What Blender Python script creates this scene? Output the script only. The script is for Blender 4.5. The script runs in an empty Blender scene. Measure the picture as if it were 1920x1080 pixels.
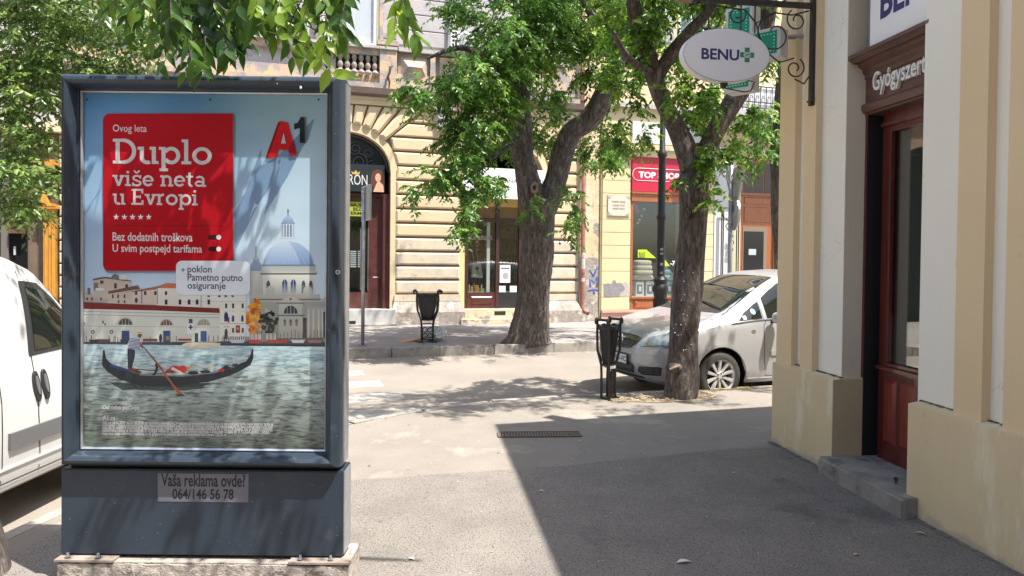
import bpy, bmesh, math, random
import numpy as np
from mathutils import Vector, Matrix
from mathutils.bvhtree import BVHTree
rnd = random.Random(7)
R = math.radians
sc = bpy.context.scene

# ------------------------------------------------------------------ camera
FPX = 1330.0
PITCH, ROLL, SHIFT = R(1.0), 0.0105, 34.0
cam_d = bpy.data.cameras.new('camera'); cam = bpy.data.objects.new('camera', cam_d)
sc.collection.objects.link(cam); sc.camera = cam
cam_d.sensor_width = 36.0; cam_d.lens = FPX / 1920 * 36; cam_d.shift_y = -SHIFT / 1920
cam_d.clip_start = 0.05; cam_d.clip_end = 2000
CAMR = Matrix.Rotation(R(90) - PITCH, 3, 'X') @ Matrix.Rotation(ROLL, 3, 'Z')
CAMP = Vector((0, 0, 1.6))
cam.matrix_world = Matrix.Translation(CAMP) @ CAMR.to_4x4()

# ------------------------------------------------------------------ light
SUN_AZ, SUN_EL = R(57), R(66)          # azimuth: from straight behind the camera towards the right
w = bpy.data.worlds.new('World'); sc.world = w; w.use_nodes = True
nt = w.node_tree; sky = nt.nodes.new('ShaderNodeTexSky'); sky.sky_type = 'NISHITA'
sky.sun_disc = False; sky.sun_elevation = SUN_EL
sun_vec = Vector((math.sin(SUN_AZ) * math.cos(SUN_EL), -math.cos(SUN_AZ) * math.cos(SUN_EL), math.sin(SUN_EL)))
sky.sun_rotation = math.atan2(sun_vec.x, sun_vec.y)
sky.air_density = 1.0; sky.dust_density = 2.0; sky.ozone_density = 1.0
nt.nodes['Background'].inputs['Strength'].default_value = 0.15
nt.links.new(sky.outputs[0], nt.nodes['Background'].inputs[0])
sl = bpy.data.lights.new('sun', 'SUN'); sl.energy = 5.0; sl.angle = R(0.55); sl.color = (1.0, 0.95, 0.87)
so = bpy.data.objects.new('sun', sl); sc.collection.objects.link(so)
so.rotation_euler = sun_vec.to_track_quat('Z', 'Y').to_euler()
sc.view_settings.view_transform = 'Standard'; sc.view_settings.look = 'None'
sc.view_settings.exposure = 1.08; sc.view_settings.gamma = 1.0
sc.view_settings.use_curve_mapping = False
sc.cycles.max_bounces = 7; sc.cycles.diffuse_bounces = 4; sc.cycles.transparent_max_bounces = 10

# ------------------------------------------------------------------ geometry of the place
def ray(u, v):
    return CAMR @ Vector(((u - 960) / FPX, -(v - (540 - SHIFT)) / FPX, -1))
def hit(u, v, p0, n):
    d = ray(u, v); t = (Vector(p0) - CAMP).dot(n) / d.dot(n)
    return CAMP + d * t
def atY(u, v, Y): return hit(u, v, (0, Y, 0), Vector((0, 1, 0)))
def atZ(u, v, z=0.0): return hit(u, v, (0, 0, z), Vector((0, 0, 1)))
A17 = R(17); E = Vector((math.cos(A17), math.sin(A17), 0)); NF = Vector((math.sin(A17), -math.cos(A17), 0))
F0 = Vector((-1.257, 17.06, 0))
def FU(u, v, out=0.0):                       # a point of the street facade: (along, height)
    p = hit(u, v, F0 + NF * out, NF); return ((p - F0).dot(E), p.z)
AW = R(-83); WX = Vector((math.cos(AW), math.sin(AW), 0)); WN = Vector((WX.y, -WX.x, 0))
C0 = Vector((2.30, 6.22, 0))
def WU(u, v, out=0.0):                       # a point of the pharmacy wall
    p = hit(u, v, C0 + WN * out, WN); return ((p - C0).dot(WX), p.z)
ROAD = -0.16

# ------------------------------------------------------------------ helpers
def S(r, g, b, k=1.0):
    f = lambda c: (c / 255 / 12.92 if c / 255 <= 0.04045 else ((c / 255 + 0.055) / 1.055) ** 2.4) * k
    return (f(r), f(g), f(b), 1)
COL = sc.collection
def link(o, parent=None):
    COL.objects.link(o)
    if parent is not None: o.parent = parent
    return o
def thing(name, label, cat, loc=(0, 0, 0), rotz=0.0, group=None):
    o = bpy.data.objects.new(name, None); COL.objects.link(o)
    o.location = loc; o.rotation_euler = (0, 0, rotz); o.empty_display_size = .1
    o['label'] = label; o['category'] = cat
    if group: o['group'] = group
    return o
def tag(o, label=None, cat=None, group=None, kind=None):
    if label: o['label'] = label
    if cat: o['category'] = cat
    if group: o['group'] = group
    if kind: o['kind'] = kind
    return o
def copy_tree(o, parent=None):
    c = o.copy(); COL.objects.link(c); c.parent = parent
    for ch in list(o.children): copy_tree(ch, c)
    return c

class MB:
    def __init__(s): s.v = []; s.f = []
    def add(s, vs, fs):
        b = len(s.v); s.v += [tuple(p) for p in vs]; s.f += [tuple(b + i for i in f) for f in fs]; return s
    def box(s, x0, x1, y0, y1, z0, z1):
        return s.add([(x0,y0,z0),(x1,y0,z0),(x1,y1,z0),(x0,y1,z0),(x0,y0,z1),(x1,y0,z1),(x1,y1,z1),(x0,y1,z1)],
                     [(0,3,2,1),(4,5,6,7),(0,1,5,4),(1,2,6,5),(2,3,7,6),(3,0,4,7)])
    def obox(s, c, ax, ay, az):               # centre and three half-axis vectors
        c, ax, ay, az = map(Vector, (c, ax, ay, az)); vs = []
        for k in (-1, 1):
            for a, b in ((-1,-1),(1,-1),(1,1),(-1,1)): vs.append(c + ax*a + ay*b + az*k)
        return s.add(vs, [(0,3,2,1),(4,5,6,7),(0,1,5,4),(1,2,6,5),(2,3,7,6),(3,0,4,7)])
    def boss(s, poly, y0, y1, ch=.03):        # block facing -y with bevelled edges; poly is (x,z) anticlockwise
        n = len(poly); cx = sum(p[0] for p in poly)/n; cz = sum(p[1] for p in poly)/n
        ins = []
        for i in range(n):                    # inset by ch from both neighbouring edges
            a = Vector(poly[i-1]); b = Vector(poly[i]); c = Vector(poly[(i+1) % n])
            e1 = (b-a).normalized(); e2 = (c-b).normalized()
            n1 = Vector((-e1.y, e1.x)); n2 = Vector((-e2.y, e2.x)); m = (n1+n2)
            m = m / max(.3, m.dot(n1)) if m.length > 1e-6 else n1
            ins.append(b + m*ch)
        vs = [(p[0], y0, p[1]) for p in poly] + [(p[0], y1+ch*.8, p[1]) for p in poly] + [(p.x, y1, p.y) for p in ins]
        fs = [tuple(range(2*n, 3*n))]
        for i in range(n):
            j = (i+1) % n
            fs += [(i, j, n+j, n+i), (n+i, n+j, 2*n+j, 2*n+i)]
        return s.add(vs, fs)
    def prism(s, poly, y0, y1):               # (x,z) polygon pushed along y
        n = len(poly)
        return s.add([(p[0], y0, p[1]) for p in poly] + [(p[0], y1, p[1]) for p in poly],
                     [tuple(range(n)), tuple(range(2*n-1, n-1, -1))] + [(i, n+i, n+(i+1) % n, (i+1) % n) for i in range(n)])
    def slab(s, poly, z0, z1):                # (x,y) polygon pushed along z
        n = len(poly)
        return s.add([(p[0], p[1], z0) for p in poly] + [(p[0], p[1], z1) for p in poly],
                     [tuple(range(n-1, -1, -1)), tuple(range(n, 2*n))] + [(i, (i+1) % n, n+(i+1) % n, n+i) for i in range(n)])
    def tube(s, pts, rad, n=8, cap=True, jit=0.0, flat=None):
        pts = [Vector(p) for p in pts]; m = len(pts)
        if not hasattr(rad, '__len__'): rad = [rad]*m
        up = Vector((0, 0, 1)); b = len(s.v); prev = None
        for i, p in enumerate(pts):
            t = (pts[min(i+1, m-1)] - pts[max(i-1, 0)]).normalized()
            if prev is None:
                a = t.cross(up)
                if a.length < .1: a = t.cross(Vector((0, 1, 0)))
                a.normalize()
            else:
                a = prev - t * prev.dot(t)
                a = a.normalized() if a.length > 1e-6 else t.orthogonal().normalized()
            prev = a; c = t.cross(a)
            for k in range(n):
                q = 2*math.pi*k/n; r = rad[i]*(1 + jit*(rnd.random()-.5))
                s.v.append(tuple(p + a*math.cos(q)*r + c*math.sin(q)*r))
        for i in range(m-1):
            for k in range(n):
                l = (k+1) % n
                s.f.append((b+i*n+k, b+i*n+l, b+(i+1)*n+l, b+(i+1)*n+k))
        if cap:
            s.f.append(tuple(b+k for k in range(n-1, -1, -1))); s.f.append(tuple(b+(m-1)*n+k for k in range(n)))
        return s
    def lathe(s, prof, c=(0,0,0), n=16, axis='z', arc=1.0):
        b = len(s.v); m = len(prof)
        for r, h in prof:
            for k in range(n):
                q = 2*math.pi*k/n; x, y = r*math.cos(q), r*math.sin(q)
                p = (x, y, h) if axis == 'z' else ((x, h, y) if axis == 'y' else (h, x, y))
                s.v.append((p[0]+c[0], p[1]+c[1], p[2]+c[2]))
        for i in range(m-1):
            for k in range(n):
                l = (k+1) % n; s.f.append((b+i*n+k, b+i*n+l, b+(i+1)*n+l, b+(i+1)*n+k))
        s.f.append(tuple(b+k for k in range(n-1, -1, -1))); s.f.append(tuple(b+(m-1)*n+k for k in range(n)))
        return s
    def ball(s, c, r, n=12, m=8, p=1.0):
        rx, ry, rz = r if hasattr(r, '__len__') else (r, r, r)
        b = len(s.v)
        sg = lambda x: math.copysign(abs(x)**p, x)
        for i in range(m+1):
            a = math.pi*i/m
            for k in range(n):
                q = 2*math.pi*k/n
                s.v.append((c[0]+rx*sg(math.sin(a)+1e-4)*sg(math.cos(q)), c[1]+ry*sg(math.sin(a)+1e-4)*sg(math.sin(q)), c[2]-rz*sg(math.cos(a))))
        for i in range(m):
            for k in range(n):
                l = (k+1) % n; s.f.append((b+i*n+k, b+i*n+l, b+(i+1)*n+l, b+(i+1)*n+k))
        return s
    def ring(s, c, r0, r1, y0, y1, n=24, ez=1.0):     # annulus in the xz plane with thickness along y
        b = len(s.v)
        for r, y in ((r0, y0), (r1, y0), (r1, y1), (r0, y1)):
            for k in range(n):
                q = 2*math.pi*k/n; s.v.append((c[0]+r*math.cos(q), y, c[1]+r*ez*math.sin(q)))
        for a in range(4):
            d = (a+1) % 4
            for k in range(n):
                l = (k+1) % n; s.f.append((b+a*n+k, b+a*n+l, b+d*n+l, b+d*n+k))
        return s
    def build(s, name, mat=None, parent=None, smooth=False, fix=True, loc=None):
        me = bpy.data.meshes.new(name); me.from_pydata(s.v, [], s.f)
        if fix and len(s.f) < 60000:
            bm = bmesh.new(); bm.from_mesh(me); bmesh.ops.recalc_face_normals(bm, faces=bm.faces)
            big = [f for f in bm.faces if len(f.verts) > 4]
            if big: bmesh.ops.triangulate(bm, faces=big)
            bm.to_mesh(me); bm.free()
        if mat: me.materials.append(mat)
        if smooth:
            me.polygons.foreach_set('use_smooth', [True]*len(me.polygons))
            if smooth != 'all': me.set_sharp_from_angle(angle=R(40))
        me.update()
        o = bpy.data.objects.new(name, me); link(o, parent)
        if loc is not None: o.location = loc
        return o
def arc(cx, cz, rx, rz, a0, a1, n=16):
    return [(cx+rx*math.cos(R(a0+(a1-a0)*i/n)), cz+rz*math.sin(R(a0+(a1-a0)*i/n))) for i in range(n+1)]
def rrect(x0, z0, x1, z1, r, n=5, rs=None):
    rs = rs or (r, r, r, r); out = []
    for (cx, cz, a, rr) in ((x0, z0, 180, rs[0]), (x1, z0, 270, rs[1]), (x1, z1, 0, rs[2]), (x0, z1, 90, rs[3])):
        rr = max(rr, 1e-4)
        out += arc(cx+(rr if cx == x0 else -rr), cz+(rr if cz == z0 else -rr), rr, rr, a, a+90, n)
    return out

# ------------------------------------------------------------------ materials
def mat(name, col, rough=.6, metal=0.0, var=None, vs=3.0, bump=0.0, bs=40.0, detail=5.0, coat=0.0, spec=.5, dirt=None, ds=1.2, dth=.55, stretch=(1, 1, 1), alpha=None, trans=0.0, speck=None, crack=None, base=None):
    m = bpy.data.materials.new(name); m.use_nodes = True; t = m.node_tree; N = t.nodes; L = t.links
    p = N['Principled BSDF']; p.inputs['Base Color'].default_value = col
    p.inputs['Roughness'].default_value = rough; p.inputs['Metallic'].default_value = metal
    p.inputs['Coat Weight'].default_value = coat; p.inputs['Coat Roughness'].default_value = .05
    p.inputs['Specular IOR Level'].default_value = spec
    tc = N.new('ShaderNodeTexCoord'); mp = N.new('ShaderNodeMapping'); L.new(tc.outputs['Object'], mp.inputs[0])
    mp.inputs['Scale'].default_value = stretch
    cur = None
    def noise(scale, det, rg=.6):
        n = N.new('ShaderNodeTexNoise'); n.inputs['Scale'].default_value = scale; n.inputs['Detail'].default_value = det
        n.inputs['Roughness'].default_value = rg; L.new(mp.outputs[0], n.inputs['Vector']); return n
    def mix(fac, a, b, lo, hi):
        r = N.new('ShaderNodeMapRange'); r.inputs[1].default_value = lo; r.inputs[2].default_value = hi; L.new(fac, r.inputs[0])
        x = N.new('ShaderNodeMix'); x.data_type = 'RGBA'; L.new(r.outputs[0], x.inputs[0])
        if isinstance(a, tuple): x.inputs[6].default_value = a
        else: L.new(a, x.inputs[6])
        x.inputs[7].default_value = b
        return x.outputs[2]
    cur = col
    if var is not None: cur = mix(noise(vs, detail).outputs[0], cur, var, .35, .65)
    if dirt is not None:
        nd = noise(ds, 9.0, .72)
        cur = mix(nd.outputs[0], cur, dirt, dth-.03, dth+.05)
    if speck is not None:
        cur = mix(noise(speck[1], 2.0).outputs[0], cur, speck[0], speck[2], speck[2]+.08)
    if crack is not None:                     # hairline cracks: (colour, cell scale, width, share of the wall)
        vo = N.new('ShaderNodeTexVoronoi'); vo.feature = 'DISTANCE_TO_EDGE'; vo.inputs['Scale'].default_value = crack[1]
        nw = N.new('ShaderNodeTexNoise'); nw.inputs['Scale'].default_value = crack[1]*2.2; nw.inputs['Detail'].default_value = 6; L.new(tc.outputs['Object'], nw.inputs['Vector'])
        va = N.new('ShaderNodeVectorMath'); va.operation = 'MULTIPLY_ADD'; va.inputs[1].default_value = (.9/crack[1],)*3; L.new(nw.outputs['Color'], va.inputs[0]); L.new(tc.outputs['Object'], va.inputs[2]); L.new(va.outputs[0], vo.inputs['Vector'])
        r1 = N.new('ShaderNodeMapRange'); r1.inputs[1].default_value = 0; r1.inputs[2].default_value = crack[2]; r1.inputs[3].default_value = 1; r1.inputs[4].default_value = 0; L.new(vo.outputs['Distance'], r1.inputs[0])
        r2 = N.new('ShaderNodeMapRange'); r2.inputs[1].default_value = 1-crack[3]; r2.inputs[2].default_value = 1-crack[3]+.06; nn = N.new('ShaderNodeTexNoise'); nn.inputs['Scale'].default_value = crack[1]*.45; L.new(tc.outputs['Object'], nn.inputs['Vector']); L.new(nn.outputs[0], r2.inputs[0])
        mm_ = N.new('ShaderNodeMath'); mm_.operation = 'MULTIPLY'; L.new(r1.outputs[0], mm_.inputs[0]); L.new(r2.outputs[0], mm_.inputs[1])
        cur = mix(mm_.outputs[0], cur, crack[0], 0, 1)
    if base is not None:                      # splashed dirt near the ground, ragged upper edge: (colour, height)
        sx = N.new('ShaderNodeSeparateXYZ'); L.new(tc.outputs['Object'], sx.inputs[0]); nb_ = N.new('ShaderNodeTexNoise'); nb_.inputs['Scale'].default_value = 7; nb_.inputs['Detail'].default_value = 7; L.new(tc.outputs['Object'], nb_.inputs['Vector'])
        ma = N.new('ShaderNodeMath'); ma.operation = 'MULTIPLY_ADD'; ma.inputs[1].default_value = base[1]*2.6; L.new(nb_.outputs[0], ma.inputs[0]); L.new(sx.outputs[2], ma.inputs[2])
        cur = mix(ma.outputs[0], base[0], cur, base[1]*1.5, base[1]*2.1) if isinstance(cur, tuple) else (lambda x: (L.new(cur, x.inputs[7]), x.outputs[2])[1])((lambda r: (lambda x: (setattr(x, 'data_type', 'RGBA'), L.new(r.outputs[0], x.inputs[0]), setattr(x.inputs[6], 'default_value', base[0]), x)[3])(N.new('ShaderNodeMix')))((lambda r: (setattr(r.inputs[1], 'default_value', base[1]*1.5), setattr(r.inputs[2], 'default_value', base[1]*2.1), L.new(ma.outputs[0], r.inputs[0]), r)[3])(N.new('ShaderNodeMapRange'))))
    if not isinstance(cur, tuple): L.new(cur, p.inputs['Base Color'])
    if bump:
        b = N.new('ShaderNodeBump'); b.inputs['Strength'].default_value = bump; b.inputs['Distance'].default_value = .02
        L.new(noise(bs, 6.0).outputs[0], b.inputs['Height']); L.new(b.outputs[0], p.inputs['Normal'])
    if alpha is not None: p.inputs['Alpha'].default_value = alpha
    p.inputs['Transmission Weight'].default_value = trans
    return m
def glass_mat(name, tint=(.9, .95, .93, 1), refl=1.0, rough=.02, dark=0.0):
    m = bpy.data.materials.new(name); m.use_nodes = True; t = m.node_tree; N = t.nodes; L = t.links; N.clear()
    o = N.new('ShaderNodeOutputMaterial'); a = N.new('ShaderNodeBsdfTransparent'); a.inputs[0].default_value = tint
    g = N.new('ShaderNodeBsdfGlossy'); g.inputs['Roughness'].default_value = rough; g.inputs[0].default_value = (1, 1, 1, 1)
    f = N.new('ShaderNodeLayerWeight'); f.inputs[0].default_value = .5
    pw = N.new('ShaderNodeMath'); pw.operation = 'POWER'; pw.inputs[1].default_value = 5; L.new(f.outputs['Facing'], pw.inputs[0])
    mu = N.new('ShaderNodeMath'); mu.operation = 'MULTIPLY_ADD'; mu.inputs[1].default_value = .5; mu.inputs[2].default_value = .035*refl; mu.use_clamp = True
    x = N.new('ShaderNodeMixShader'); L.new(pw.outputs[0], mu.inputs[0]); L.new(mu.outputs[0], x.inputs[0])
    L.new(a.outputs[0], x.inputs[1]); L.new(g.outputs[0], x.inputs[2]); L.new(x.outputs[0], o.inputs[0])
    return m
def leaf_mat(name, c0, c1, c2, tr=.4):
    m = bpy.data.materials.new(name); m.use_nodes = True; t = m.node_tree; N = t.nodes; L = t.links
    p = N['Principled BSDF']; p.inputs['Roughness'].default_value = .36; p.inputs['Specular IOR Level'].default_value = .6
    at = N.new('ShaderNodeAttribute'); at.attribute_name = 'tint'
    cr = N.new('ShaderNodeValToRGB'); e = cr.color_ramp.elements; e[0].color = c0; e[1].color = c2
    x = cr.color_ramp.elements.new(.55); x.color = c1
    L.new(at.outputs['Fac'], cr.inputs[0]); L.new(cr.outputs[0], p.inputs['Base Color'])
    tl = N.new('ShaderNodeBsdfTranslucent'); hs = N.new('ShaderNodeHueSaturation'); hs.inputs['Value'].default_value = 1.6; hs.inputs['Hue'].default_value = .485
    L.new(cr.outputs[0], hs.inputs['Color']); L.new(hs.outputs[0], tl.inputs[0])
    mx = N.new('ShaderNodeMixShader'); mx.inputs[0].default_value = tr
    L.new(p.outputs[0], mx.inputs[1]); L.new(tl.outputs[0], mx.inputs[2]); L.new(mx.outputs[0], N['Material Output'].inputs[0])
    return m
def print_mat(name, rough=.35, wash=None):
    m = bpy.data.materials.new(name); m.use_nodes = True; N = m.node_tree.nodes; L = m.node_tree.links
    p = N['Principled BSDF']; p.inputs['Roughness'].default_value = rough; p.inputs['Specular IOR Level'].default_value = .12
    a = N.new('ShaderNodeAttribute'); a.attribute_name = 'col'; L.new(a.outputs['Color'], p.inputs['Base Color'])
    return m

M = {}
M['asphalt'] = mat('asphalt_worn', (.285,.252,.215,1), .92, var=(.23,.203,.175,1), vs=1.6, bump=.55, bs=130, speck=((.13,.12,.115,1), 170, .58), dirt=(.35,.31,.26,1), ds=.8, dth=.56, crack=((.12,.11,.10,1), .55, .006, .42))
M['asphalt2'] = mat('asphalt_patch', (.272,.244,.213,1), .95, var=(.215,.193,.172,1), vs=2.2, bump=.7, bs=110, speck=((.075,.07,.068,1), 120, .55), dirt=(.15,.138,.128,1), ds=.7, dth=.60, crack=((.11,.10,.09,1), .45, .005, .40))
M['road'] = mat('asphalt_road', (.275,.242,.205,1), .9, var=(.22,.194,.168,1), vs=.9, bump=.4, bs=120, speck=((.2,.19,.17,1), 150, .60), stretch=(1,1,1))
M['kerb'] = mat('kerb_concrete', (.38,.345,.30,1), .9, var=(.26,.235,.21,1), vs=5, bump=.6, bs=60, dirt=(.2,.18,.16,1), ds=3, dth=.58)
M['kerb_yellow'] = mat('kerb_paint', (.48,.36,.12,1), .85, var=(.3,.25,.15,1), vs=14, bump=.6, bs=60)
M['paint'] = mat('road_paint', (.46,.44,.40,1), .8, var=(.27,.245,.21,1), vs=6, bump=.3, bs=90)
M['soil'] = mat('soil', (.26,.2,.14,1), .95, var=(.42,.34,.24,1), vs=40, bump=1, bs=60)
M['plaster'] = mat('cream_plaster', (.66,.535,.345,1), .85, var=(.60,.475,.30,1), vs=1.5, bump=.15, bs=35, dirt=(.44,.35,.235,1), ds=3.2, dth=.615)
M['plaster_grey'] = mat('cream_plaster_washed', (.66,.56,.40,1), .88, var=(.50,.44,.36,1), vs=3, bump=.2, bs=35, dirt=(.33,.29,.25,1), ds=4, dth=.61)
M['groove'] = mat('groove_plaster', (.34,.22,.13,1), .9, var=(.27,.18,.11,1), vs=3, bump=.2)
M['limeplaster'] = mat('lime_yellow_plaster', (.66,.60,.30,1), .85, var=(.6,.52,.27,1), vs=2, bump=.15)
M['stone_up'] = mat('weathered_stucco', (.40,.375,.385,1), .9, var=(.47,.43,.41,1), vs=2.5, bump=.4, bs=30, dirt=(.60,.42,.26,1), ds=1.9, dth=.62, crack=((.15,.13,.12,1), 3.0, .02, .5))
M['stone_up2'] = mat('weathered_stucco_brown', (.46,.36,.28,1), .9, var=(.60,.42,.25,1), vs=3.5, bump=.4, bs=30, dirt=(.31,.28,.275,1), ds=2.6, dth=.50)
M['stone_dark'] = mat('dark_stucco', (.26,.22,.19,1), .9, var=(.36,.30,.24,1), vs=5, bump=.3, bs=30)
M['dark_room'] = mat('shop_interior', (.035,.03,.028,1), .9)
M['gutter'] = mat('brown_gutter', (.10,.07,.06,1), .5, var=(.14,.1,.08,1), vs=6)
M['maroon'] = mat('maroon_wood', (.10,.03,.025,1), .4, var=(.07,.02,.02,1), vs=9, bump=.1, coat=.2)
M['iron'] = mat('wrought_iron', (.035,.033,.035,1), .5, .3, var=(.06,.05,.045,1), vs=30, bump=.2)
M['black'] = mat('black_paint', (.02,.02,.022,1), .45)
M['white'] = mat('white_paint', (.78,.78,.77,1), .5)
M['white_sign'] = mat('white_sign_face', (.87,.87,.88,1), .35, coat=.15)
M['grey_metal'] = mat('galvanised_steel', (.42,.43,.45,1), .45, .7, var=(.30,.31,.33,1), vs=14, bump=.05)
M['peel'] = mat('peeling_plaster', (.60,.44,.26,1), .9, var=(.66,.56,.40,1), vs=2.2, bump=.6, bs=18, dirt=(.27,.24,.21,1), ds=2.3, dth=.56)
M['peel_low'] = mat('peeled_plaster', (.38,.33,.28,1), .95, var=(.24,.21,.19,1), vs=6, bump=.9, bs=14, dirt=(.62,.55,.44,1), ds=3.5, dth=.57)
M['ashlar'] = mat('yellow_ashlar', (.62,.53,.31,1), .85, var=(.58,.49,.30,1), vs=1.2, bump=.1, bs=40, dirt=(.48,.42,.30,1), ds=3, dth=.68)
M['ashlar_gap'] = mat('ashlar_joint', (.28,.22,.13,1), .9)
M['pinkplinth'] = mat('pink_plinth', (.50,.28,.22,1), .8, var=(.58,.36,.29,1), vs=4, bump=.15, dirt=(.40,.24,.19,1), ds=5, dth=.6)
M['pale_grey'] = mat('pale_grey_render', (.60,.60,.58,1), .85, var=(.55,.55,.54,1), vs=1.5, bump=.1)
M['peach'] = mat('peach_plaster', (.66,.47,.29,1), .88, var=(.70,.55,.38,1), vs=2, bump=.2, dirt=(.42,.33,.26,1), ds=2.5, dth=.6)
M['orangewood'] = mat('orange_wood', (.36,.12,.035,1), .4, var=(.27,.085,.025,1), vs=5, bump=.1, coat=.25, stretch=(6,6,.8))
M['ochrewood'] = mat('ochre_wood', (.55,.27,.04,1), .45, var=(.42,.19,.03,1), vs=5, coat=.2, stretch=(6,6,.8))
M['pipe'] = mat('red_brown_pipe', (.21,.075,.055,1), .5, var=(.30,.13,.1,1), vs=12, bump=.1)
M['blue_spray'] = mat('blue_spray_paint', (.03,.07,.36,1), .6, var=(.05,.11,.42,1), vs=20)
M['red_sign'] = mat('crimson_sign', (.50,.015,.045,1), .4, var=(.44,.012,.04,1), vs=2)
M['glass'] = glass_mat('shop_glass', (.82,.86,.85,1), 1.6)
M['glass_clear'] = glass_mat('display_glass', (.97,.98,.98,1), .9)
M['wallyellow'] = mat('buff_wall_paint', (.78,.61,.38,1), .8, var=(.75,.58,.355,1), vs=1.0, bump=.07, bs=50, dirt=(.66,.50,.31,1), ds=3.2, dth=.66, crack=((.55,.42,.25,1), 1.3, .005, .40))
M['plinthyellow'] = mat('buff_plinth_paint', (.74,.60,.37,1), .82, var=(.69,.555,.34,1), vs=1.4, bump=.16, bs=45, dirt=(.80,.70,.50,1), ds=1.6, dth=.58, speck=((.46,.35,.2,1), 13, .68), stretch=(2.2,2.2,.55), crack=((.55,.43,.26,1), 2.4, .006, .38), base=((.50,.42,.30,1), .07))
M['wallwhite'] = mat('ivory_wall_paint', (.88,.85,.75,1), .8, var=(.85,.82,.72,1), vs=1.0, bump=.08, bs=45, speck=((.62,.57,.46,1), 5, .70), crack=((.58,.53,.43,1), 1.7, .006, .44))
M['reveal'] = mat('grey_reveal_render', (.80,.70,.54,1), .85, var=(.72,.63,.48,1), vs=2.5, bump=.12, stretch=(1,1,.5))
M['reveal_low'] = mat('olive_reveal_render', (.60,.48,.28,1), .85, var=(.54,.43,.25,1), vs=2.5, bump=.12)
M['mahogany_red'] = mat('mahogany_panel', (.26,.028,.02,1), .3, var=(.14,.02,.015,1), vs=5, coat=.4, stretch=(5,5,.7))
M['mahogany'] = mat('mahogany_varnish', (.13,.018,.014,1), .28, var=(.07,.012,.01,1), vs=4, bump=.05, coat=.5, stretch=(5,5,.7))
M['mahogany_dull'] = mat('mahogany_weathered', (.135,.068,.052,1), .42, var=(.105,.05,.04,1), vs=5, bump=.12, coat=.15, stretch=(1,1,4))
M['stepstone'] = mat('step_concrete', (.34,.315,.275,1), .85, var=(.22,.205,.18,1), vs=6, bump=.35, bs=50, dirt=(.13,.125,.115,1), ds=3, dth=.60)
M['navy'] = mat('navy_lettering', (.035,.03,.16,1), .5)
M['green_plus'] = mat('green_print', (.04,.27,.12,1), .5)
M['kioskblue'] = mat('slate_blue_enamel', (.023,.035,.054,1), .42, .0, var=(.030,.044,.064,1), vs=3, bump=.03, bs=200, spec=.45, speck=((.08,.09,.11,1), 60, .78), dirt=(.045,.055,.07,1), ds=5, dth=.60)
M['kioskframe'] = mat('slate_blue_frame', (.024,.036,.054,1), .32, .1, var=(.034,.048,.066,1), vs=4, spec=.5, dirt=(.07,.08,.095,1), ds=6, dth=.62)
M['alu'] = mat('brushed_aluminium', (.55,.57,.60,1), .35, .75, var=(.45,.47,.50,1), vs=20)
M['concrete'] = mat('rough_concrete', (.36,.32,.28,1), .95, var=(.50,.45,.40,1), vs=14, bump=1.0, bs=28, dirt=(.14,.12,.11,1), ds=9, dth=.56)
M['bagblack'] = mat('black_plastic_bag', (.012,.014,.018,1), .28, bump=.8, bs=9, stretch=(3,3,1))
M['clearbag'] = mat('grey_plastic_bag', (.5,.49,.48,1), .35, var=(.62,.61,.6,1), vs=9, bump=.8, bs=12)
M['cardboard'] = mat('cardboard', (.50,.33,.19,1), .9, var=(.42,.27,.15,1), vs=9)
M['bark'] = mat('tree_bark', (.15,.12,.105,1), .95, var=(.045,.035,.032,1), vs=13, bump=1.0, bs=22, dirt=(.23,.19,.165,1), ds=6, dth=.57, stretch=(2.2,2.2,.6))
M['bark_scar'] = mat('bark_scar', (.36,.25,.19,1), .9, var=(.2,.14,.1,1), vs=20, bump=.5)
M['leaf_a'] = leaf_mat('leaf_mid_green', (.035,.10,.018,1), (.10,.225,.032,1), (.30,.44,.085,1), .48)
M['leaf_b'] = leaf_mat('leaf_grey_green', (.03,.075,.018,1), (.11,.19,.04,1), (.30,.40,.11,1), .4)
M['leaf_c'] = leaf_mat('leaf_deep_green', (.025,.075,.012,1), (.085,.19,.022,1), (.30,.45,.06,1), .5)
M['print'] = print_mat('printed_paper', .6)
# ------------------------------------------------------------------ lettering
def text_mesh(body, bold=0.0, extrude=0.0, spacing=1.0, shear=0.0):
    c = bpy.data.curves.new('lettering', 'FONT'); c.body = body; c.offset = bold; c.extrude = extrude
    c.space_character = spacing; c.resolution_u = 3; c.shear = shear
    o = bpy.data.objects.new('lettering', c); COL.objects.link(o)
    dg = bpy.context.evaluated_depsgraph_get(); dg.update()
    me = bpy.data.meshes.new_from_object(o.evaluated_get(dg)); bpy.data.objects.remove(o); bpy.data.curves.remove(c)
    return me
def text_fit(body, x0, z0, x1, z1, y, m, parent=None, bold=0.0, name='lettering', depth=0.0, spacing=1.0, shear=0.0, label=None):
    """lettering whose outline fills the given rectangle, facing -y"""
    me = text_mesh(body, bold, .02 if depth else 0.0, spacing, shear)
    co = np.empty(len(me.vertices)*3); me.vertices.foreach_get('co', co); co = co.reshape(-1, 3)
    mn, mx = co.min(0), co.max(0)
    out = np.empty_like(co)
    out[:, 0] = x0 + (co[:, 0]-mn[0])/(mx[0]-mn[0])*(x1-x0)
    out[:, 2] = z0 + (co[:, 1]-mn[1])/(mx[1]-mn[1])*(z1-z0)
    out[:, 1] = y - (depth*(co[:, 2]+.02)/.04 if depth else 0)
    me.vertices.foreach_set('co', out.ravel()); me.materials.clear(); me.materials.append(m); me.update()
    me.name = name
    o = bpy.data.objects.new(name, me); link(o, parent)
    if label: o['label'] = label
    return o
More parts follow.
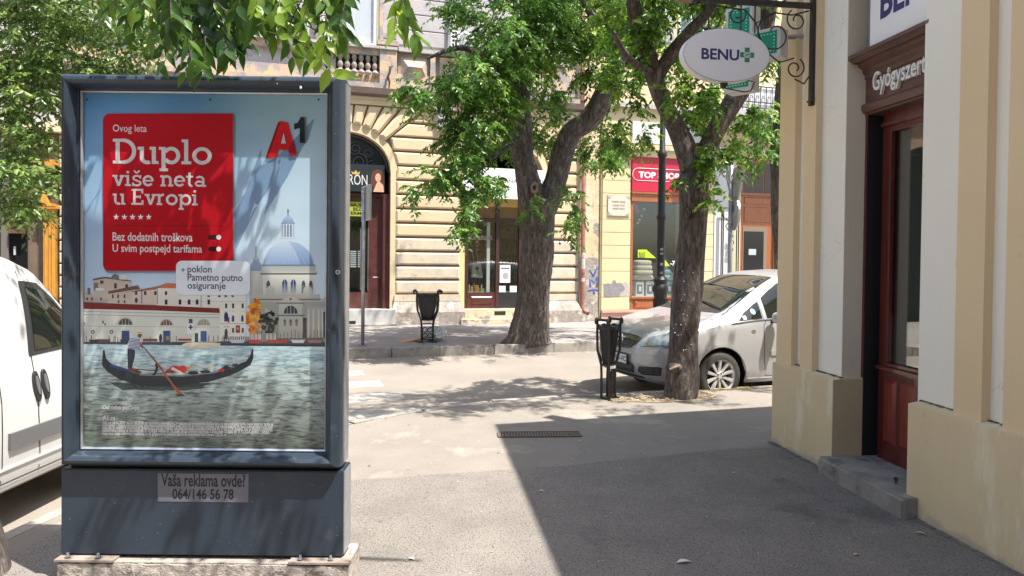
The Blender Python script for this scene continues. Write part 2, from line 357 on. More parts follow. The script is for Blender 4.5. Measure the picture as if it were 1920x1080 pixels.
# thin slab-serif strokes, unit = x-height 1; every glyph = (advance, [strokes]); stroke: ('l',x0,z0,x1,z1,w) or ('a',cx,cz,rx,rz,a0,a1,w)
T, H = .21, .17     # stem and serif thickness
def _stem(x, z0, z1): return ('l', x, z0, x, z1, T)
def _ser(x0, x1, z, up=False): return ('l', x0, z-(H/2 if up else -H/2), x1, z-(H/2 if up else -H/2), H)
SLAB = {
 'D': (1.28, [_stem(.25,0,1.45), _ser(.0,.55,0), _ser(0,.55,1.45,True), ('l',.25,H/2,.6,H/2,H), ('l',.25,1.45-H/2,.6,1.45-H/2,H), ('a',.55,.725,.55,.64,-90,90,T)]),
 'E': (1.13, [_stem(.25,0,1.45), ('l',0,H/2,1.0,H/2,H), ('l',0,1.45-H/2,.98,1.45-H/2,H), ('l',.25,.73,.75,.73,H), ('l',.94,0,.94,.42,H), ('l',.92,1.05,.92,1.45,H), ('l',.74,.58,.74,.88,.12)]),
 'u': (1.10, [_stem(.22,.35,1), _ser(0,.25,1,True), ('a',.5,.38,.28,.30,180,300,T), _stem(.84,0,1), _ser(.62,.86,1,True), _ser(.84,1.08,0)]),
 'p': (1.13, [_stem(.24,-.42,1), _ser(0,.26,1,True), _ser(.03,.48,-.42), ('a',.64,.5,.36,.41,-150,150,T)]),
 'l': (.60, [_stem(.28,0,1.45), _ser(.04,.3,1.45,True), _ser(.04,.54,0)]),
 'o': (1.06, [('a',.5,.5,.40,.41,0,360,T)]),
 'v': (1.0, [('l',.2,.95,.5,.03,T), ('l',.82,.95,.5,.03,T), _ser(.0,.42,1,True), _ser(.6,1.0,1,True)]),
 'i': (.60, [_stem(.28,0,1), _ser(.04,.3,1,True), _ser(.04,.54,0), ('l',.28,1.17,.28,1.38,T)]),
 's': (.90, [('a',.43,.74,.29,.20,15,270,.17), ('a',.43,.27,.31,.20,-90,90,.17), ('a',.43,.27,.31,.20,165,272,.17), ('l',.74,.68,.74,1.0,.12), ('l',.1,0,.1,.33,.12)]),
 'š': (.90, [('a',.43,.74,.29,.20,15,270,.17), ('a',.43,.27,.31,.20,-90,90,.17), ('a',.43,.27,.31,.20,165,272,.17), ('l',.74,.68,.74,1.0,.12), ('l',.1,0,.1,.33,.12), ('l',.2,1.42,.43,1.18,.14), ('l',.66,1.42,.43,1.18,.14)]),
 'e': (1.0, [('a',.48,.5,.37,.41,0,322,T*.95), ('l',.12,.5,.88,.5,.14)]),
 'n': (1.13, [_stem(.24,0,1), _ser(0,.26,1,True), _ser(.02,.46,0), ('a',.56,.62,.28,.30,0,140,T), _stem(.84,0,.64), _ser(.64,1.08,0)]),
 't': (.72, [_stem(.3,.28,1.3), ('l',.02,1-H/2,.62,1-H/2,H), ('a',.5,.3,.20,.23,180,290,T), ]),
 'a': (1.02, [('a',.44,.66,.30,.25,0,150,.18), _stem(.74,0,.7), _ser(.74,.98,0), ('a',.42,.28,.30,.20,0,360,.17)]),
 'r': (.82, [_stem(.24,0,1), _ser(0,.26,1,True), _ser(.02,.5,0), ('a',.62,.62,.34,.32,85,150,T)]),
 ' ': (.50, []),
}
def slab_word(body, x0, zbase, xh, x1, y, mb_m, parent, bold=1.0, name='lettering'):
    """slab-serif word from x0 to x1 with its baseline at zbase and x-height xh"""
    tot = sum(SLAB[c][0] for c in body) - .06; sx = (x1-x0)/tot; mb = MB(); cx = 0; k = 0
    for c in body:
        adv, st = SLAB[c]
        for q in st:
            yy = y - k*.00002; k += 1
            if q[0] == 'l':
                _, a0, b0, a1, b1, wd = q; wd *= bold; d = Vector((a1-a0, b1-b0)).normalized(); nn = Vector((-d.y, d.x))*wd/2
                P = [(a0+nn.x, b0+nn.y), (a1+nn.x, b1+nn.y), (a1-nn.x, b1-nn.y), (a0-nn.x, b0-nn.y)]
                mb.add([(x0+(cx+p[0])*sx, yy, zbase+p[1]*xh) for p in P], [(0, 1, 2, 3)])
            else:
                _, ax, az, rx, rz, a0, a1, wd = q; n = 20; P = []; wd *= bold
                for i in range(n+1):
                    a = R(a0+(a1-a0)*i/n)
                    for r in (1, -1): P.append((ax+(rx+r*wd/2)*math.cos(a), az+(rz+r*wd/2)*math.sin(a)))
                mb.add([(x0+(cx+p[0])*sx, yy, zbase+p[1]*xh) for p in P], [(2*i, 2*i+1, 2*i+3, 2*i+2) for i in range(n)])
        cx += adv
    return mb.build(name, mb_m, parent, fix=False)
# ------------------------------------------------------------------ road, pavements, kerbs
o = MB().slab([(-300,-200),(300,-200),(300,400),(-300,400)], ROAD-.3, ROAD).build('road', M['road']); tag(o, kind='structure')
# near pavement: outline of its kerb from the parked car round the corner into the side street
KP = [Vector((2.56, 8.68)) + Vector((E.x, E.y))*a for a in (9.0, 3.0, 1.0, 0.0, -.8, -1.6)]
KP += [Vector((.1, 8.0)), Vector((-.62, 7.52)), Vector((-1.2, 7.05)), Vector((-1.75, 6.4)), Vector((-2.2, 5.6)), Vector((-2.55, 4.9)), Vector((-2.78, 4.2)), Vector((-2.82, 3.6)), Vector((-2.84, 1.0)), Vector((-2.84, -14))]
def resample(pts, step):
    out = [pts[0]]; acc = 0
    for a, b in zip(pts, pts[1:]):
        L_ = (b-a).length; t = step-acc
        while t <= L_: out.append(a+(b-a)*(t/L_)); t += step
        acc = (acc+L_) % step
    return out
def smooth_poly(pts, it=2):
    for _ in range(it):
        q = [pts[0]]
        for a, b in zip(pts, pts[1:]): q += [a*.75+b*.25, a*.25+b*.75]
        pts = q+[pts[-1]]
    return pts
KS = smooth_poly(KP)
pav = MB().slab([(p.x, p.y) for p in KS] + [(14, -14), (14, 12)], ROAD-.1, 0).build('pavement', M['asphalt']); tag(pav, kind='structure')
# newer asphalt laid along the pharmacy
seam = [(-2.6, 4.62), (-1.6, 4.88), (-.6, 5.15), (.4, 5.42), (1.2, 5.72), (1.75, 5.93), (2.28, 6.02)]
sm = []
for a, b in zip(seam, seam[1:]):
    for k in range(8):
        t = k/8; sm.append((a[0]+(b[0]-a[0])*t, a[1]+(b[1]-a[1])*t+rnd.uniform(-.012, .012)))
sm.append(seam[-1])
o = MB().slab(sm + [(3.6, 5.9), (3.6, -12), (-2.6, -12)], -.01, .006).build('pavement_overlay', M['asphalt2']); tag(o, kind='structure')
# dark worn strip near the wall foot
kerb = thing('kerb', 'x', 'x'); del kerb['label']; del kerb['category']; kerb['kind'] = 'structure'
pts = resample(KS, .85)
KW = .13
i0 = 0
for a, b in zip(pts, pts[1:]):
    mid = (a+b)/2
    if mid.x > 6.5 or mid.y < 1.2: continue
    d = (b-a).normalized(); n = Vector((d.y, -d.x))       # road side
    if (mid + n*.5 - Vector((0, 5))).length < (mid - Vector((0, 5))).length: n = -n
    g = d*.006; zt = .004 + rnd.uniform(-.004, .008)
    q = [a+g, b-g, b-g+n*KW, a+g+n*KW]
    yel = 2.0 < mid.x < 3.1
    mb = MB(); mb.slab([(p.x, p.y) for p in q], ROAD-.05, zt)
    o = mb.build('kerb_stone', M['kerb_yellow'] if yel and mid.x > 2.1 else M['kerb'], kerb)
    bm = bmesh.new(); bm.from_mesh(o.data)
    top = [e for e in bm.edges if all(v.co.z > 0 - .02 for v in e.verts)]
    bmesh.ops.bevel(bm, geom=top, offset=.018, segments=2, affect='EDGES'); bm.to_mesh(o.data); bm.free()
# tree pit by the near tree
TP = Vector((1.93, 8.05))
def along(p, a, b): return (p.x + E.x*a - NF.x*b, p.y + E.y*a - NF.y*b)
pit = MB().slab([along(TP, -.80, .10), along(TP, -.35, -.10), along(TP, .30, -.12), along(TP, .55, .10), along(TP, .52, .42), along(TP, -.85, .42)], -.02, .012).build('tree_pit_soil', M['soil']); tag(pit, kind='structure')
# far pavement
FK = Vector((-.87, 12.80))
o = MB().slab([(FK.x-E.x*30, FK.y-E.y*30), (FK.x+E.x*30, FK.y+E.y*30), (FK.x+E.x*30-NF.x*7, FK.y+E.y*30-NF.y*7), (FK.x-E.x*30-NF.x*7, FK.y-E.y*30-NF.y*7)], ROAD-.1, -.004).build('far_pavement', mat('far_asphalt', (.30,.275,.26,1), .92, var=(.24,.22,.21,1), vs=1.2, bump=.5, bs=110)); tag(o, kind='structure')
a = -9.0
while a < 9:
    L_ = rnd.choice((.85, 1.0, 1.15)); c = FK + Vector((E.x, E.y))*(a+L_/2)
    o = MB().box(-L_/2+.008, L_/2-.008, -.14, 0, ROAD-.05, rnd.uniform(-.002, .012)).build('kerb_stone', M['kerb'], kerb)
    bm = bmesh.new(); bm.from_mesh(o.data); bmesh.ops.bevel(bm, geom=[e for e in bm.edges if all(v.co.z > -.02 for v in e.verts)], offset=.02, segments=2, affect='EDGES'); bm.to_mesh(o.data); bm.free()
    o.location = (c.x, c.y, 0); o.rotation_euler = (0, 0, A17 + rnd.uniform(-.006, .006)); a += L_
# pedestrian crossing bars, worn, running out from behind the advertising case
cw = thing('road_marking', 'x', 'x'); del cw['label']; del cw['category']; cw['kind'] = 'structure'
for k in range(4):
    c = Vector((-1.9, 8.0)) + Vector((E.x, E.y))*.0 + Vector((-NF.x, -NF.y))*(k*.95-.25)
    MB().box(-1.3, .95 - .16*k, -.24, .24, ROAD, ROAD+.004).build('painted_bar', M['paint'], cw).location = (c.x, c.y, 0)
    list(cw.children)[-1].rotation_euler = (0, 0, A17)
# drain grate in the pavement
g0 = atZ(935, 812); g1 = atZ(1090, 822)
gr = thing('drain_grate', 'rusty slotted iron drain grate set in the pavement at the tip of the building shadow', 'drain grate', ((g0.x+g1.x)/2, (g0.y+g1.y)/2+.02, .006), R(4))
M['trimdark'] = mat('pit_shade', (.06,.055,.05,1), .9)
M['rust'] = mat('rusted_iron', (.19,.17,.155,1), .8, .2, var=(.2,.13,.09,1), vs=25, bump=.4)
L_ = (g1-g0).length/2; wd = .085
fr = MB(); fr.box(-L_, L_, -wd, -wd+.012, 0, .007); fr.box(-L_, L_, wd-.012, wd, 0, .010); fr.box(-L_, -L_+.012, -wd+.012, wd-.012, 0, .010); fr.box(L_-.012, L_, -wd+.012, wd-.012, 0, .010)
fr.build('frame', M['rust'], gr)
MB().box(-L_+.012, L_-.012, -wd+.012, wd-.012, -.006, -.002).build('pit_shadow', M['trimdark'], gr)  # dark sheet standing in for the shade below the slats
nb = 28
for k in range(nb):
    x = -L_+.02 + (2*L_-.04)*k/(nb-1)
    MB().box(x-.007, x+.007, -wd+.013, wd-.013, -.002, .006).build('slat', M['rust'], gr)
# dry leaves and scraps on the ground
M['dryleaf'] = mat('dry_leaf', (.55,.50,.30,1), .8, var=(.42,.34,.16,1), vs=30)
M['scrap'] = mat('paper_scrap', (.7,.68,.62,1), .8)
def leaf_verts(L_, W_, fold=.15):
    return [(0,0,0),(L_*.3,W_*.42,fold*W_),(L_*.6,W_*.36,fold*W_),(L_,0,-.02*L_),(L_*.6,-W_*.36,fold*W_),(L_*.3,-W_*.42,fold*W_)], [(0,1,2,3),(0,3,4,5)]
spots = [(1268,1055,.09,'dry yellow leaf lying alone on the shaded asphalt near the bottom edge'), (1600,1041,.05,'pale scrap of leaf on shaded asphalt below the stone doorstep'), (1373,887,.04,'small pale leaf on asphalt in the middle of the shadow'),
         (1010,920,.045,'tiny white leaf just inside the long edge of the shadow'), (1122,917,.03,'tiny pale crumb on asphalt left of the doorstep leaf'), (766,1046,.045,'pale leaf on the sunny pavement beside the advertising case'),
         (1450,828,.04,'small leaf close to the foot of the building corner'), (762,878,.035,'small brown leaf on sunny asphalt above the seam'), (1066,860,.04,'pale leaf lying in shade right below the drain grate'),
         (1302,847,.035,'small pale leaf near the seam in the shade'), (1716,998,.06,'light leaf at the foot of the long plinth past the doorstep'), (1084,826,.03,'white crumb by the end of the drain grate')]
for u, v, L_, lab in spots:
    p = atZ(u, v, .012); vs, fs = leaf_verts(L_, L_*.45, .25)
    o = MB().add(vs, fs).build('fallen_leaf', M['dryleaf'] if rnd.random() < .6 else M['scrap'], fix=False)
    o.location = p; o.rotation_euler = (0, 0, rnd.uniform(-.6, .6)); tag(o, lab, 'leaf', 'fallen leaves on the asphalt')
mb = MB()
for _ in range(70):
    x, y = rnd.uniform(-2.3, 4.2), rnd.uniform(3.0, 8.0)
    if x > 2.1 and y < 6.4: continue
    r_ = rnd.uniform(.005, .013); n_ = 9; mb.add([(x+r_*rnd.uniform(.7,1.2)*math.cos(2*math.pi*k/n_), y+r_*rnd.uniform(.7,1.2)*math.sin(2*math.pi*k/n_), .0085 if y < 6 else .0045) for k in range(n_)], [tuple(range(n_))])
tag(mb.build('gum_stains', mat('gum_dark', (.15,.14,.125,1), .9)), kind='stuff')
# crumbs of bark and seed on the near ground
mb = MB()
for _ in range(900):
    x, y = rnd.uniform(-2.4, 4.2), rnd.uniform(2.6, 8.2)
    if x > 2.2 and y < 6.3: continue
    s = rnd.uniform(.003, .010); a = rnd.uniform(0, 3.14)
    mb.add([(x+s*math.cos(a), y+s*math.sin(a), .009), (x-s*math.sin(a)*.6, y+s*math.cos(a)*.6, .012), (x-s*math.cos(a), y-s*math.sin(a), .009), (x+s*math.sin(a)*.6, y-s*math.cos(a)*.6, .010)], [(0,1,2,3)])
for _ in range(260):
    a, b = rnd.uniform(-.75, .5), rnd.uniform(-.02, .40); s = rnd.uniform(.006, .022); p = along(TP, a, b)
    mb.ball((p[0], p[1], .015), (s, s*.8, s*.6), 5, 3)
for _ in range(700):
    a = rnd.uniform(-6, 7); off = abs(rnd.gauss(0, .10)); q = FK + Vector((E.x, E.y))*a + Vector((NF.x, NF.y))*(.15+off); s = rnd.uniform(.006, .020); mb.ball((q.x, q.y, ROAD+.004), (s, s*.7, s*.4), 5, 3)
for _ in range(260):
    i = rnd.randrange(len(KS)-1); q = KS[i]; 
    if q.y < 4.5: continue
    s = rnd.uniform(.005, .014); mb.ball((q.x+rnd.gauss(0,.12), q.y+.2+abs(rnd.gauss(0,.10)), ROAD+.004), (s, s*.7, s*.4), 5, 3)
tag(mb.build('litter_debris', mat('crumbs', (.36,.29,.2,1), .9, var=(.6,.5,.36,1), vs=6)), kind='stuff')
# ------------------------------------------------------------------ pharmacy corner building
cb = thing('corner_building', 'buff and ivory corner building with mahogany shop doorway and wide plinth', 'building', C0, AW)
def wx(u, v, out): return WU(u, v, out)[0]
OY, OW = -.03, -.085                           # faces of the buff strips and of the ivory wall behind them
ROW = 400
t_y1, t_y1b = 0.0, wx(1488, ROW, OY)
t_y2, t_y2b = wx(1504.5, ROW, OY), wx(1527, ROW, OY)
t_w1 = wx(1583, ROW, OW)
t_op = wx(1728, ROW, OW)
t_y3, t_y3b = wx(1795, ROW, OY), wx(1848, ROW, OY)
t_y4 = wx(1888, ROW, OY)
ZP = .71; ZT = 3.90; TE = 13.0; DEEP = -.24
tp0, tp1 = wx(1560, 790, 0), wx(1701, 850, 0)
# main ivory wall in two slabs either side of the doorway, with the mass of the house behind
mb = MB(); mb.box(.02, t_w1, -OW, 1.2, 0, ZT); mb.box(t_op, TE, -OW, 1.2, 0, ZT)
wall = mb.build('wall', M['wallwhite'], cb)
# grey reveal of the doorway far side (render in its own colour), full height
MB().box(t_w1, t_w1+.004, -OW+.002, -DEEP, ZP, ZT).build('door_reveal', M['reveal'], cb)
ST = E.dot(WX)                                  # the street front leaves the corner at an acute angle
mb = MB(); mb.slab([(.03, .12), (ST*9.3+.03, 9.0), (TE, 9.0), (TE, 1.2), (.5, 1.2)], ZP-.01, ZT); mb.slab([(.75, .05), (ST*9.3+.75, 9.0), (TE, 9.0), (TE, .05)], ZT-.002, 5.0); mb.build('house_mass', M['wallyellow'], cb)  # upper storey is out of view, set back to shape the ground shadow
MB().slab([(.0, .03), (ST*9.3, 9.0), (TE, 9.0), (TE, 1.2), (.5, 1.2)], 0, ZP).build('street_plinth', M['plinthyellow'], cb)
mb = MB(); mb.slab([(.62, -.62), (ST*9.8+.62, 9.2), (TE, 9.2), (TE, -.62)], 5.0, 5.12); mb.build('roof', M['pale_grey'], cb)  # unseen roof, its outline shaped so the shadow edges fall in place
# street-side wall strip
for a, b in ((t_y1, t_y1b), (t_y2, t_y2b), (t_y3, t_y3b), (t_y4, TE)):
    MB().box(a+.001, b, -OY, -OW+.02, ZP-.01, ZT).build('pilaster_strip', M['wallyellow'], cb)
# plinth, two lengths with a sloping weathered top
def plinth(a, b, name):
    m_ = MB(); m_.add([(a,0,0),(b,0,0),(b,0,ZP-.006),(a,0,ZP-.006),(a,-OW+.01,ZP+.012),(b,-OW+.01,ZP+.012),(a,.4,0),(b,.4,0),(a,.4,ZP+.012),(b,.4,ZP+.012)],
        [(0,1,2,3),(3,2,5,4),(4,5,9,8),(0,3,4,8,6),(1,7,9,5,2),(6,8,9,7),(0,6,7,1)])
    return m_.build(name, M['plinthyellow'], cb)
plinth(-.001, tp0, 'plinth'); plinth(tp1, TE, 'plinth')
MB().box(tp0, tp0+.004, .002, -DEEP, .13, ZP).build('plinth_reveal', M['reveal_low'], cb)
MB().box(tp0-.02, t_w1, -OW+.003, -DEEP, ZP-.001, ZP+.002).build('ledge', M['reveal_low'], cb)
b = MB()
for k in range(260):
    t = rnd.choice((rnd.uniform(0, tp0), rnd.uniform(tp1, 3.4))); s = rnd.uniform(.006, .03); b.box(t, t+s, -OW-rnd.uniform(.004,.022), -OW, ZP+.011, ZP+.016)
tag(b.build('ledge_dirt', mat('ledge_grime', (.16,.125,.09,1), .95), cb), kind='stuff')
# grime line where the asphalt meets the wall
mb = MB()
for k in range(140):
    t = k*.045; w_ = rnd.uniform(.012, .045)
    mb.box(t, t+.05, -w_, 0, .004, .004+rnd.uniform(.004, .012))
tag(mb.build('asphalt_fillet', M['asphalt2'], cb), kind='stuff')
# doorway: casing, door leaf, frieze
td0 = t_w1+.004
x_gap0, x_gap1 = wx(1622, 500, DEEP), wx(1652, 500, -.33)
zc = lambda u, v, out: WU(u, v, out)[1]
zh = zc(1640, 212, DEEP)
MB().box(td0, x_gap0, -DEEP, .42, .13, zh).build('door_casing', M['mahogany'], cb)
MB().box(x_gap0, x_gap1+.02, .36, .46, .13, zh).build('dark_gap', M['black'], cb); MB().box(x_gap0+.0005, x_gap0+.004, -DEEP+.006, .36, .13, zh).build('dark_gap', M['black'], cb)
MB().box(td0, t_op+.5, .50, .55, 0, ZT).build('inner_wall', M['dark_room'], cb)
leaf = MB()
DL = .33                                        # outward face of the door leaf is at y = DL
xs0 = x_gap1; xs1 = wx(1664, 500, -.33); gx0 = wx(1668, 500, -.33); gx1 = wx(1780, 500, -.33); xe = gx1+.10
zg0, zg1 = zc(1690, 686, -.33), zc(1690, 243, -.33)
leaf.box(xs0, gx0, DL, DL+.05, .14, zh); leaf.box(gx1, xe, DL, DL+.05, .14, zh)
leaf.box(gx0, gx1, DL, DL+.05, zg1, zh); leaf.box(gx0, gx1, DL+.001, DL+.05, .14, zg0)
door = leaf.build('door', M['mahogany'], cb)
mo = MB()                                       # glazing beads and rail mouldings
for q in ((gx0-.001, gx0+.018, zg0-.02, zg1+.02), (gx0+.018, gx1, zg0-.02, zg0+.0), (gx0+.018, gx1, zg1, zg1+.02)):
    mo.box(q[0], q[1], DL-.016, DL+.01, q[2], q[3])
mo.box(xs0-.002, xe, DL-.03, DL, zg0-.055, zg0-.03); mo.box(xs0-.002, xe, DL-.022, DL, zh-.10, zh-.07)
mo.build('bead', M['mahogany'], door)
MB().box(gx0+.005, gx1, DL+.018, DL+.024, zg0, zg1).build('pane', glass_mat('door_glass', (.75,.78,.76,1), 6.0, .01), door)
MB().box(gx0, gx1+.05, DL+.048, DL+.052, zg0, zg1).build('roller_blind', mat('grey_blind', (.20,.205,.185,1), .7, var=(.17,.175,.155,1), vs=2, stretch=(8,8,.3)), door)
pz0, pz1 = zc(1680, 838, -.33), zc(1680, 715, -.33)
px = [wx(1656, 780, -.33), wx(1680, 780, -.33), wx(1687, 780, -.33), wx(1716, 780, -.33), wx(1724, 780, -.33), wx(1756, 780, -.33)]
for k in (0, 2, 4):
    MB().boss([(px[k], pz0), (px[k+1], pz0), (px[k+1], pz1), (px[k], pz1)], DL+.002, DL-.016, .024).build('panel', M['mahogany_red'], door)
# entablature over the door
ent = MB()
def ledge_prof(prof, x0, x1, ret=.0):           # profile (out, z) extruded along the wall with a mitred far return
    n = len(prof); b = MB()
    vs = [(x0-(p[0]-prof[0][0])*ret, -p[0], p[1]) for p in prof] + [(x1, -p[0], p[1]) for p in prof]
    vs += [(x0-(p[0]-prof[0][0])*ret, .40, p[1]) for p in prof]
    fs = [(i, i+1, n+i+1, n+i) for i in range(n-1)] + [(2*n+i, 2*n+i+1, i+1, i) for i in range(n-1)]
    return b.add(vs, fs)
zA, zB = zc(1640, 90, -.14), zc(1625, 143, -.22)   # cornice top and bottom at its far end
zC = zc(1640, 130, DEEP)
dz = zA - zB
prof = [(-.25, zB-.03), (-.225, zB-.02), (-.225, zB+.01), (-.205, zB+.03), (-.205, zB+.05), (-.17, zB+.07), (-.165, zB+.10), (-.13, zB+dz*.62), (-.10, zB+dz*.78), (-.085, zB+dz*.82), (-.085, zA), (-.25, zA+.01)]
ledge_prof(prof, td0+.004, t_op+.03, .0).build('cornice', M['mahogany_dull'], cb)
zF0 = zc(1640, 196, DEEP)
MB().box(td0+.002, t_op+.6, .235, .42, zh, zB).build('frieze', M['mahogany_dull'], cb)
prof = [(-.24, zF0-.05), (-.215, zF0-.045), (-.20, zF0-.02), (-.20, zF0+.005), (-.215, zF0+.02), (-.24, zF0+.028)]
ledge_prof(prof, td0+.004, t_op+.6, .0).build('moulding', M['mahogany_dull'], cb)
# raised lettering; the last letters run on behind the wall edge
xa, za = WU(1638, 168, -.22); xb, zb_ = WU(1735, 107, -.22)
th = zc(1655, 138, -.22) - zc(1655, 166, -.22)
zt0 = zc(1655, 165, -.22)
M['ivory_letters'] = mat('ivory_letters', (.85,.84,.80,1), .5, var=(.78,.76,.72,1), vs=20)
wG = (xb - xa)
text_fit('Gyógyszertár', xa, zt0-.045, xa + wG*1.22, zt0+th*1.25, .232, M['ivory_letters'], cb, bold=.012, depth=.022)
# white sign board above the cornice
xs, zs = WU(1632, 86, -.16)
sg = MB().box(xs, t_op+.6, .155, .175, zs-.01, zs+.62).build('sign_board', M['white_sign'], cb)
sg['label'] = 'white shop sign board above the doorway cornice'
xb0, zb0 = WU(1652, 38, -.16)
text_fit('BENU', xb0, zb0, xb0+.62, zb0+.235, .153, M['navy'], cb, bold=.03)
# doorstep
stp = MB(); s0, s1 = WU(1529, 886, .12)[0], WU(1704, 960, .06)[0]
stp.box(s0, s1, -.10, .5, -.02, .135)
st = stp.build('doorstep', M['stepstone'], cb)
bm = bmesh.new(); bm.from_mesh(st.data); bmesh.ops.subdivide_edges(bm, edges=[e for e in bm.edges if abs(e.verts[0].co.x-e.verts[1].co.x) > .3], cuts=9)
bmesh.ops.bevel(bm, geom=[e for e in bm.edges if all(v.co.z > .1 and v.co.y < 0 for v in e.verts)] + [e for e in bm.edges if all(v.co.x > s1-.01 and v.co.y < 0 for v in e.verts)], offset=.018, segments=3, affect='EDGES')
for v in bm.verts:
    if v.co.z > .05 and v.co.y < .1: v.co.z += rnd.uniform(-.006, .003); v.co.y += rnd.uniform(-.004, .004)
bm.to_mesh(st.data); bm.free()
p = WU(1682, 884, .0)
eye = MB(); hx = wx(1683, 886, -.06)
eye.ring((hx, .165), .009, .016, .045, .055, 14); eye.tube([(hx, .05, .13), (hx, .05, .152)], .005, 6)
eye.build('step_eyelet', M['iron'], cb)

# ------------------------------------------------------------------ projecting wrought-iron bracket
bk = thing('sign_bracket', 'dark wrought-iron wall bracket with scrolls carrying the oval sign', 'sign bracket', C0 + WX*wx(1518, 190, 0), R(7))
bz1, bz0 = WU(1518, 2, .02)[1]+.1, WU(1518, 196, .02)[1]
# local x = (cos7, sin7); wall lies towards +x, arm towards -x
MB().box(-.0, .035, -.022, .022, bz0, 3.95).build('post', M['iron'], bk)
zbar = 3.63
MB().box(-1.10, 0, -.016, .016, zbar-.02, zbar+.02).build('arm', M['iron'], bk)
MB().box(-1.115, -.99, -.02, .02, zbar-.026, zbar+.004).build('arm_cap', mat('worn_rust_paint', (.3,.17,.14,1), .6), bk)
for zz in (bz0+.04, 3.8):
    MB().tube([(0.01, -.05, zz), (0.01, .05, zz)], .009, 6).build('bolt', M['iron'], bk)
def spiral(cx, cz, r0, turns, a0, dirn=1, grow=.72, n=34):
    out = []
    for i in range(n+1):
        t = i/n; a = R(a0)+dirn*turns*2*math.pi*t; r = r0*(1-grow*t)
        out.append((cx+r*math.cos(a), 0, cz+r*math.sin(a)))
    return out
scr = [  # all below the arm
    spiral(-.30, zbar-.24, .17, 1.15, 90, 1), spiral(-.13, zbar-.50, .085, 1.3, 60, -1), spiral(-.62, zbar-.10, .075, 1.4, 20, -1), spiral(-.86, zbar-.15, .12, 1.2, 90, -1),
    spiral(-.12, zbar-.12, .09, 1.2, 120, 1),
    [(-.02, 0, zbar-.04), (-.16, 0, zbar-.02-.06), (-.30, 0, zbar-.07), (-.46, 0, zbar-.16), (-.40, 0, zbar-.36), (-.26, 0, zbar-.46), (-.14, 0, zbar-.42)],
    [(-.13, 0, zbar-.585), (-.05, 0, zbar-.62), (-.01, 0, zbar-.56)],
    [(-.46, 0, zbar-.16), (-.55, 0, zbar-.06), (-.70, 0, zbar-.05), (-.86, 0, zbar-.03)],
    [(-.98, 0, zbar-.15), (-1.0, 0, zbar-.05), (-.92, 0, zbar-.02)], [(-.47, 0, zbar-.24), (-.47, 0, zbar-.02)],
    spiral(-.52, zbar-.33, .07, 1.3, 150, 1), [(-.50, 0, zbar-.26), (-.62, 0, zbar-.22), (-.9, 0, zbar-.22)], spiral(-.93, zbar-.27, .05, 1.3, 90, 1),
    spiral(-.25, zbar+.08, .06, 1.2, -90, 1), spiral(-.55, zbar+.08, .06, 1.2, -90, -1)]
for q in scr:
    MB().tube(q, .0062, 6).build('scroll', M['iron'], bk, smooth='all')
# oval sign
oc = atY(1358, 106, 5.52)
ov = thing('oval_sign', 'white oval pharmacy sign with navy lettering and green cross hanging from iron bracket', 'sign', oc, R(7))
RX, RZ = .352, .207
b = MB(); n = 56; prof = [(0.985, -.045), (1.0, -.035), (1.0, .035), (.985, .045)]
for r, y in prof:
    for k in range(n):
        q = 2*math.pi*k/n; b.v.append((RX*r*math.cos(q), y, RZ*r*math.sin(q)))
for i in range(3):
    for k in range(n): l = (k+1) % n; b.f.append((i*n+k, i*n+l, (i+1)*n+l, (i+1)*n+k))
b.f.append(tuple(range(3*n, 4*n)))
b.build('casing', M['white'], ov, smooth=True)
b = MB(); b.add([(RX*.978*math.cos(2*math.pi*k/n), -.0465, RZ*.972*math.sin(2*math.pi*k/n)) for k in range(n)], [tuple(range(n))]); b.build('sign_face', M['white_sign'], ov)
k = 1330/5.5
text_fit('BENU', -49/k, -10/k, 24/k, 10.5/k, -.048, M['navy'], ov, bold=.025)
c_, h_, w_ = 39.5/k, 13.5/k, 4.7/k
MB().prism([(c_-w_,-h_+.006),(c_+w_,-h_+.006),(c_+w_,-w_+.006),(c_+h_,-w_+.006),(c_+h_,w_+.006),(c_+w_,w_+.006),(c_+w_,h_+.006),(c_-w_,h_+.006),(c_-w_,w_+.006),(c_-h_,w_+.006),(c_-h_,-w_+.006),(c_-w_,-w_+.006)], -.0485, -.047).build('green_cross_emblem', M['green_plus'], ov)
MB().ring((c_, .006), 0, 7.2/k, -.0495, -.0488, 20, .8).build('emblem_leaf', mat('emblem_pale', (.55,.66,.55,1), .5), ov)
b = MB()
for i in range(2): b.tube([(c_-4/k+i*.004, -.050, -.001+i*.007), (c_, -.050, .006+i*.007), (c_+5/k, -.050, .008+i*.004)], .0022, 5)
b.build('emblem_vein', M['green_plus'], ov)
for s in (-.13, .13): MB().tube([(s, 0, RZ*.92), (s, 0, zbar-oc.z-.02)], .007, 6).build('hanger', M['iron'], ov)
MB().tube([(-.16,0,-RZ*.98),(-.2,0,-RZ-.03),(-.15,0,-RZ-.05),(0,0,-RZ-.035),(.17,0,-RZ-.06),(.22,0,-RZ-.05),(.25,0,-RZ+.02),(.2,0,-RZ+.03)], .005, 6).build('scroll', M['iron'], ov, smooth='all')
MB().lathe([(.012,-RZ-.04),(.03,-RZ-.015),(.03,-RZ+.01)], (0,0,0), 10).build('finial', M['iron'], ov)
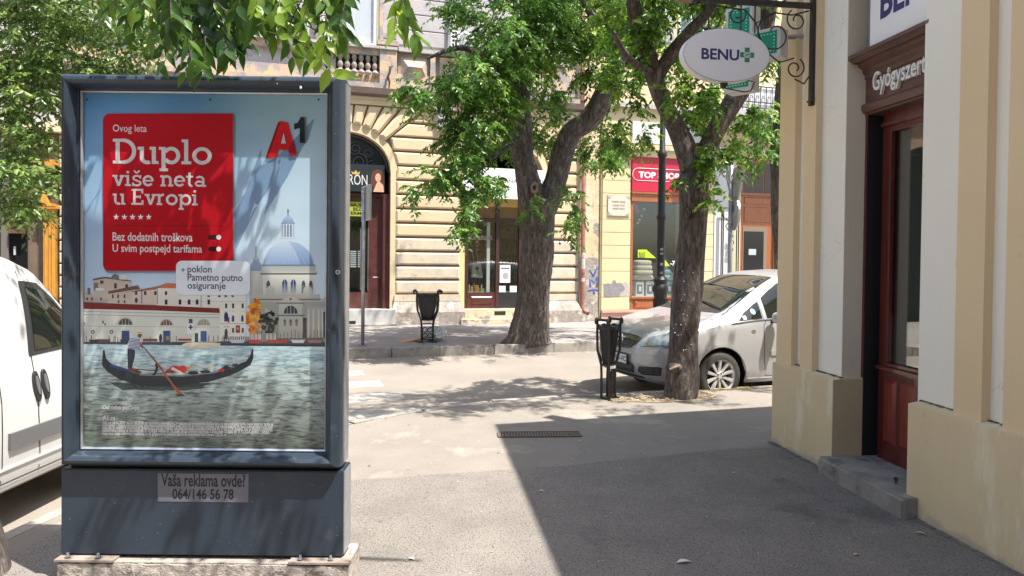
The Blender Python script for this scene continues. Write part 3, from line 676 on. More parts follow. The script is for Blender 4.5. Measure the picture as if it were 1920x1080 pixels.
# green pharmacy cross (light box with rows of small lamps), turned to the corner
gc = atY(1391, 95, 6.05)
gx = thing('pharmacy_cross', 'green light-up pharmacy cross in white casing behind the oval sign', 'pharmacy sign', gc, R(-42))
a_, t_ = .355, .118
def cross(a, t): return [(-t,-a),(t,-a),(t,-t),(a,-t),(a,t),(t,t),(t,a),(-t,a),(-t,t),(-a,t),(-a,-t),(-t,-t)]
MB().prism(cross(a_, t_), -.07, .09).build('casing', mat('cross_case', (.62,.62,.60,1), .5), gx)
M['ledpanel'] = mat('green_panel', (.0,.30,.17,1), .35)
MB().prism(cross(a_-.028, t_-.026), -.074, -.0705).build('green_face', M['ledpanel'], gx)
mm = mat('led_white', (.6,.95,.8,1), .4)
b = MB()
cp = cross(a_-.05, t_-.05)
for (x0, z0), (x1, z1) in zip(cp, cp[1:]+cp[:1]):
    L_ = math.hypot(x1-x0, z1-z0); n_ = max(1, int(L_/.026))
    for i in range(n_): t = i/n_; b.ball((x0+(x1-x0)*t, -.076, z0+(z1-z0)*t), .0062, 6, 4)
b.build('lamp_rows', mm, gx, fix=False)['kind'] = 'stuff'
MB().tube([(.1,.05,.1),(.45,.30,.1)], .02, 6).build('mount', M['grey_metal'], gx)
# ------------------------------------------------------------------ old rusticated house across the street
fb = thing('rusticated_house', 'old yellow rusticated town house with arched shopfronts and grey upper floor', 'building', F0, A17)
fx = lambda u, v=450, out=0: FU(u, v, out)[0]
fz = lambda v, u=860, out=0: FU(u, v, out)[1]
ztop = fz(199, 700)                            # under the cornice
AC1, AC2 = fx(650), fx(947); HW = 1.0; ZS = fz(318, 700); AR = .86      # arch centres, half width, springing, rise
AC0 = AC1-(AC2-AC1)
sL, sR = fx(560)-6.0, fx(1087)
GO = .07                                       # grooves lie at y = GO, block faces at y = 0
zst = fz(551, 860)                             # bottom of the blocks
def arch_panel(x0, x1, cx, hw, zs, rise, z0, zt, y0, y1):
    return MB().prism([(x0,z0),(cx-hw,z0)] + arc(cx, zs, hw, rise, 180, 0, 18) + [(cx+hw,z0),(x1,z0),(x1,zt),(x0,zt)], y0, y1)
mids = [(AC0+AC1)/2, (AC1+AC2)/2]
arch_panel(mids[0], mids[1], AC1, HW, ZS, AR, 0, ztop+.15, GO, .5).build('wall', M['groove'], fb)
arch_panel(mids[1], sR-.06, AC2, HW, ZS, AR, 0, ztop+.15, GO, .5).build('wall', M['groove'], fb)
arch_panel(sL, mids[0], AC0, HW, ZS, AR, 0, ztop+.15, GO, .5).build('wall', M['groove'], fb)
M['jamb'] = M['limeplaster']
def block(poly, m=None, dep=0.0, ch=.035):
    b = MB().boss(poly, GO+.002, dep, ch)
    return b.build('stone_block', m or M['plaster'], fb, fix=True)
# smooth plaster ring round each arch
for c in (AC1, AC2):
    inn = arc(c, ZS, HW-.004, AR-.004, 180, 0, 24); out = arc(c, ZS, HW+.16, AR+.19, 180, 0, 24)
    b = MB(); vs = []
    for (a, d) in zip(inn, out): vs += [(a[0], GO-.03, a[1]), (d[0], GO-.03, d[1])]
    b.add(vs, [(2*i, 2*i+1, 2*i+3, 2*i+2) for i in range(24)])
    n_ = len(inn); vs = [(p[0], GO-.03, p[1]) for p in inn] + [(p[0], .34, p[1]) for p in inn]
    b.add(vs, [(i, i+1, n_+i+1, n_+i) for i in range(n_-1)])
    b.build('arch_ring', M['plaster'], fb, fix=False)
    for s in (-1, 1):                          # smooth jambs below the springing
        x = c+s*HW
        MB().box(min(x, x+s*.13), max(x, x+s*.13), GO-.03, .34, .02, ZS).build('jamb', M['jamb'] if (c == AC2) else M['plaster'], fb)
# voussoirs
def ell(c, a, r0, r1): return (c+r0*math.cos(R(a)), ZS+r1*math.sin(R(a)))
for c in (AC1, AC2):
    angs = [90-9*11/2+11*k for k in range(10)]
    for a0, a1 in zip(angs, angs[1:]):
        P = []
        for a in (a0+.8, a1-.8):
            p = ell(c, a, HW+.16, AR+.19); d = (math.cos(R(a)), math.sin(R(a))); t = (ztop-p[1])/d[1]
            P.append((p, (p[0]+d[0]*t, ztop)))
        block([P[0][0], P[0][1], P[1][1], P[1][0]][::-1] if False else [P[1][0], P[0][0], P[0][1], P[1][1]], dep=-.03, ch=.05)
# courses on the piers
zr = [fz(v) for v in (551, 529, 501, 471, 441, 413, 387, 360, 324, 293, 262, 236, 204)]
zr = [zst + (ztop-zst)*k/13 for k in range(14)]
def xin(c, s, z):                              # edge of the block field next to the arch at height z
    if z < ZS: return c+s*(HW+.13)
    q = min(1, (z-ZS)/(AR+.19)); xe_ = (HW+.16)*math.sqrt(max(0, 1-q*q))
    a = 90-9*11/2; p = ell(0, a, HW+.16, AR+.19)
    xr = p[0]+(z-p[1])*math.cos(R(a))/math.sin(R(a)) if z > p[1] else 0
    return c+s*max(xe_, xr, 0)+s*.01
for (cl, cr_) in ((AC1, AC2), (AC2, None), (AC0, AC1)):
    for k in range(13):
        z0, z1 = zr[k]+.026, zr[k+1]-.026
        x0 = max(xin(cl, 1, z0), xin(cl, 1, z1)) if z1 > ZS else xin(cl, 1, z0)
        x0t = xin(cl, 1, z1) if z1 > ZS else x0; x0b = xin(cl, 1, z0)
        if cr_ is not None: x1b, x1t = xin(cr_, -1, z0), xin(cr_, -1, z1)
        else: x1b = x1t = sR
        if z1 > ZS: x0b, x0t = max(x0b, xin(cl, 1, min(z0, z1))), x0t
        mtl = M['plaster_grey'] if k < 4 else M['plaster']
        block([(x0b, z0), (x1b, z0), (x1t, z1), (x0t, z1)], mtl)
# stepped pier bases
for x0, x1 in ((AC1+HW, AC2-HW), (AC2+HW, sR+.05), (AC0+HW, AC1-HW)):
    b = MB(); b.box(x0+.10, x1-.10, -.02, .3, zst-.17, zst-.015); b.build('base_course', M['plaster_grey'], fb)
    b = MB(); b.add([(x0+.02,-.17,0),(x1-.02,-.17,0),(x1-.02,-.17,zst-.42),(x0+.02,-.17,zst-.42),(x0+.1,-.03,zst-.18),(x1-.1,-.03,zst-.18),(x0+.1,.3,zst-.18),(x1-.1,.3,zst-.18),(x0+.02,.3,0),(x1-.02,.3,0)],
                    [(0,1,2,3),(3,2,5,4),(4,5,7,6),(0,3,4,6,8),(1,9,7,5,2)]); b.build('base_course', M['peel_low'], fb)
# carved console between the arches
cx_, cz_ = FU(832, 228, .05)
b = MB(); b.prism([(cx_-.20, cz_+.26), (cx_-.15, cz_-.20), (cx_+.15, cz_-.20), (cx_+.20, cz_+.26)], -.10, .02); b.prism([(cx_-.24, cz_+.26), (cx_+.24, cz_+.26), (cx_+.24, cz_+.33), (cx_-.24, cz_+.33)], -.17, .02)
for k in range(5): b.ball((cx_-.14+.07*k, -.09, cz_-.22), (.035, .03, .035), 8, 5)
con = b.build('console', M['stone_up'], fb)
b = MB()
for s in (-1, 1):
    q = spiral(cx_+s*.09, cz_+.12, .09, 1.3, 90, s, n=22); b.tube([(p[0], -.11, p[2]) for p in q], .020, 6)
    q = spiral(cx_+s*.08, cz_-.10, .07, 1.3, -90, -s, n=22); b.tube([(p[0], -.11, p[2]) for p in q], .018, 6)
b.ball((cx_, -.11, cz_+.03), (.045, .04, .12), 8, 6); b.build('carving', M['stone_up'], con, smooth='all')
# cornice moulding and brown gutter
zg = fz(187, 720)
MB().box(sL, sR, -.04, .3, ztop+.02, ztop+.14).build('cornice_moulding', M['plaster'], fb)
MB().box(sL, sR, -.07, .3, ztop+.14, ztop+.20).build('cornice_moulding', M['plaster_grey'], fb)
b = MB(); pr = [(.02, 0), (-.10, 0), (-.17, .05), (-.18, .19), (-.15, .20), (.02, .21)]
zz = ztop+.20; n_ = len(pr)
b.add([(sL, p[0], zz+p[1]) for p in pr]+[(sR+.02, p[0], zz+p[1]) for p in pr], [(i, i+1, n_+i+1, n_+i) for i in range(n_-1)]+[tuple(range(n_, 2*n_))])
b.build('gutter', M['gutter'], fb, fix=False)
# -------- upper floor
zu0 = ztop+.42
ub = .10                                       # main upper face
def urect(u0, v0, u1, v1, y, y1, name, m, parent=None, vm=None):
    x0, za_ = FU(u0, vm or v1, -y); x1, _ = FU(u1, vm or v1, -y); _, zb2 = FU((u0+u1)/2, v0, -y); _, zc2 = FU((u0+u1)/2, v1, -y)
    return MB().box(x0, x1, y, y1, zc2, zb2).build(name, m, parent or fb)
MB().box(sL, sR, .16, .6, zu0-.3, 13).build('upper_wall', M['stone_up'], fb)
MB().box(sL, sR, -.06, .17, ztop+.405, fz(155, 690)).build('string_course', M['stone_up2'], fb)
zsill = fz(84, 690)
MB().box(sL, sR, .07, .17, fz(155, 690), fz(132, 690)).build('balustrade_plinth', M['stone_up2'], fb)
# sill rail above the balusters
MB().box(sL, fx(712, 100), .02, .17, fz(100, 670), fz(88, 670)).build('sill_band', M['stone_up2'], fb)
MB().box(sL, fx(745, 90), -.06, .17, fz(88, 670), fz(83, 670)).build('sill_ledge', M['stone_up'], fb)
MB().box(fx(630, 110), fx(711, 110), .155, .165, fz(133, 670), fz(99, 670)).build('balustrade_shade', M['dark_room'], fb)  # near-black sheet paints the shade behind the balusters
zb0, zb1 = fz(133, 670, 0), fz(100, 670, 0)
hb = zb1-zb0; bp = [(.055,0),(.075,.04*hb),(.06,.08*hb),(.035,.12*hb),(.06,.22*hb),(.085,.38*hb),(.06,.52*hb),(.035,.6*hb),(.05,.66*hb),(.075,.8*hb),(.06,.93*hb),(.07,hb)]
bal = MB().lathe([(r_*.80, h_) for r_, h_ in bp], n=12).build('baluster', M['stone_dark'], fb, smooth='all')  # dark stucco puts the shade under the sill into the baluster colour
k = 0
def balrow(u0, u1, n_):
    global k
    for i in range(n_):
        x = fx(u0, 110)+(fx(u1, 110)-fx(u0, 110))*(i+.5)/n_
        o_ = bal if k == 0 else bal.copy()
        if k: link(o_, fb)
        o_.location = (x, .09, zb0); k += 1
balrow(632, 710, 6); balrow(272, 350, 6)
b = MB()
for i in range(6):
    x = fx(632, 110)+(fx(710, 110)-fx(632, 110))*(i+.5)/6; b.ball((x, .0, zb0-.02), (.075, .07, .06), 10, 6)
b.build('baluster_foot', M['stone_up2'], fb, smooth='all')
MB().box(fx(272,110), fx(350,110), .155, .165, zb0, zb1).build('balustrade_shade', M['dark_room'], fb)  # same painted shade behind the second baluster row
# pedestal, pilaster and raised panel
urect(712, 84, 744, 165, -.02, .17, 'pedestal', M['stone_up2'])
urect(708, 76, 748, 84, -.06, .17, 'pedestal_cap', M['stone_up2'])
urect(716, -60, 738, 62, .05, .17, 'pilaster', M['stone_up'])
for v0, v1, g in ((62, 66, 3), (66, 71, 6), (71, 76, 4)): urect(716-g, v0, 738+g, v1, .04-.005*g, .17, 'pilaster_base', M['stone_up2'])
x0, z0_ = FU(747, 150, 0); x1, z1_ = FU(806, 103, 0)
MB().box(x0, x1, .11, .17, z0_-.05, z1_+.02).build('panel_ground', M['stone_dark'], fb)
b = MB(); xm, zm = (x0+x1)/2, (z0_+z1_)/2; q = [(x0+.07, .11, z0_+.07), (x1-.04, .11, z0_+.07), (x1-.04, .11, z1_-.07), (x0+.07, .11, z1_-.07), (xm-.15, -.03, zm), (xm+.18, -.03, zm)]
b.add(q, [(0,1,5,4),(1,2,5),(2,3,4,5),(3,0,4)]); b.build('pyramid_block', M['stone_up2'], fb, fix=False)
MB().box(x0-.0, x1+3.5, -.0, .17, z1_+.03, z1_+.12).build('sill_band', M['stone_up'], fb)
MB().box(x1+.02, x1+.14, .02, .17, z0_-.1, z1_+.03).build('panel_side', M['stone_up2'], fb)
MB().box(x1+.25, sR, .05, .17, z0_-.05, z1_-.02).build('wall_panel', M['stone_up2'], fb)
# ashlar joints of the upper wall: raised stone courses
for i in range(9):
    z_a = FU(790, 85, 0)[1]+.37*i; MB().boss([(fx(741, 30), z_a+.012), (fx(1087, 30)-.1, z_a+.012), (fx(1087, 30)-.1, z_a+.36), (fx(741, 30), z_a+.36)], .16, .125, .012).build('stone_block', M['stone_up'], fb)
    MB().boss([(sL, z_a+.012), (fx(606, 30)-.3, z_a+.012), (fx(606, 30)-.3, z_a+.36), (sL, z_a+.36)], .16, .125, .012).build('stone_block', M['stone_up'], fb)
# tall window with white frame, grey mesh curtain
wn = MB(); wx0, wz0 = FU(604, 80, -.05); wx1, _ = FU(706, 80, -.05)
fr = .065; wt = wz0+2.4; wm = (FU(652, 60, -.05)[0])
for a, b_, c, d in ((wx0, wx1, wz0-.02, wz0+.09), (wx0, wx0+fr, wz0+.09, wt), (wx1-fr, wx1, wz0+.09, wt), (wm-.03, wm+.05, wz0+.09, wt)):
    wn.box(a, b_, .05, .15, c, d)
wo = wn.build('window', M['white'], fb); wo['label'] = 'tall white upper window with grey mesh blind'
MB().box(wx0+fr, wx1-fr, .125, .13, wz0+.09, wt).build('blind', mat('grey_mesh_blind', (.62,.61,.62,1), .8, var=(.54,.53,.54,1), vs=4, stretch=(14,1,.3)), wo)
MB().box(wx0+fr, wx1-fr, .095, .10, wz0+.09, wt).build('pane', M['glass_clear'], wo)
for a, b_, m_ in ((wx1+.01, wx1+.06, M['plaster']), (wx1+.06, wx1+.14, M['stone_up2']), (wx0-.14, wx0-.01, M['stone_up2'])): MB().box(a, b_, .03 if m_ is M['plaster'] else 0, .17, wz0-.04, 12).build('window_surround', m_, fb)
# second window of the floor, seen through the leaves
for ua, ub_ in ((1000, 1075), (330, 415)):
    x0, z0_ = FU(ua, 60, -.08); x1, _ = FU(ub_, 60, -.08)
    b = MB()
    for a, b_, c, d in ((x0, x1, z0_, z0_+.09), (x0, x0+fr, z0_+.09, z0_+2.3), (x1-fr, x1, z0_+.09, z0_+2.3), ((x0+x1)/2-.04, (x0+x1)/2+.04, z0_+.09, z0_+2.3)): b.box(a, b_, .04, .15, c, d)
    w2 = b.build('window', M['white'], fb); MB().box(x0+fr, x1-fr, .12, .125, z0_+.09, z0_+2.3).build('pane', mat('old_pane', (.10,.11,.12,1), .1), w2)
    MB().box(x0-.2, x0-.01, .0, .17, z0_-.1, 12).build('window_surround', M['stone_up2'], fb); MB().box(x1+.01, x1+.2, .0, .17, z0_-.1, 12).build('window_surround', M['stone_up2'], fb)
# old lamp hook on the pedestal
hk = FU(731, 140, .04)
MB().tube([(hk[0]+.05, -.10, hk[1]+.18), (hk[0], -.12, hk[1]+.16), (hk[0]-.02, -.12, hk[1]+.02), (hk[0]-.06, -.14, hk[1]-.08), (hk[0]-.02, -.15, hk[1]-.20), (hk[0]-.03, -.12, hk[1]-.34)], [.02,.03,.025,.03,.02,.012], 6).build('wall_hook', M['iron'], fb, smooth='all')
# air conditioner
ac0 = FU(845, 90, .3); ac1 = FU(890, 62, .3)
ac = thing('air_conditioner', 'white air conditioner unit on the grey upper wall half hidden by leaves', 'air conditioner', F0 + E*ac0[0] + NF*.0, A17); ac.location.z = ac0[1]
W_, H_ = ac1[0]-ac0[0], ac1[1]-ac0[1]
MB().box(0, W_, -.32, -.02, 0, H_).build('casing', M['white'], ac)
MB().ring((W_*.60, H_*.5), .02, H_*.40, -.33, -.322, 24).build('fan_grille', mat('grille_grey', (.30,.30,.30,1), .6), ac)
b = MB()
for i in range(9):
    a = i*math.pi/9; r_ = H_*.40; b.tube([(W_*.6-r_*math.cos(a), -.334, H_*.5-r_*math.sin(a)), (W_*.6+r_*math.cos(a), -.334, H_*.5+r_*math.sin(a))], .004, 4)
b.build('guard_wire', M['white'], ac)
b = MB()
for i in range(5):
    for j in range(2): b.box(.03+.07*j, .08+.07*j, -.324, -.3201, .06+.09*i, .11+.09*i)
b.build('side_vents', M['black'], ac)['kind'] = 'stuff'
for s in (.1, W_-.1): MB().box(s-.015, s+.015, -.34, .17, -.04, -.003).build('bracket', M['grey_metal'], ac)
MB().tube([(fx(843, 30), .06, ac0[1]+.3), (fx(843, 30), .06, 12)], .035, 8).build('downpipe', M['grey_metal'], fb)

# -------- shop in the left arch
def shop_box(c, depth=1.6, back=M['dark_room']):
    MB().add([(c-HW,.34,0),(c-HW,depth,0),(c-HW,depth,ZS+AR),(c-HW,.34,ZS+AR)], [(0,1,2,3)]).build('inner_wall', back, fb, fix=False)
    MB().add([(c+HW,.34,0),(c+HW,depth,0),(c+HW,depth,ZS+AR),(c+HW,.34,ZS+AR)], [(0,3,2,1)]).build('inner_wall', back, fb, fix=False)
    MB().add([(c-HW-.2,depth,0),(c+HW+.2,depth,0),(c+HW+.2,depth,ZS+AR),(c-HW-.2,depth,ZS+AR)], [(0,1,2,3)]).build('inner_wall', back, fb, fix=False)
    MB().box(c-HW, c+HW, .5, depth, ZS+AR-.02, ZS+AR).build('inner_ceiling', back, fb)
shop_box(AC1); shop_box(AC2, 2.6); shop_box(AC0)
M['marble'] = mat('pale_marble', (.55,.54,.52,1), .5, var=(.42,.41,.40,1), vs=4)
zstep = fz(580, 700, 0)
MB().box(AC1-HW-.02, AC1+HW+.10, -.22, .5, 0, zstep).build('marble_step', M['marble'], fb)
MB().box(AC1-HW-.02, AC1+HW+.13, -.26, .5, 0, .03).build('step_foot', M['stepstone'], fb)
MB().box(fx(652,590,.22), fx(667,590,.22), -.224, -.2, .05, .12).build('step_vent', M['black'], fb)
# sign board with the visible end of the name and a portrait
zs0, zs1 = fz(360, 700, -.1), fz(309, 700, -.1)
sxe = fx(721, 340, -.1)
sb = MB().box(AC1-HW, sxe, .10, .16, zs0, zs1).build('sign_board', mat('dark_sign', (.022,.028,.032,1), .35), fb)
sb['label'] = 'dark shop sign with crown and portrait above the maroon door'
tx0, tz0 = FU(654, 346, -.1); tx1, tz1 = FU(689, 328, -.1)
M['silver'] = mat('silver_letters', (.62,.62,.60,1), .4)
text_fit('RON', tx0, tz0, tx1, tz1, .097, M['silver'], sb, bold=.0)
M['gold'] = mat('gold_print', (.55,.36,.08,1), .4)
kx, kz = FU(667, 327, -.1); u_ = .0127
MB().add([(kx-6*u_,.097,kz),(kx+6*u_,.097,kz),(kx+8*u_,.097,kz+6*u_),(kx+3.5*u_,.097,kz+3*u_),(kx,.097,kz+8*u_),(kx-3.5*u_,.097,kz+3*u_),(kx-8*u_,.097,kz+6*u_)], [(0,1,2,3,4,5,6)]).build('crown_emblem', M['gold'], sb)
# portrait: flat print of a woman with dark hair, hand at her chin
px_, pz_ = FU(708, 337, -.1); y_ = .098
skin, hair = mat('print_skin', (.62,.36,.24,1), .5), mat('print_hair', (.10,.035,.02,1), .5)
def eb(cx, cz, rx, rz, y, a0=0, a1=360, n=18): return MB().add([(x, y, z) for x, z in arc(cx, cz, rx, rz, a0, a1, n)], [tuple(range(n+1))])
b = eb(px_+.0, pz_+.07, .15, .17, y_); b.v += []; pr_ = b.build('portrait_hair', hair, sb)
eb(px_-.09, pz_-.03, .07, .15, y_-.0005).build('portrait_hair', hair, sb); eb(px_+.11, pz_-.0, .05, .14, y_-.0005).build('portrait_hair', hair, sb)
MB().add([(px_-.10,y_-.001,zs0+.005),(px_+.15,y_-.001,zs0+.005),(px_+.13,y_-.001,pz_-.12),(px_+.02,y_-.001,pz_-.02),(px_-.03,y_-.001,pz_-.10)], [(0,1,2,3,4)]).build('portrait_shoulder', skin, sb)
eb(px_+.01, pz_+.05, .065, .10, y_-.0015).build('portrait_face', skin, sb)
for s in (-.025, .03): eb(px_+.01+s, pz_+.065, .014, .008, y_-.002, n=8).build('portrait_eye', hair, sb)
eb(px_+.015, pz_+.0, .02, .008, y_-.002, n=8).build('portrait_mouth', mat('print_lip', (.45,.04,.04,1), .5), sb)
# iron fanlight with scrolls
b = MB()
zf0, zf1 = zs1, ZS+AR
for cx0, cz0, r_, s in ((AC1+.62, ZS+.08, .17, 1), (AC1+.30, ZS+.20, .20, -1), (AC1+.45, ZS-.12, .14, 1), (AC1+.05, ZS+.1, .2, 1), (AC1+.75, ZS-.12, .10, -1), (AC1+.2, ZS+.5, .16, 1), (AC1+.5, ZS+.42, .12, -1), (AC1-.3, ZS+.15, .2, -1), (AC1-.6, ZS+.1, .2, 1)):
    b.tube([(p[0], .30, p[2]) for p in spiral(cx0, cz0, r_, 1.7, 90, s, n=26)], .014, 5)
ring_ = arc(AC1, ZS, HW-.05, AR-.05, 180, 0, 20); b.tube([(p[0], .30, p[1]) for p in ring_], .022, 5)
tag(b.build('fanlight_grille', mat('grille_iron', (.09,.09,.095,1), .5), fb, smooth='all'), kind='stuff')
MB().box(AC1-HW, AC1+HW, .36, .38, zs1-.05, ZS+AR).build('fanlight_glass', mat('dusty_dark_glass', (.025,.028,.03,1), .25), fb)
# doors
zd1 = zs0-.03
d0, d1 = fx(655, 450, -.2), fx(719, 450, -.2)
MB().box(d1-.02, AC1+HW, .16, .34, zstep, zd1).build('door_frame', M['maroon'], fb)
MB().box(d0-.8, d1, .22, .34, zd1-.06, zd1).build('door_frame', M['maroon'], fb)
dr = MB().box(fx(690, 450, -.3), d1-.02, .30, .34, zstep, zd1-.06).build('door', M['maroon'], fb)
xq = fx(699, 450, -.3)
MB().boss([(xq, zstep+.1), (d1-.07, zstep+.1), (d1-.07, zstep+.75), (xq, zstep+.75)], .30, .285, .02).build('panel', M['maroon'], dr)
MB().box(d0-.8, fx(690, 450, -.3), .30, .34, zstep, fz(548, 670, -.3)).build('shop_apron', mat('apron_slats', (.14,.045,.035,1), .5, var=(.08,.03,.025,1), vs=7, stretch=(.3,1,6)), fb)
sw = MB().box(d0-.8, fx(688, 450, -.3), .31, .315, fz(548, 670, -.3), zd1-.06).build('pane', M['glass'], fb)
tx0, tz0 = FU(652, 405, -.22); tx1, tz1 = FU(682, 379, -.22)
yb = MB().box(tx0-.3, tx1, .22, .222, tz0, tz1).build('notice', mat('yellow_notice', (.36,.40,.03,1), .5), fb)
yb['label'] = 'yellow notice with black capitals in the maroon door'
h3 = (tz1-tz0)/3.4
for i, t_ in enumerate(('SA ILI', 'BEZ', 'TERMINA')):
    zc_ = tz1-h3*(i+1)-.01
    a_, b2 = {0: (658, 690), 1: (662, 680), 2: (651, 692)}[i]
    if i == 0: text_fit('SA IL', fx(657,390,-.22), zc_, fx(680,390,-.22), zc_+h3*.8, .218, M['black'], yb, bold=.03)
    elif i == 1: text_fit('BEZ', fx(662,390,-.22), zc_, fx(678,390,-.22), zc_+h3*.8, .218, M['black'], yb, bold=.03)
    else: text_fit('TERMI', fx(651,390,-.22), zc_, fx(680,390,-.22), zc_+h3*.8, .218, M['black'], yb, bold=.03)
# price list in the window
M['pale_print'] = mat('pale_print', (.4,.45,.46,1), .6)
b = MB()
for i in range(9):
    zz = fz(472, 668, -.3)-.045*i; b.box(fx(657, 480, -.3), fx(668, 480, -.3), .305, .306, zz, zz+.018); b.box(fx(671, 480, -.3), fx(675, 480, -.3), .305, .306, zz, zz+.018)
tag(b.build('price_list', M['pale_print'], fb), kind='stuff')
b = MB()
for x in (fx(676, 480, -.3), fx(690, 480, -.3)): b.box(x-.006, x+.006, .295, .30, fz(545, 670, -.3), fz(428, 670, -.3))
b.build('glazing_bar', M['grey_metal'], fb)

# -------- shop in the right arch
zp2 = fz(580, 900, 0)
MB().box(AC2-HW-.02, AC2+HW+.02, -.12, 1.0, 0, zp2-.0).build('stone_sill', M['peel'], fb)
MB().box(AC2-HW-.14, AC2+HW+.1, -.30, -.1, 0, zp2-.22).build('stone_step', M['peel'], fb)
MB().box(fx(927,586,.12), fx(948,586,.12), -.123, -.1, zp2-.14, zp2-.04).build('step_vent', M['black'], fb)
zd2 = fz(412, 900, -.3); zt2 = fz(345, 900, -.3)
M['darkwood'] = mat('dark_brown_wood', (.055,.025,.022,1), .4, coat=.2)
M['brownpanel'] = mat('brown_panel', (.24,.11,.05,1), .5, var=(.16,.07,.03,1), vs=6)
sf = MB()
xs_ = [fx(u, 450, -.3) for u in (876, 929, 935, 972, 978)]
sf.box(AC2-HW, xs_[0]+.02, .26, .36, zp2, zt2); sf.box(xs_[1], xs_[2], .24, .36, zp2, zt2); sf.box(xs_[3], xs_[4], .24, .36, zp2, zt2); sf.box(xs_[4], AC2+HW, .26, .36, zp2, zt2-.1)
sf.box(xs_[0]+.02, xs_[1], .25, .36, zd2-.05, zd2+.05); sf.box(xs_[2], xs_[3], .25, .36, zd2-.05, zd2+.05)
sf.box(AC2-HW, AC2+HW, .27, .36, zt2, zt2+.08)
sf.build('shop_frame', M['darkwood'], fb)
MB().box(xs_[0]+.02, xs_[1], .28, .33, zd2+.05, zt2).build('transom_panel', M['brownpanel'], fb); MB().box(xs_[2], xs_[3], .28, .33, zd2+.05, zt2).build('transom_panel', mat('amber_panel', (.17,.11,.03,1), .4), fb)
zap = fz(548, 900, -.3)
ap = MB().box(xs_[0]+.02, xs_[1], .26, .34, zp2, zap).build('shop_apron', M['maroon'], fb)
MB().boss([(xs_[0]+.1, zp2+.12), (xs_[1]-.08, zp2+.12), (xs_[1]-.08, zap-.1), (xs_[0]+.1, zap-.1)], .26, .235, .03).build('panel', M['maroon'], ap)
MB().box(xs_[2], xs_[3], .27, .34, zp2, zap+.0).build('door_apron', M['black'], fb)
MB().box(xs_[0]+.02, xs_[1], .29, .295, zap, zd2-.05).build('pane', M['glass'], fb); MB().box(xs_[2], xs_[3], .29, .295, zap, zd2-.05).build('pane', M['glass'], fb)
MB().box(fx(913, 450, -.32), fx(919, 450, -.32), .32, .36, zap, zt2).build('white_post', M['white'], fb)
MB().box(AC2-HW, AC2+HW, .36, 1.1, zap-.04, zap).build('display_shelf', M['white'], fb)
# interior shelves in warm light tones
b = MB()
cols = [(.5,.25,.08,1),(.35,.1,.05,1),(.55,.45,.12,1),(.12,.2,.08,1),(.45,.4,.33,1),(.2,.1,.05,1)]
shm = [mat('goods_%s' % 'abcdef'[i], c, .6) for i, c in enumerate(cols)]
for i in range(5):
    MB().box(AC2-HW+.05, AC2+HW-.05, 1.9, 2.2, zap+.1+.42*i, zap+.13+.42*i).build('shelf', M['brownpanel'], fb)
for j in range(6):
    b = MB()
    for i in range(34):
        x = rnd.uniform(AC2-HW+.1, AC2+HW-.15); r_ = rnd.randrange(5); b.box(x, x+rnd.uniform(.05,.1), 1.85, 1.95, zap+.13+.42*r_, zap+.13+.42*r_+rnd.uniform(.12,.3))
    tag(b.build('shelf_goods', shm[j], fb), kind='stuff')
goods = [(880,.06,.20,0),(885,.05,.16,4),(889,.05,.22,1),(894,.09,.17,0),(899,.05,.11,3),(903,.04,.2,2),(907,.07,.09,4),(912,.06,.13,1),(916,.05,.2,4),(920,.08,.08,5),(924,.06,.16,1),(926,.05,.1,2)]
names = ['amber jar', 'white tub', 'slim red bottle', 'orange carton', 'low green tin', 'tall yellow bottle', 'wide pale box', 'small red box', 'tall white bottle', 'flat brown box', 'red tea carton', 'stubby yellow jar']
where = ['at the window end by the jamb', 'second in the row from the jamb', 'third in the row from the jamb', 'beneath the cotton bag', 'under the bag strap side', 'standing tall under the bag', 'mid row left of the white post', 'before the white post', 'against the white post', 'flat behind the white post', 'near the door frame', 'last by the door frame']
for (u, wd_, h, ci), nm, wh in zip(goods, names, where):
    x = fx(u, 540, -.4); pt = F0 + E*x + NF*-.42
    b = MB()
    if 'box' in nm or 'carton' in nm: b.box(-wd_/2, wd_/2, -.04, .04, 0, h)
    else: b.lathe([(wd_/2,0),(wd_/2,h*.7),(wd_*.25,h*.82),(wd_*.25,h),(wd_*.2,h)], n=10)
    o_ = b.build('shop_product', shm[ci]); o_.location = (pt.x, pt.y, zap); o_.rotation_euler = (0, 0, A17); tag(o_, nm + ' on the shop display shelf, ' + wh, 'product', 'products in the health shop window')
for u0, v0, u1, v1, lab in ((937, 497, 957, 530, 'white printed notice taped to the glass of the health shop door'), (936, 536, 948, 548, 'small square card at the foot of the shop door glass'), (956, 536, 969, 548, 'pale card low in the corner of the shop door glass')):
    x0, z0_ = FU(u0, v1, -.28); x1, z1_ = FU(u1, v0, -.28)
    pt = F0 + E*x0 + NF*-.283
    o_ = MB().box(0, x1-x0, 0, .003, 0, z1_-z0_).build('notice', M['white']); o_.location = (pt.x, pt.y, z0_); o_.rotation_euler = (0, 0, A17); tag(o_, lab, 'notice')
    if v1 == 530:
        W_ = x1-x0; H_ = z1_-z0_
        eb(W_*.55, H_*.38, W_*.3, W_*.32, -.001).build('print_disc', mat('print_grey', (.35,.36,.34,1), .6), o_)
        MB().add([(W_*.1,-.001,H_*.85),(W_*.9,-.001,H_*.85),(W_*.9,-.001,H_*.78),(W_*.1,-.001,H_*.78)], [(0,1,2,3)]).build('print_line', M['navy'], o_)
# window lettering
x0, z0_ = FU(882, 450, -.28); x1, z1_ = FU(922, 438, -.28)
text_fit('Granum', x0, z0_, x1, z1_, .286, mat('beige_print', (.30,.27,.22,1), .6), fb, bold=.02)
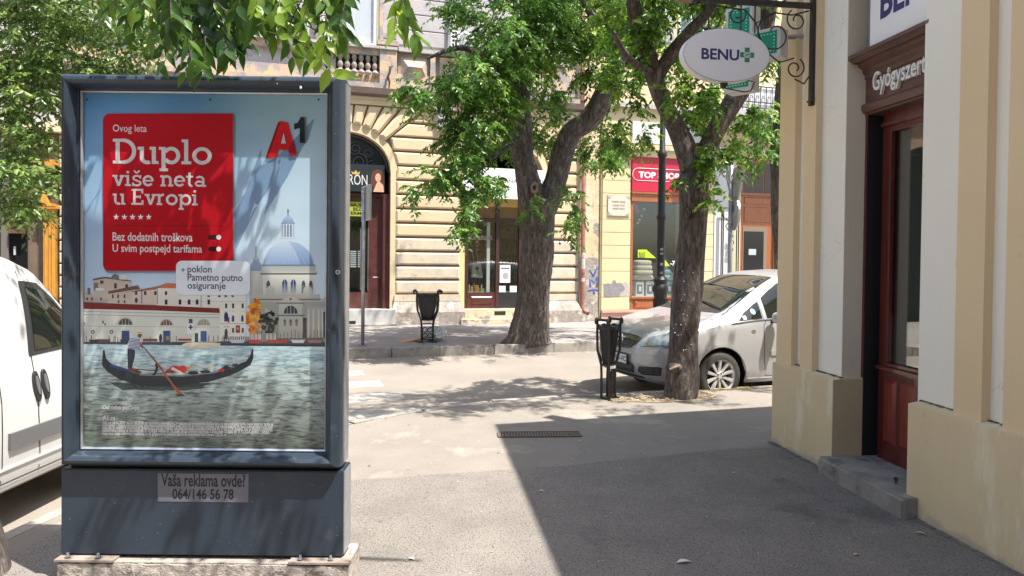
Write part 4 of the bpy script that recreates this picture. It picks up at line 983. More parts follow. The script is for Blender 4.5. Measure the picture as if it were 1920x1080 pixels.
# white board over the shop: a long hexagon
x0, z0_ = FU(866, 370, .06); x1, z1_ = FU(1021, 320, .06); zm = (z0_+z1_)/2; c_ = .22
ws_ = thing('shop_signboard', 'white long shop sign with cut corners behind the leaves and trunk', 'sign', F0 + NF*.06, A17)
MB().prism([(x0, zm), (x0+c_*.5, z0_), (x1-c_, z0_), (x1, zm-.05), (x1, z1_), (x0+c_*.5, z1_)], -.03, .03).build('board', M['white_sign'], ws_)
M['greyprint'] = mat('grey_print', (.15,.15,.15,1), .6)
a0, az = FU(878, 340, .1); a1, _ = FU(945, 340, .1)
text_fit('ZDRAVA HRANA', a0, az, a1+.35, az+.10, -.032, M['greyprint'], ws_, bold=.01)
a0, az = FU(900, 348, .1); text_fit('I TAJNE', a0, az, a0+.42, az+.085, -.032, M['greyprint'], ws_, bold=.01)
a0, az = FU(1012, 345, .1); text_fit('23', a0, az, a0+.09, az+.12, -.032, M['greyprint'], ws_, bold=.01)

# -------- drainpipe and peeling corner strip
pipe = thing('drainpipe', 'red-brown drainpipe with paper stickers running down the house corner', 'drainpipe', F0 + E*fx(1093, 450, .1) + NF*.10, A17)
b = MB(); b.tube([(0,0,10), (0,0,.42), (-.005,-.01,.3)], .058, 12); b.build('pipe', M['pipe'], pipe, smooth='all')
b = MB(); b.tube([(0,0,.42), (0,-.01,.34), (.05,-.06,.26), (.12,-.12,.22)], .06, 12, cap=False); b.build('outlet', M['pipe'], pipe, smooth='all')
MB().tube([(.112,-.112,.224), (.13,-.125,.217)], [.056,.06], 12).build('outlet_mouth', M['black'], pipe)
for z_ in (1.2, 2.8, 4.4): MB().tube([(0,0,z_), (0,0,z_+.05)], .066, 12).build('pipe_clip', M['pipe'], pipe)
for v0, v1, w_ in ((484, 504, .05), (521, 528, .03), (474, 483, .02)):
    z0_, z1_ = fz(v1, 1093, .1), fz(v0, 1093, .1)
    b = MB(); pts_ = [(.0605*math.sin(R(a)), -.0605*math.cos(R(a))) for a in (-55, -30, 0, 30, 50)]
    b.add([(p[0], p[1], z0_) for p in pts_]+[(p[0], p[1], z1_) for p in pts_], [(i, i+1, 6+i, 5+i) for i in range(4)]); b.build('sticker', mat('old_sticker', (.6,.58,.55,1), .7, var=(.3,.28,.27,1), vs=30), pipe, fix=False)
px0, px1 = sR-.08, fx(1128, 450, 0)
ps = MB(); zz_ = [0, 1.45, 1.5, 10]
MB().box(px0+.0, px1, .02, .5, 1.62, 10).build('corner_strip', M['peel'], fb); MB().box(px0, px1+.0, .015, .5, 0, 1.62).build('corner_strip', M['peel_low'], fb)
MB().box(px0-.25, px0-.0, GO+.01, .5, 0, ztop).build('corner_strip', M['groove'], fb)
b = MB(); b.tube([(fx(1128,450,0)-.035, .012, 0), (fx(1128,450,0)-.035, .012, 5)], .03, 6); b.build('moss_edge', mat('moss_plaster', (.33,.29,.17,1), .9, var=(.25,.22,.12,1), vs=5), fb)
gr_ = MB()
def spray(pts): 
    q = [FU(u, v, 0) for u, v in pts]
    gr_.tube([(p[0], .006, p[1]) for p in q], .020+rnd.uniform(-.003,.003), 6)
spray([(1106,506),(1109,511),(1113,518)]); spray([(1121,500),(1117,508),(1113,518)])
spray([(1107,538),(1107,524),(1110,525),(1114,531),(1118,524),(1121,519),(1120,538)])
spray([(1104,545),(1112,543),(1122,544)]); spray([(1113,545),(1115,551)]); spray([(1106,546),(1104,545)])
gf = gr_.build('graffiti', M['blue_spray'], fb, smooth='all')
gf.scale = (1, .25, 1); gf.location.y = .0105; gf['label'] = 'blue sprayed letters on the peeling corner strip'
# ------------------------------------------------------------------ second house: yellow ashlar ground floor with the red-signed shop
hb2 = thing('ashlar_house', 'yellow ashlar house with crimson shop sign and pink plinth', 'building', F0, A17)
a0, a1 = fx(1128, 450, 0), fx(1338, 450, 0)
s0_, s1_ = fx(1182, 450, 0), fx(1284, 450, 0)
zpl = fz(581, 1200, 0); ztp = fz(270, 1200, 0)
MB().box(a0, s0_, .03, .5, 0, ztp).build('wall', M['ashlar_gap'], hb2); MB().box(s1_, a1, .03, .5, 0, ztp).build('wall', M['ashlar_gap'], hb2)
MB().box(s0_, s1_, .04, .5, fz(291,1230,0), ztp+.02).build('wall', M['ashlar'], hb2)
pit_ = .333; z = zpl; k = 0
while z < ztp-.05:
    z1 = min(z+pit_, ztp)
    for (x0, x1) in ((a0+.01, s0_), (s1_, a1)):
        MB().boss([(x0, z+.008), (x1, z+.008), (x1, z1-.004), (x0, z1-.004)], .04, 0.0, .006).build('stone_block', M['ashlar'], hb2)
    z = z1; k += 1
# bare patch in the stone
P_ = [FU(u, v, .005) for u, v in ((1132,533),(1140,531),(1146,533),(1150,525),(1154,526),(1156,531),(1164,530),(1170,537),(1172,543),(1167,546),(1163,551),(1162,556),(1150,556),(1140,557),(1132,556))]
hole = MB().prism(P_, -.006, .0).build('bare_patch', mat('bare_cement', (.21,.20,.21,1), .95, var=(.27,.26,.26,1), vs=8, bump=.6), hb2)
P_ = [FU(u, v, .005) for u, v in ((1165,531),(1172,528),(1179,531),(1180,554),(1164,556),(1164,551),(1168,546),(1173,543))]
MB().prism(P_, -.004, .0).build('bare_patch', mat('pale_cement', (.45,.42,.38,1), .95, var=(.36,.33,.3,1), vs=14), hb2)
MB().box(a0, fx(1400, 450, 0), -.05, .5, 0, zpl-.04).build('plinth', M['pinkplinth'], hb2)
MB().box(a0, fx(1400, 450, 0), -.09, .5, zpl-.055, zpl).build('plinth_cap', M['pinkplinth'], hb2)
# cornice mouldings and pale fascia above
MB().box(a0-.0, a1+.4, -.10, .5, fz(293,1200,.1), fz(280,1200,.1)).build('cornice_moulding', M['ashlar'], hb2)
MB().box(a0-.0, a1+.4, -.16, .5, fz(280,1200,.1), fz(271,1200,.1)).build('cornice_moulding', M['plaster'], hb2)
MB().box(a0+.0, a1+.4, .0, .5, fz(271,1200,.0), fz(200,1200,.0)).build('fascia_wall', M['ashlar'], hb2)
MB().box(fx(1186,250,.05), fx(1330,250,.05), -.06, .0, fz(268,1200,.05), fz(228,1200,.05)).build('pale_fascia', M['pale_grey'], hb2)
MB().box(a0, a1+8, .0, .5, fz(200,1200,0), 12).build('upper_wall', M['peach'], hb2)
MB().box(a0, a1+8, -.12, .0, fz(204,1200,0), fz(196,1200,0)).build('string_course', M['stone_up'], hb2)
for ua, ub_ in ((1150, 1200), (1270, 1320), (1400, 1450)):
    x0, z0_ = FU(ua, 110, 0); x1, _ = FU(ub_, 110, 0)
    b = MB()
    for q in ((x0,x1,z0_,z0_+.09),(x0,x0+.07,z0_+.09,z0_+2.2),(x1-.07,x1,z0_+.09,z0_+2.2),((x0+x1)/2-.03,(x0+x1)/2+.03,z0_+.09,z0_+2.2),(x0,x1,z0_+2.2,z0_+2.3)): b.box(q[0],q[1],-.03,.0,q[2],q[3])
    w2 = b.build('window', M['white'], hb2); MB().box(x0+.07, x1-.07, -.008, -.003, z0_+.09, z0_+2.2).build('pane', mat('sky_pane', (.12,.14,.16,1), .08), w2)
# red sign
zs0, zs1 = fz(360, 1232, .05), fz(294, 1232, .05)
rs = MB().box(s0_+.01, s1_-.0, -.04, .05, zs0, zs1).build('sign_board', M['red_sign'], hb2); rs['label'] = 'crimson shop sign with white capitals in an outlined bar'
zt_ = fz(334, 1215, .05); zt1 = fz(322, 1215, .05); ca, cb_ = fx(1198, 328, .05), fx(1274, 328, .05)
text_fit('TOP SHOP', ca, zt_, cb_, zt1, -.043, M['white'], rs, bold=.035)
b = MB(); r0 = (fz(316,1215,.05)-fz(339,1215,.05))/2; zc_ = (fz(316,1215,.05)+fz(339,1215,.05))/2
pth = [(x, -.045, z) for x, z in arc(ca-.02, zc_, r0, r0, 90, 270, 10)] + [(cb_+.04, -.045, zc_-r0)]
b.tube(pth, .007, 5); b.tube([(ca-.02, -.045, zc_+r0), (cb_+.04, -.045, zc_+r0)], .007, 5)
b.build('sign_outline', M['white'], rs)
b = MB()
for i in range(8): a = R(60+30*i); b.ball((cb_+.16+.09*math.cos(a), -.044, zc_+.12*math.sin(a)), (.018,.004,.018), 6, 4)
b.build('dial_emblem', M['white'], rs)
# timber shopfront
ze0, ze1 = fz(379, 1232, 0), zs0-.01
MB().box(s0_+.01, s1_, -.03, .1, ze0, ze1).build('timber_lintel', M['orangewood'], hb2)
MB().box(s0_+.01, s1_, -.06, .1, ze1-.05, ze1).build('timber_lintel', M['orangewood'], hb2)
b = MB(); x = s0_+.03
while x < s1_-.04: b.box(x, x+.03, -.05, -.03, ze1-.10, ze1-.055); x += .055
b.build('dentil', M['orangewood'], hb2)['kind'] = 'stuff'
zbw = fz(556, 1232, .0)
MB().box(s0_+.01, s0_+.07, .0, .1, zpl, ze0).build('window_frame', M['orangewood'], hb2); MB().box(s1_-.06, s1_, .0, .1, zpl, ze0).build('window_frame', M['orangewood'], hb2)
ap = MB().box(s0_+.07, s1_-.06, .02, .1, zpl, zbw).build('shop_apron', M['orangewood'], hb2)
MB().box(s0_+.01, s1_, -.03, .02, zbw-.05, zbw).build('window_sill', M['orangewood'], hb2)
MB().boss([(s0_+.12, zpl+.05), (s1_-.12, zpl+.05), (s1_-.12, zbw-.09), (s0_+.12, zbw-.09)], .02, -.0, .02).build('panel', M['orangewood'], ap)
MB().ball((fx(1192,567,0), -.02, fz(567,1192,0)), (.035,.02,.035), 10, 6).build('round_boss', M['orangewood'], ap)
MB().box(s0_+.07, s1_-.06, .06, .065, zbw, ze0).build('pane', M['glass'], hb2)
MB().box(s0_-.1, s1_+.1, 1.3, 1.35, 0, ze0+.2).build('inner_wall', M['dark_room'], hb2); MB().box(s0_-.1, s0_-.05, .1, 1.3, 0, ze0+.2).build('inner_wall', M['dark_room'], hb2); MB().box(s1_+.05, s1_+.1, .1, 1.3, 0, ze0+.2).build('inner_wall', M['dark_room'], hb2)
MB().box(s0_, s1_, .1, 1.3, zbw-.03, zbw).build('display_floor', M['white'], hb2)
# black and lime sale ribbons on the glass
M['lime'] = mat('lime_print', (.42,.60,.02,1), .5)
def gpoly(pts, y, m, name, par=hb2): q = [FU(u, v, -.05) for u, v in pts]; return MB().add([(a, y, c) for a, c in q], [tuple(range(len(q)))]).build(name, m, par)
rib = gpoly([(1196,468),(1236,470),(1268,500),(1284,503),(1284,510),(1262,512),(1236,485),(1196,484)], .052, M['black'], 'sale_ribbon'); rib['label'] = 'black and lime sale sticker across the shop window'
gpoly([(1196,468),(1212,468),(1230,484),(1196,483)], .051, M['lime'], 'lime_band', rib); gpoly([(1244,483),(1256,499),(1244,499)], .051, M['lime'], 'lime_band', rib)
tx0, tz0 = FU(1198, 480, -.05); tx1, tz1 = FU(1210, 475, -.05); text_fit('BLACK', tx0, tz0+.01, tx1, tz1+.03, .050, M['black'], rib, bold=.03)
tx0, tz0 = FU(1198, 482, -.05); text_fit('FRIDAY', tx0, tz0-.02, tx1, tz0+.03, .050, M['black'], rib, bold=.03)
tx0, tz0 = FU(1257, 498, -.05); tx1, tz1 = FU(1270, 489, -.05); text_fit('-70', tx0, tz0, tx1, tz1, .050, M['white'], rib, bold=.03)
# things in the display: cushions and boxed bedding
zd = zbw
def disp(u, y, z_, fn, nm, lab, cat, grp=None):
    pt = F0 + E*fx(u, 540, -y) - NF*y; o_ = fn(); o_.location = (pt.x, pt.y, z_); o_.rotation_euler = (0, 0, A17); tag(o_, lab, cat, grp); o_.name = nm; return o_
M['cream'] = mat('cream_fabric', (.62,.54,.42,1), .9, bump=.3, bs=12); M['paleblue'] = mat('pale_blue_fabric', (.35,.52,.60,1), .9, bump=.3, bs=12)
boxm = [mat('carton_white', (.62,.62,.62,1), .5), mat('carton_teal', (.12,.42,.42,1), .5), mat('carton_grey', (.35,.33,.38,1), .5)]
for i, (h, lb) in enumerate(((0.0, 'bottom'), (.14, 'second'), (.27, 'third'), (.39, 'top'))):
    disp(1203, .45, zd+.42+h, lambda: MB().ball((0,0,.065), (.30-.02*i, .2, .08), 16, 8, .55).build('cushion', M['cream'], smooth='all'), 'cushion', lb+' cream cushion of the pile behind the shop window', 'cushion', 'cream cushions stacked in the window')
for i in range(3):
    disp(1258, .45, zd+.42+.15*i, lambda: MB().ball((0,0,.07), (.34, .2, .09), 16, 8, .5).build('cushion', M['paleblue'], smooth='all'), 'cushion', ('lowest', 'middle', 'uppermost')[i]+' pale blue cushion right of the lamp post in the window', 'cushion', 'pale blue cushions stacked in the window')
for i, (u, mi, lb) in enumerate(((1195, 0, 'clear-fronted bedding carton under the cream cushions, beside the window frame'), (1214, 0, 'white bedding carton with grey picture under the cream cushions'), (1232, 2, 'grey bedding carton behind the lamp post in the shop window'), (1250, 1, 'teal bedding carton right of the lamp post under blue cushions'), (1268, 1, 'teal bedding carton next to the big tree trunk under blue cushions'))):
    o_ = disp(u, .42, zd+.005, lambda: MB().box(-.115,.115,-.15,.15,0,.38).build('bedding_box', boxm[mi]), 'bedding_box', lb, 'box', 'boxed bedding in the window')
    MB().add([(-.09,-.151,.05),(.07,-.151,.05),(.07,-.151,.3),(-.09,-.151,.3)], [(0,1,2,3)]).build('box_picture', mat('box_print', (.18,.14,.17,1), .5) , o_, fix=False); MB().add([(-.03,-.152,.12),(.04,-.152,.12),(.04,-.152,.25),(-.03,-.152,.25)], [(0,1,2,3)]).build('box_label', M['white'], o_, fix=False)
b = MB()
for u, v in ((1188,383),(1192,389),(1185,393),(1195,396)): q = FU(u, v, -.2); b.ball((q[0], .2, q[1]), (.06,.04,.045), 7, 5)
b.build('pink_blossom', mat('pink_petals', (.62,.03,.22,1), .7), hb2)['kind'] = 'stuff'
b = MB()
for u, v in ((1203,405),(1199,412),(1208,392),(1196,418)): q = FU(u, v, -.2); b.ball((q[0], .2, q[1]), (.035,.03,.035), 7, 5)
b.build('pale_blossom', mat('pale_petals', (.6,.5,.5,1), .7), hb2)['kind'] = 'stuff'
# stone plaque
x0, z0_ = FU(1139, 405, .02); x1, z1_ = FU(1181, 367, .02)
M['plaque'] = mat('plaque_stone', (.58,.54,.44,1), .7, var=(.52,.48,.39,1), vs=6, bump=.1)
pl = thing('wall_plaque', 'square cream plaque with three engraved lines and cut corners', 'plaque', F0 + E*((x0+x1)/2), A17); pl.location.z = (z0_+z1_)/2
hw, hh = (x1-x0)/2, (z1_-z0_)/2
MB().box(-hw, hw, -.02, 0, -hh, hh).build('border', mat('plaque_border', (.42,.39,.31,1), .8), pl)
MB().prism([(-hw*.97,-hh*.55),(-hw*.55,-hh*.95),(hw*.55,-hh*.95),(hw*.97,-hh*.55),(hw*.97,hh*.55),(hw*.55,hh*.95),(-hw*.55,hh*.95),(-hw*.97,hh*.55)], -.028, -.02).build('slab', M['plaque'], pl)
b = MB()
for sx in (-1, 1):
    for sz in (-1, 1): q = spiral(sx*hw*.8, sz*hh*.8, hw*.13, 1.3, 0, sx, n=14); b.tube([(p[0], -.024, p[2]) for p in q], .008, 5)
b.build('corner_ornament', M['plaque'], pl)
dk = mat('engraved_dark', (.10,.08,.06,1), .7)
for t_, z_, wf in (('РУДИЋ УЛИЦА', .32, .62), ('RUDIĆ UTCA', .02, .52), ('RUDIĆ ULICA', -.28, .54)):
    text_fit(t_, -hw*wf, hh*(z_-.07), hw*wf, hh*(z_+.13), -.030, dk, pl, bold=.02)

# ------------------------------------------------------------------ third house: white pilaster and orange timber door
h3_ = thing('pale_house', 'pale house with white pilaster and tall orange timber door', 'building', F0, A17)
MB().box(a1+.002, fx(1374, 450, 0), -.02, .5, 0, fz(271,1200,0)).build('white_pilaster', M['pale_grey'], h3_)
MB().box(fx(1374, 450, 0), fx(1388, 450, 0), -.0, .5, 0, fz(271,1200,0)).build('wall', M['ashlar'], h3_)
MB().box(fx(1455, 450, 0), fx(1460, 450, 0)+8, .0, .5, 0, fz(271,1200,0)).build('wall', M['ashlar'], h3_)
MB().box(fx(1388, 300, 0), fx(1455, 450, 0), .0, .5, fz(298, 1420, 0), fz(271,1200,0)).build('wall', M['ashlar'], h3_)
MB().box(a1+.002, fx(1460,450,0)+8, -.14, .0, fz(289,1400,0), fz(280,1400,0)).build('cornice_moulding', M['plaster_grey'], h3_)
MB().box(a1+.40, fx(1460,450,0)+8, .0, .5, fz(271,1200,0), fz(200,1200,0)).build('fascia_wall', M['peach'], h3_)
dx0, dx1 = fx(1388, 400, -.1), fx(1455, 400, -.1)
zz1, zz0 = fz(300, 1420, -.1), 0
dd = MB().box(dx0, dx1, .10, .2, 0, zz1).build('door', M['orangewood'], h3_); dd['label'] = 'orange varnished shop door with dark glass'
tz0_, tz1_ = fz(362, 1420, -.1), fz(306, 1420, -.1)
for k in range(3):
    w3 = (dx1-dx0-.16)/3; xx = dx0+.08+w3*k
    MB().box(xx+.015, xx+w3-.015, .09, .101, tz0_, tz1_).build('transom_pane', mat('brown_dark_glass', (.06,.035,.02,1), .2), dd)
MB().box(dx0, dx1, .05, .10, tz0_-.07, tz0_-.01).build('door_rail', M['orangewood'], dd)
for v0, v1 in ((370, 384), (388, 418)): 
    za_, zb2 = fz(v1, 1420, -.1), fz(v0, 1420, -.1); MB().boss([(dx0+.1, za_), (dx1-.1, za_), (dx1-.1, zb2), (dx0+.1, zb2)], .10, .08, .03).build('panel', M['orangewood'], dd)
MB().box(fx(1392, 450, -.1), fx(1437, 450, -.1), .085, .10, .3, fz(425, 1410, -.1)).build('door_frame', mat('grey_brown_frame', (.22,.16,.11,1), .5), dd)
MB().box(fx(1394, 450, -.1), fx(1431, 450, -.1), .078, .084, .3, fz(434, 1410, -.1)).build('pane', mat('black_glass', (.012,.012,.014,1), .08), dd)
x0, z0_ = FU(1403, 478, -.09); x1, z1_ = FU(1417, 467, -.09); nn_ = MB().box(x0, x1, .072, .077, z0_, z1_).build('notice', M['pale_print'], dd)
# open iron grille leaf beside the door
gl = thing('iron_grille', 'black folded iron grille between the white pilaster and the orange door', 'grille', F0 + E*fx(1354, 450, .15) + NF*.12, A17)
W_ = fx(1386, 450, .15)-fx(1354, 450, .15); zt = fz(390, 1370, .15)
for x in (0, .05, W_-.06, W_): MB().box(x-.012, x+.012, -.012, .012, .1, zt).build('upright', M['iron'], gl)
for z_ in (.12, zt): MB().box(.013, W_-.013, -.010, .010, z_-.012, z_+.012).build('rail', M['iron'], gl)
for i in range(3): 
    q = spiral(W_*.5+.05, zt-.75-.18*i, .07, 1.2, 90, (-1)**i, n=16); MB().tube(q, .012, 5).build('scroll', M['iron'], gl)
# balcony above: iron railing with white banner behind
bl = thing('balcony', 'iron-railed balcony with pale boards above the orange door', 'balcony', F0, A17)
x0, x1 = fx(1335, 190, .8), fx(1480, 190, .8)+3
zb_, zt = fz(206, 1400, .8), fz(160, 1400, .8)
MB().box(x0, x1, -.85, .0, zb_-.16, zb_).build('slab', M['stone_up'], bl)
for z_ in (zb_+.06, zb_+.22, zt): MB().box(x0, x1, -.815, -.79, z_-.012, z_+.012).build('rail', M['iron'], bl)
x = x0
while x < x0+3.2:
    MB().box(x-.008, x+.008, -.81, -.794, zb_, zt).build('baluster', M['iron'], bl)
    q = spiral(x+.09, zb_+.36, .05, 1.3, 90, 1, n=14); MB().tube([(p[0], -.802, p[2]) for p in q], .009, 4).build('scroll', M['iron'], bl); x += .18
MB().box(x0+.9, x1, -.77, -.75, zb_+.02, zt+.05).build('white_board', M['white'], bl)
# ------------------------------------------------------------------ building at the far left with dark shopfronts and ochre carved doorway
lb = thing('left_house', 'sooty brown house with dark shopfronts and ochre carved door surround', 'building', F0, A17)
fl = lambda u, v=450, out=0: FU(u, v, out)[0]
q0, q1 = fl(-400), fl(125)
zq = 5.5
M['brownwall'] = mat('brown_shop_wall', (.10,.075,.055,1), .8, var=(.16,.115,.08,1), vs=2, dirt=(.05,.04,.03,1), ds=1.5, dth=.55)
MB().box(q0, fl(70), -.02, .4, 0, 4.1).build('wall', M['brownwall'], lb)
MB().box(q0, q1, -.02, .4, 4.1, 12).build('upper_wall', M['stone_up'], lb)
MB().box(q0, q1, -.22, -.02, 4.05, 4.2).build('string_course', M['ashlar'], lb)
for ua, ub_ in ((-30, 4), (20, 53)): MB().box(fl(ua), fl(ub_), -.05, -.021, .2, 3.6).build('shop_window', mat('black_window', (.010,.010,.011,1), .15), lb)
MB().box(fl(5), fl(19), -.10, -.021, 0, 3.9).build('pilaster', mat('dull_grey_pilaster', (.13,.12,.105,1), .8), lb)
sgb = MB().box(fl(25), fl(55), -.2, -.1, FU(40, 438)[1], FU(40, 420)[1]).build('small_sign', mat('red_brown_sign', (.12,.05,.045,1), .6), lb)
MB().box(fl(28.5), fl(32), -.09, -.05, FU(30,478)[1], FU(30,462)[1]).build('paper_slip', M['pale_print'], lb)
MB().box(fl(70), q1, -.0, .4, 0, 4.1).build('wall', M['brownwall'], lb)
# ochre surround
oc0, oc1 = fl(79), fl(111)
sr = MB(); zc0 = FU(95, 396)[1]
pr_ = MB().box(fl(86), fl(108), -.16, -.0, .25, zc0).build('door_pilaster', M['ochrewood'], lb)
for ua, ub_ in ((89, 93), (96.5, 100), (102, 105.5)): MB().box(fl(ua), fl(ub_), -.175, -.16, .5, zc0-.25).build('flute', M['ochrewood'], pr_)
MB().box(fl(84), fl(110), -.22, .0, zc0, zc0+.09).build('door_capital', M['ochrewood'], lb); MB().box(fl(82), fl(112), -.26, .0, zc0+.09, zc0+.13).build('door_capital', M['ochrewood'], lb)
MB().box(fl(83), fl(111), -.22, .0, .1, .32).build('door_base', M['ochrewood'], lb)
P_ = [FU(u, v, .1) for u, v in ((77, 388), (84, 364), (92, 380), (111, 384), (111, 392), (80, 392))]
MB().prism(P_, -.25, -.02).build('pediment', M['ochrewood'], lb)
P_ = [FU(u, v, .1) for u, v in ((82, 300), (112, 300), (110, 320), (100, 322), (90, 314))]
MB().prism(P_, -.2, -.02).build('upper_cornice', M['ochrewood'], lb)
# pale quoins at its corner
z = .2
while z < 5: MB().boss([(fl(113), z), (fl(122), z), (fl(122), z+.2), (fl(113), z+.2)], -.01, -.06-.02*rnd.random(), .02).build('quoin_stone', M['plaster_grey'], lb); z += .24

# ------------------------------------------------------------------ street lamp
lp = atZ(1237, 631); lp = Vector((lp.x, lp.y, 0))
sl_ = thing('street_lamp', 'black cast-iron street lamp post between the two tree trunks in front of the crimson sign', 'street lamp', lp)
K = lp.y/1330
zl = lambda v: 1.6-(v-486)*K
MB().lathe([(.20,0),(.20,.05),(.135,.08),(.13,zl(558)),(.14,zl(555)),(.145,zl(551)),(.17,zl(545)),(.17,zl(540)),(.13,zl(533)),(.15,zl(528)),(.15,zl(524)),(.09,zl(518))], n=20).build('base', M['black'], sl_, smooth=True)
MB().lathe([(.085,zl(518)),(.082,zl(415)),(.10,zl(412)),(.105,zl(407)),(.08,zl(402)),(.075,zl(297)),(.10,zl(293)),(.10,zl(287)),(.06,zl(282)),(.05,zl(180)),(.05,5.9)], n=18).build('post', M['black'], sl_, smooth=True)
for i in range(12):
    a = 2*math.pi*i/12; MB().box(-.012,.012,-.006,.006,.1,zl(560)).build('flute', M['black'], sl_).location = (.135*math.cos(a), .135*math.sin(a), 0)
MB().lathe([(.05,5.9),(.2,6.0),(.23,6.5),(.1,6.62),(.02,6.75)], n=12).build('lantern', mat('lantern_glass', (.5,.5,.46,1), .3), sl_)
b = MB()
for v in (470, 498, 514, 478): b.box(-.03, .025, -.092, -.083, zl(v), zl(v)+.05)
b.build('sticker_scrap', M['grey_metal'], sl_)['kind'] = 'stuff'

# ------------------------------------------------------------------ sign poles
sp = atZ(680, 648)
s1 = thing('sign_pole', 'thin grey steel pole with edge-on sign standing on the far kerb', 'sign post', (sp.x, sp.y, 0))
K = sp.y/1330; top = 1.6+(480-352)*K
b = MB(); b.tube([(0,0,0),(0,0,top)], .032, 10); b.build('pole', M['grey_metal'], s1, smooth='all')
bd = MB().box(-.30, .30, -.012, .012, -.29, .29).build('sign_board', mat('sign_back_grey', (.33,.34,.35,1), .5), s1); bd.location = (.055, -.03, top-.28); bd.rotation_euler = (0, 0, R(-66))
b = MB()
for q in ((-.32,.32,-.31,-.29),(-.32,.32,.29,.31),(-.32,-.30,-.29,.29),(.30,.32,-.29,.29)): b.box(q[0],q[1],-.02,.02,q[2],q[3])
b.build('rim', M['alu'], bd)
for z_ in (top-.45, top-.1): MB().tube([(0,0,z_),(0,0,z_+.04)], .038, 10).build('clamp', M['alu'], s1)
MB().tube([(0,0,.0),(0,0,.02)], .08, 10).build('foot', M['grey_metal'], s1)
sp = atZ(1366, 641); s2 = thing('sign_pole', 'steel pole with inverted triangle and round sign seen edge-on behind the car', 'sign post', (sp.x, sp.y, 0))
K = sp.y/1330; zz = lambda v: 1.6-(v-488)*K
MB().tube([(0,0,0),(0,0,zz(309))], .045, 10).build('pole', M['grey_metal'], s2, smooth='all')
def tri(r, y0, y1, b): 
    b.prism([(0,-r*1.15),(r,r*.62),(-r,r*.62)], y0, y1); return b
tb = tri(.50, -.006, .006, MB()).build('triangle_sign', mat('sign_back', (.36,.37,.38,1), .5), s2); tb.location = (.08, -.05, zz(347)); tb.rotation_euler = (0, 0, R(-86))
b = MB(); b.tube([(0,-.02,-.60),(.52,-.02,.32),(-.52,-.02,.32),(0,-.02,-.60)], .016, 6); b.build('rim', M['alu'], tb)
b = MB(); b.lathe([(.30,-.006),(.30,.006)], axis='y', n=28); rb = b.build('round_sign', mat('sign_back2', (.40,.41,.42,1), .5), s2); rb.location = (.07, -.05, zz(403)); rb.rotation_euler = (0, 0, R(-92))
MB().ring((0,0), .29, .315, -.018, .018, 28).build('rim', M['alu'], rb)
b = MB(); b.tube([(-.02,-.06,zz(440)),(-.11,-.06,zz(425)),(-.05,-.06,zz(418))], .012, 6); b.build('clamp', M['alu'], s2)
for v in (345, 375, 420): MB().tube([(0,0,zz(v)),(0,0,zz(v)+.04)], .055, 10).build('clamp', M['alu'], s2)

# ------------------------------------------------------------------ litter bins
def litter_bin(loc, rz, K, label, near):
    t = thing('litter_bin', label, 'litter bin', loc, rz, 'ornate iron litter bins')
    H_ = .97
    if near: t.scale = (.53, .66, .94)
    for s in (-1, 1):
        pr = [(s*.10,0,.02),(s*.105,0,.30),(s*.12,0,.42),(s*.185,0,.60),(s*.20,0,.80),(s*.195,0,.90),(s*.20,0,.95),(s*.225,0,.975),(s*.255,0,.965),(s*.26,0,.935),(s*.24,0,.925)]
        for y in (-.11, .11):
            q = [(p[0], y*(1.15 if p[2] > .5 else .75), p[2]) for p in pr]
            MB().tube(q, .024 if near else .017, 7).build('scroll_upright', M['iron'], t, smooth='all')
        MB().tube([(s*.23,-.13,.965),(s*.23,.13,.965)], .016, 8).build('top_bar', M['iron'], t)
        MB().box(s*.10-.02, s*.10+.02, -.1, .1, .0, .03).build('foot', M['iron'], t)
        MB().tube([(s*.10,-.1,.03),(s*.17,-.13,.015),(s*.16,-.14,.04)], .016, 6).build('foot_scroll', M['iron'], t)
    for y in (-.085,):
        for cx in (-.048, .048):
            for cz in (.13, .24) if not near else ():
                MB().ring((cx, cz), .036, .050, y-.012, y+.012, 20).build('ring', M['iron'], t)
        if near:
            for cz in (.14, .29):
                MB().ring((0, cz), .046, .066, y-.012, y+.012, 24, 1.25).build('ring', M['iron'], t); MB().box(-.022, .022, y-.008, y+.008, cz-.05, cz+.05).build('rib', M['iron'], t)
            MB().box(-.10, .10, y-.01, y+.01, .375, .41).build('pale_plate', M['white'], t)
        MB().box(-.10, .10, y-.01, y+.01, .345 if not near else .41, .365 if not near else .425).build('cross_bar', M['iron'], t)
        MB().box(-.10, .10, y-.01, y+.01, .05, .07).build('cross_bar', M['iron'], t)
    for z_, w_, d_ in ((.86, .20, .135), (.42, .115, .085)):
        b = MB()
        b.tube([(-w_,-d_,z_),(w_,-d_,z_),(w_,d_,z_),(-w_,d_,z_),(-w_,-d_,z_)], .010, 6); b.build('hoop', M['iron'], t)
    # bag hanging inside and folded over the rim
    b = MB(); n = 40; lv = [(.405,.07,.05),(.42,.095,.075),(.52,.125,.095),(.65,.155,.115),(.78,.175,.125),(.885,.185,.13),(.905,.205,.145),(.88,.212,.152),(.84,.21,.15)]
    ph = [rnd.uniform(0, 6) for _ in range(6)]
    for i, (z_, a, c) in enumerate(lv):
        for k in range(n):
            q = 2*math.pi*k/n; w_ = 1+.05*math.sin(7*q+ph[0]+i*.4)+.04*math.sin(13*q+ph[1]-i*.7)
            sq = lambda x: math.copysign(abs(x)**.55, x)
            b.v.append((a*w_*sq(math.cos(q)), c*w_*sq(math.sin(q)), z_+.008*math.sin(9*q+ph[2])*(i > 3)))
    for i in range(len(lv)-1):
        for k in range(n): l = (k+1) % n; b.f.append((i*n+k, i*n+l, (i+1)*n+l, (i+1)*n+k))
    b.f.append(tuple(range(n-1, -1, -1)))
    b.build('bag', M['bagblack'], t, smooth='all')
    return t
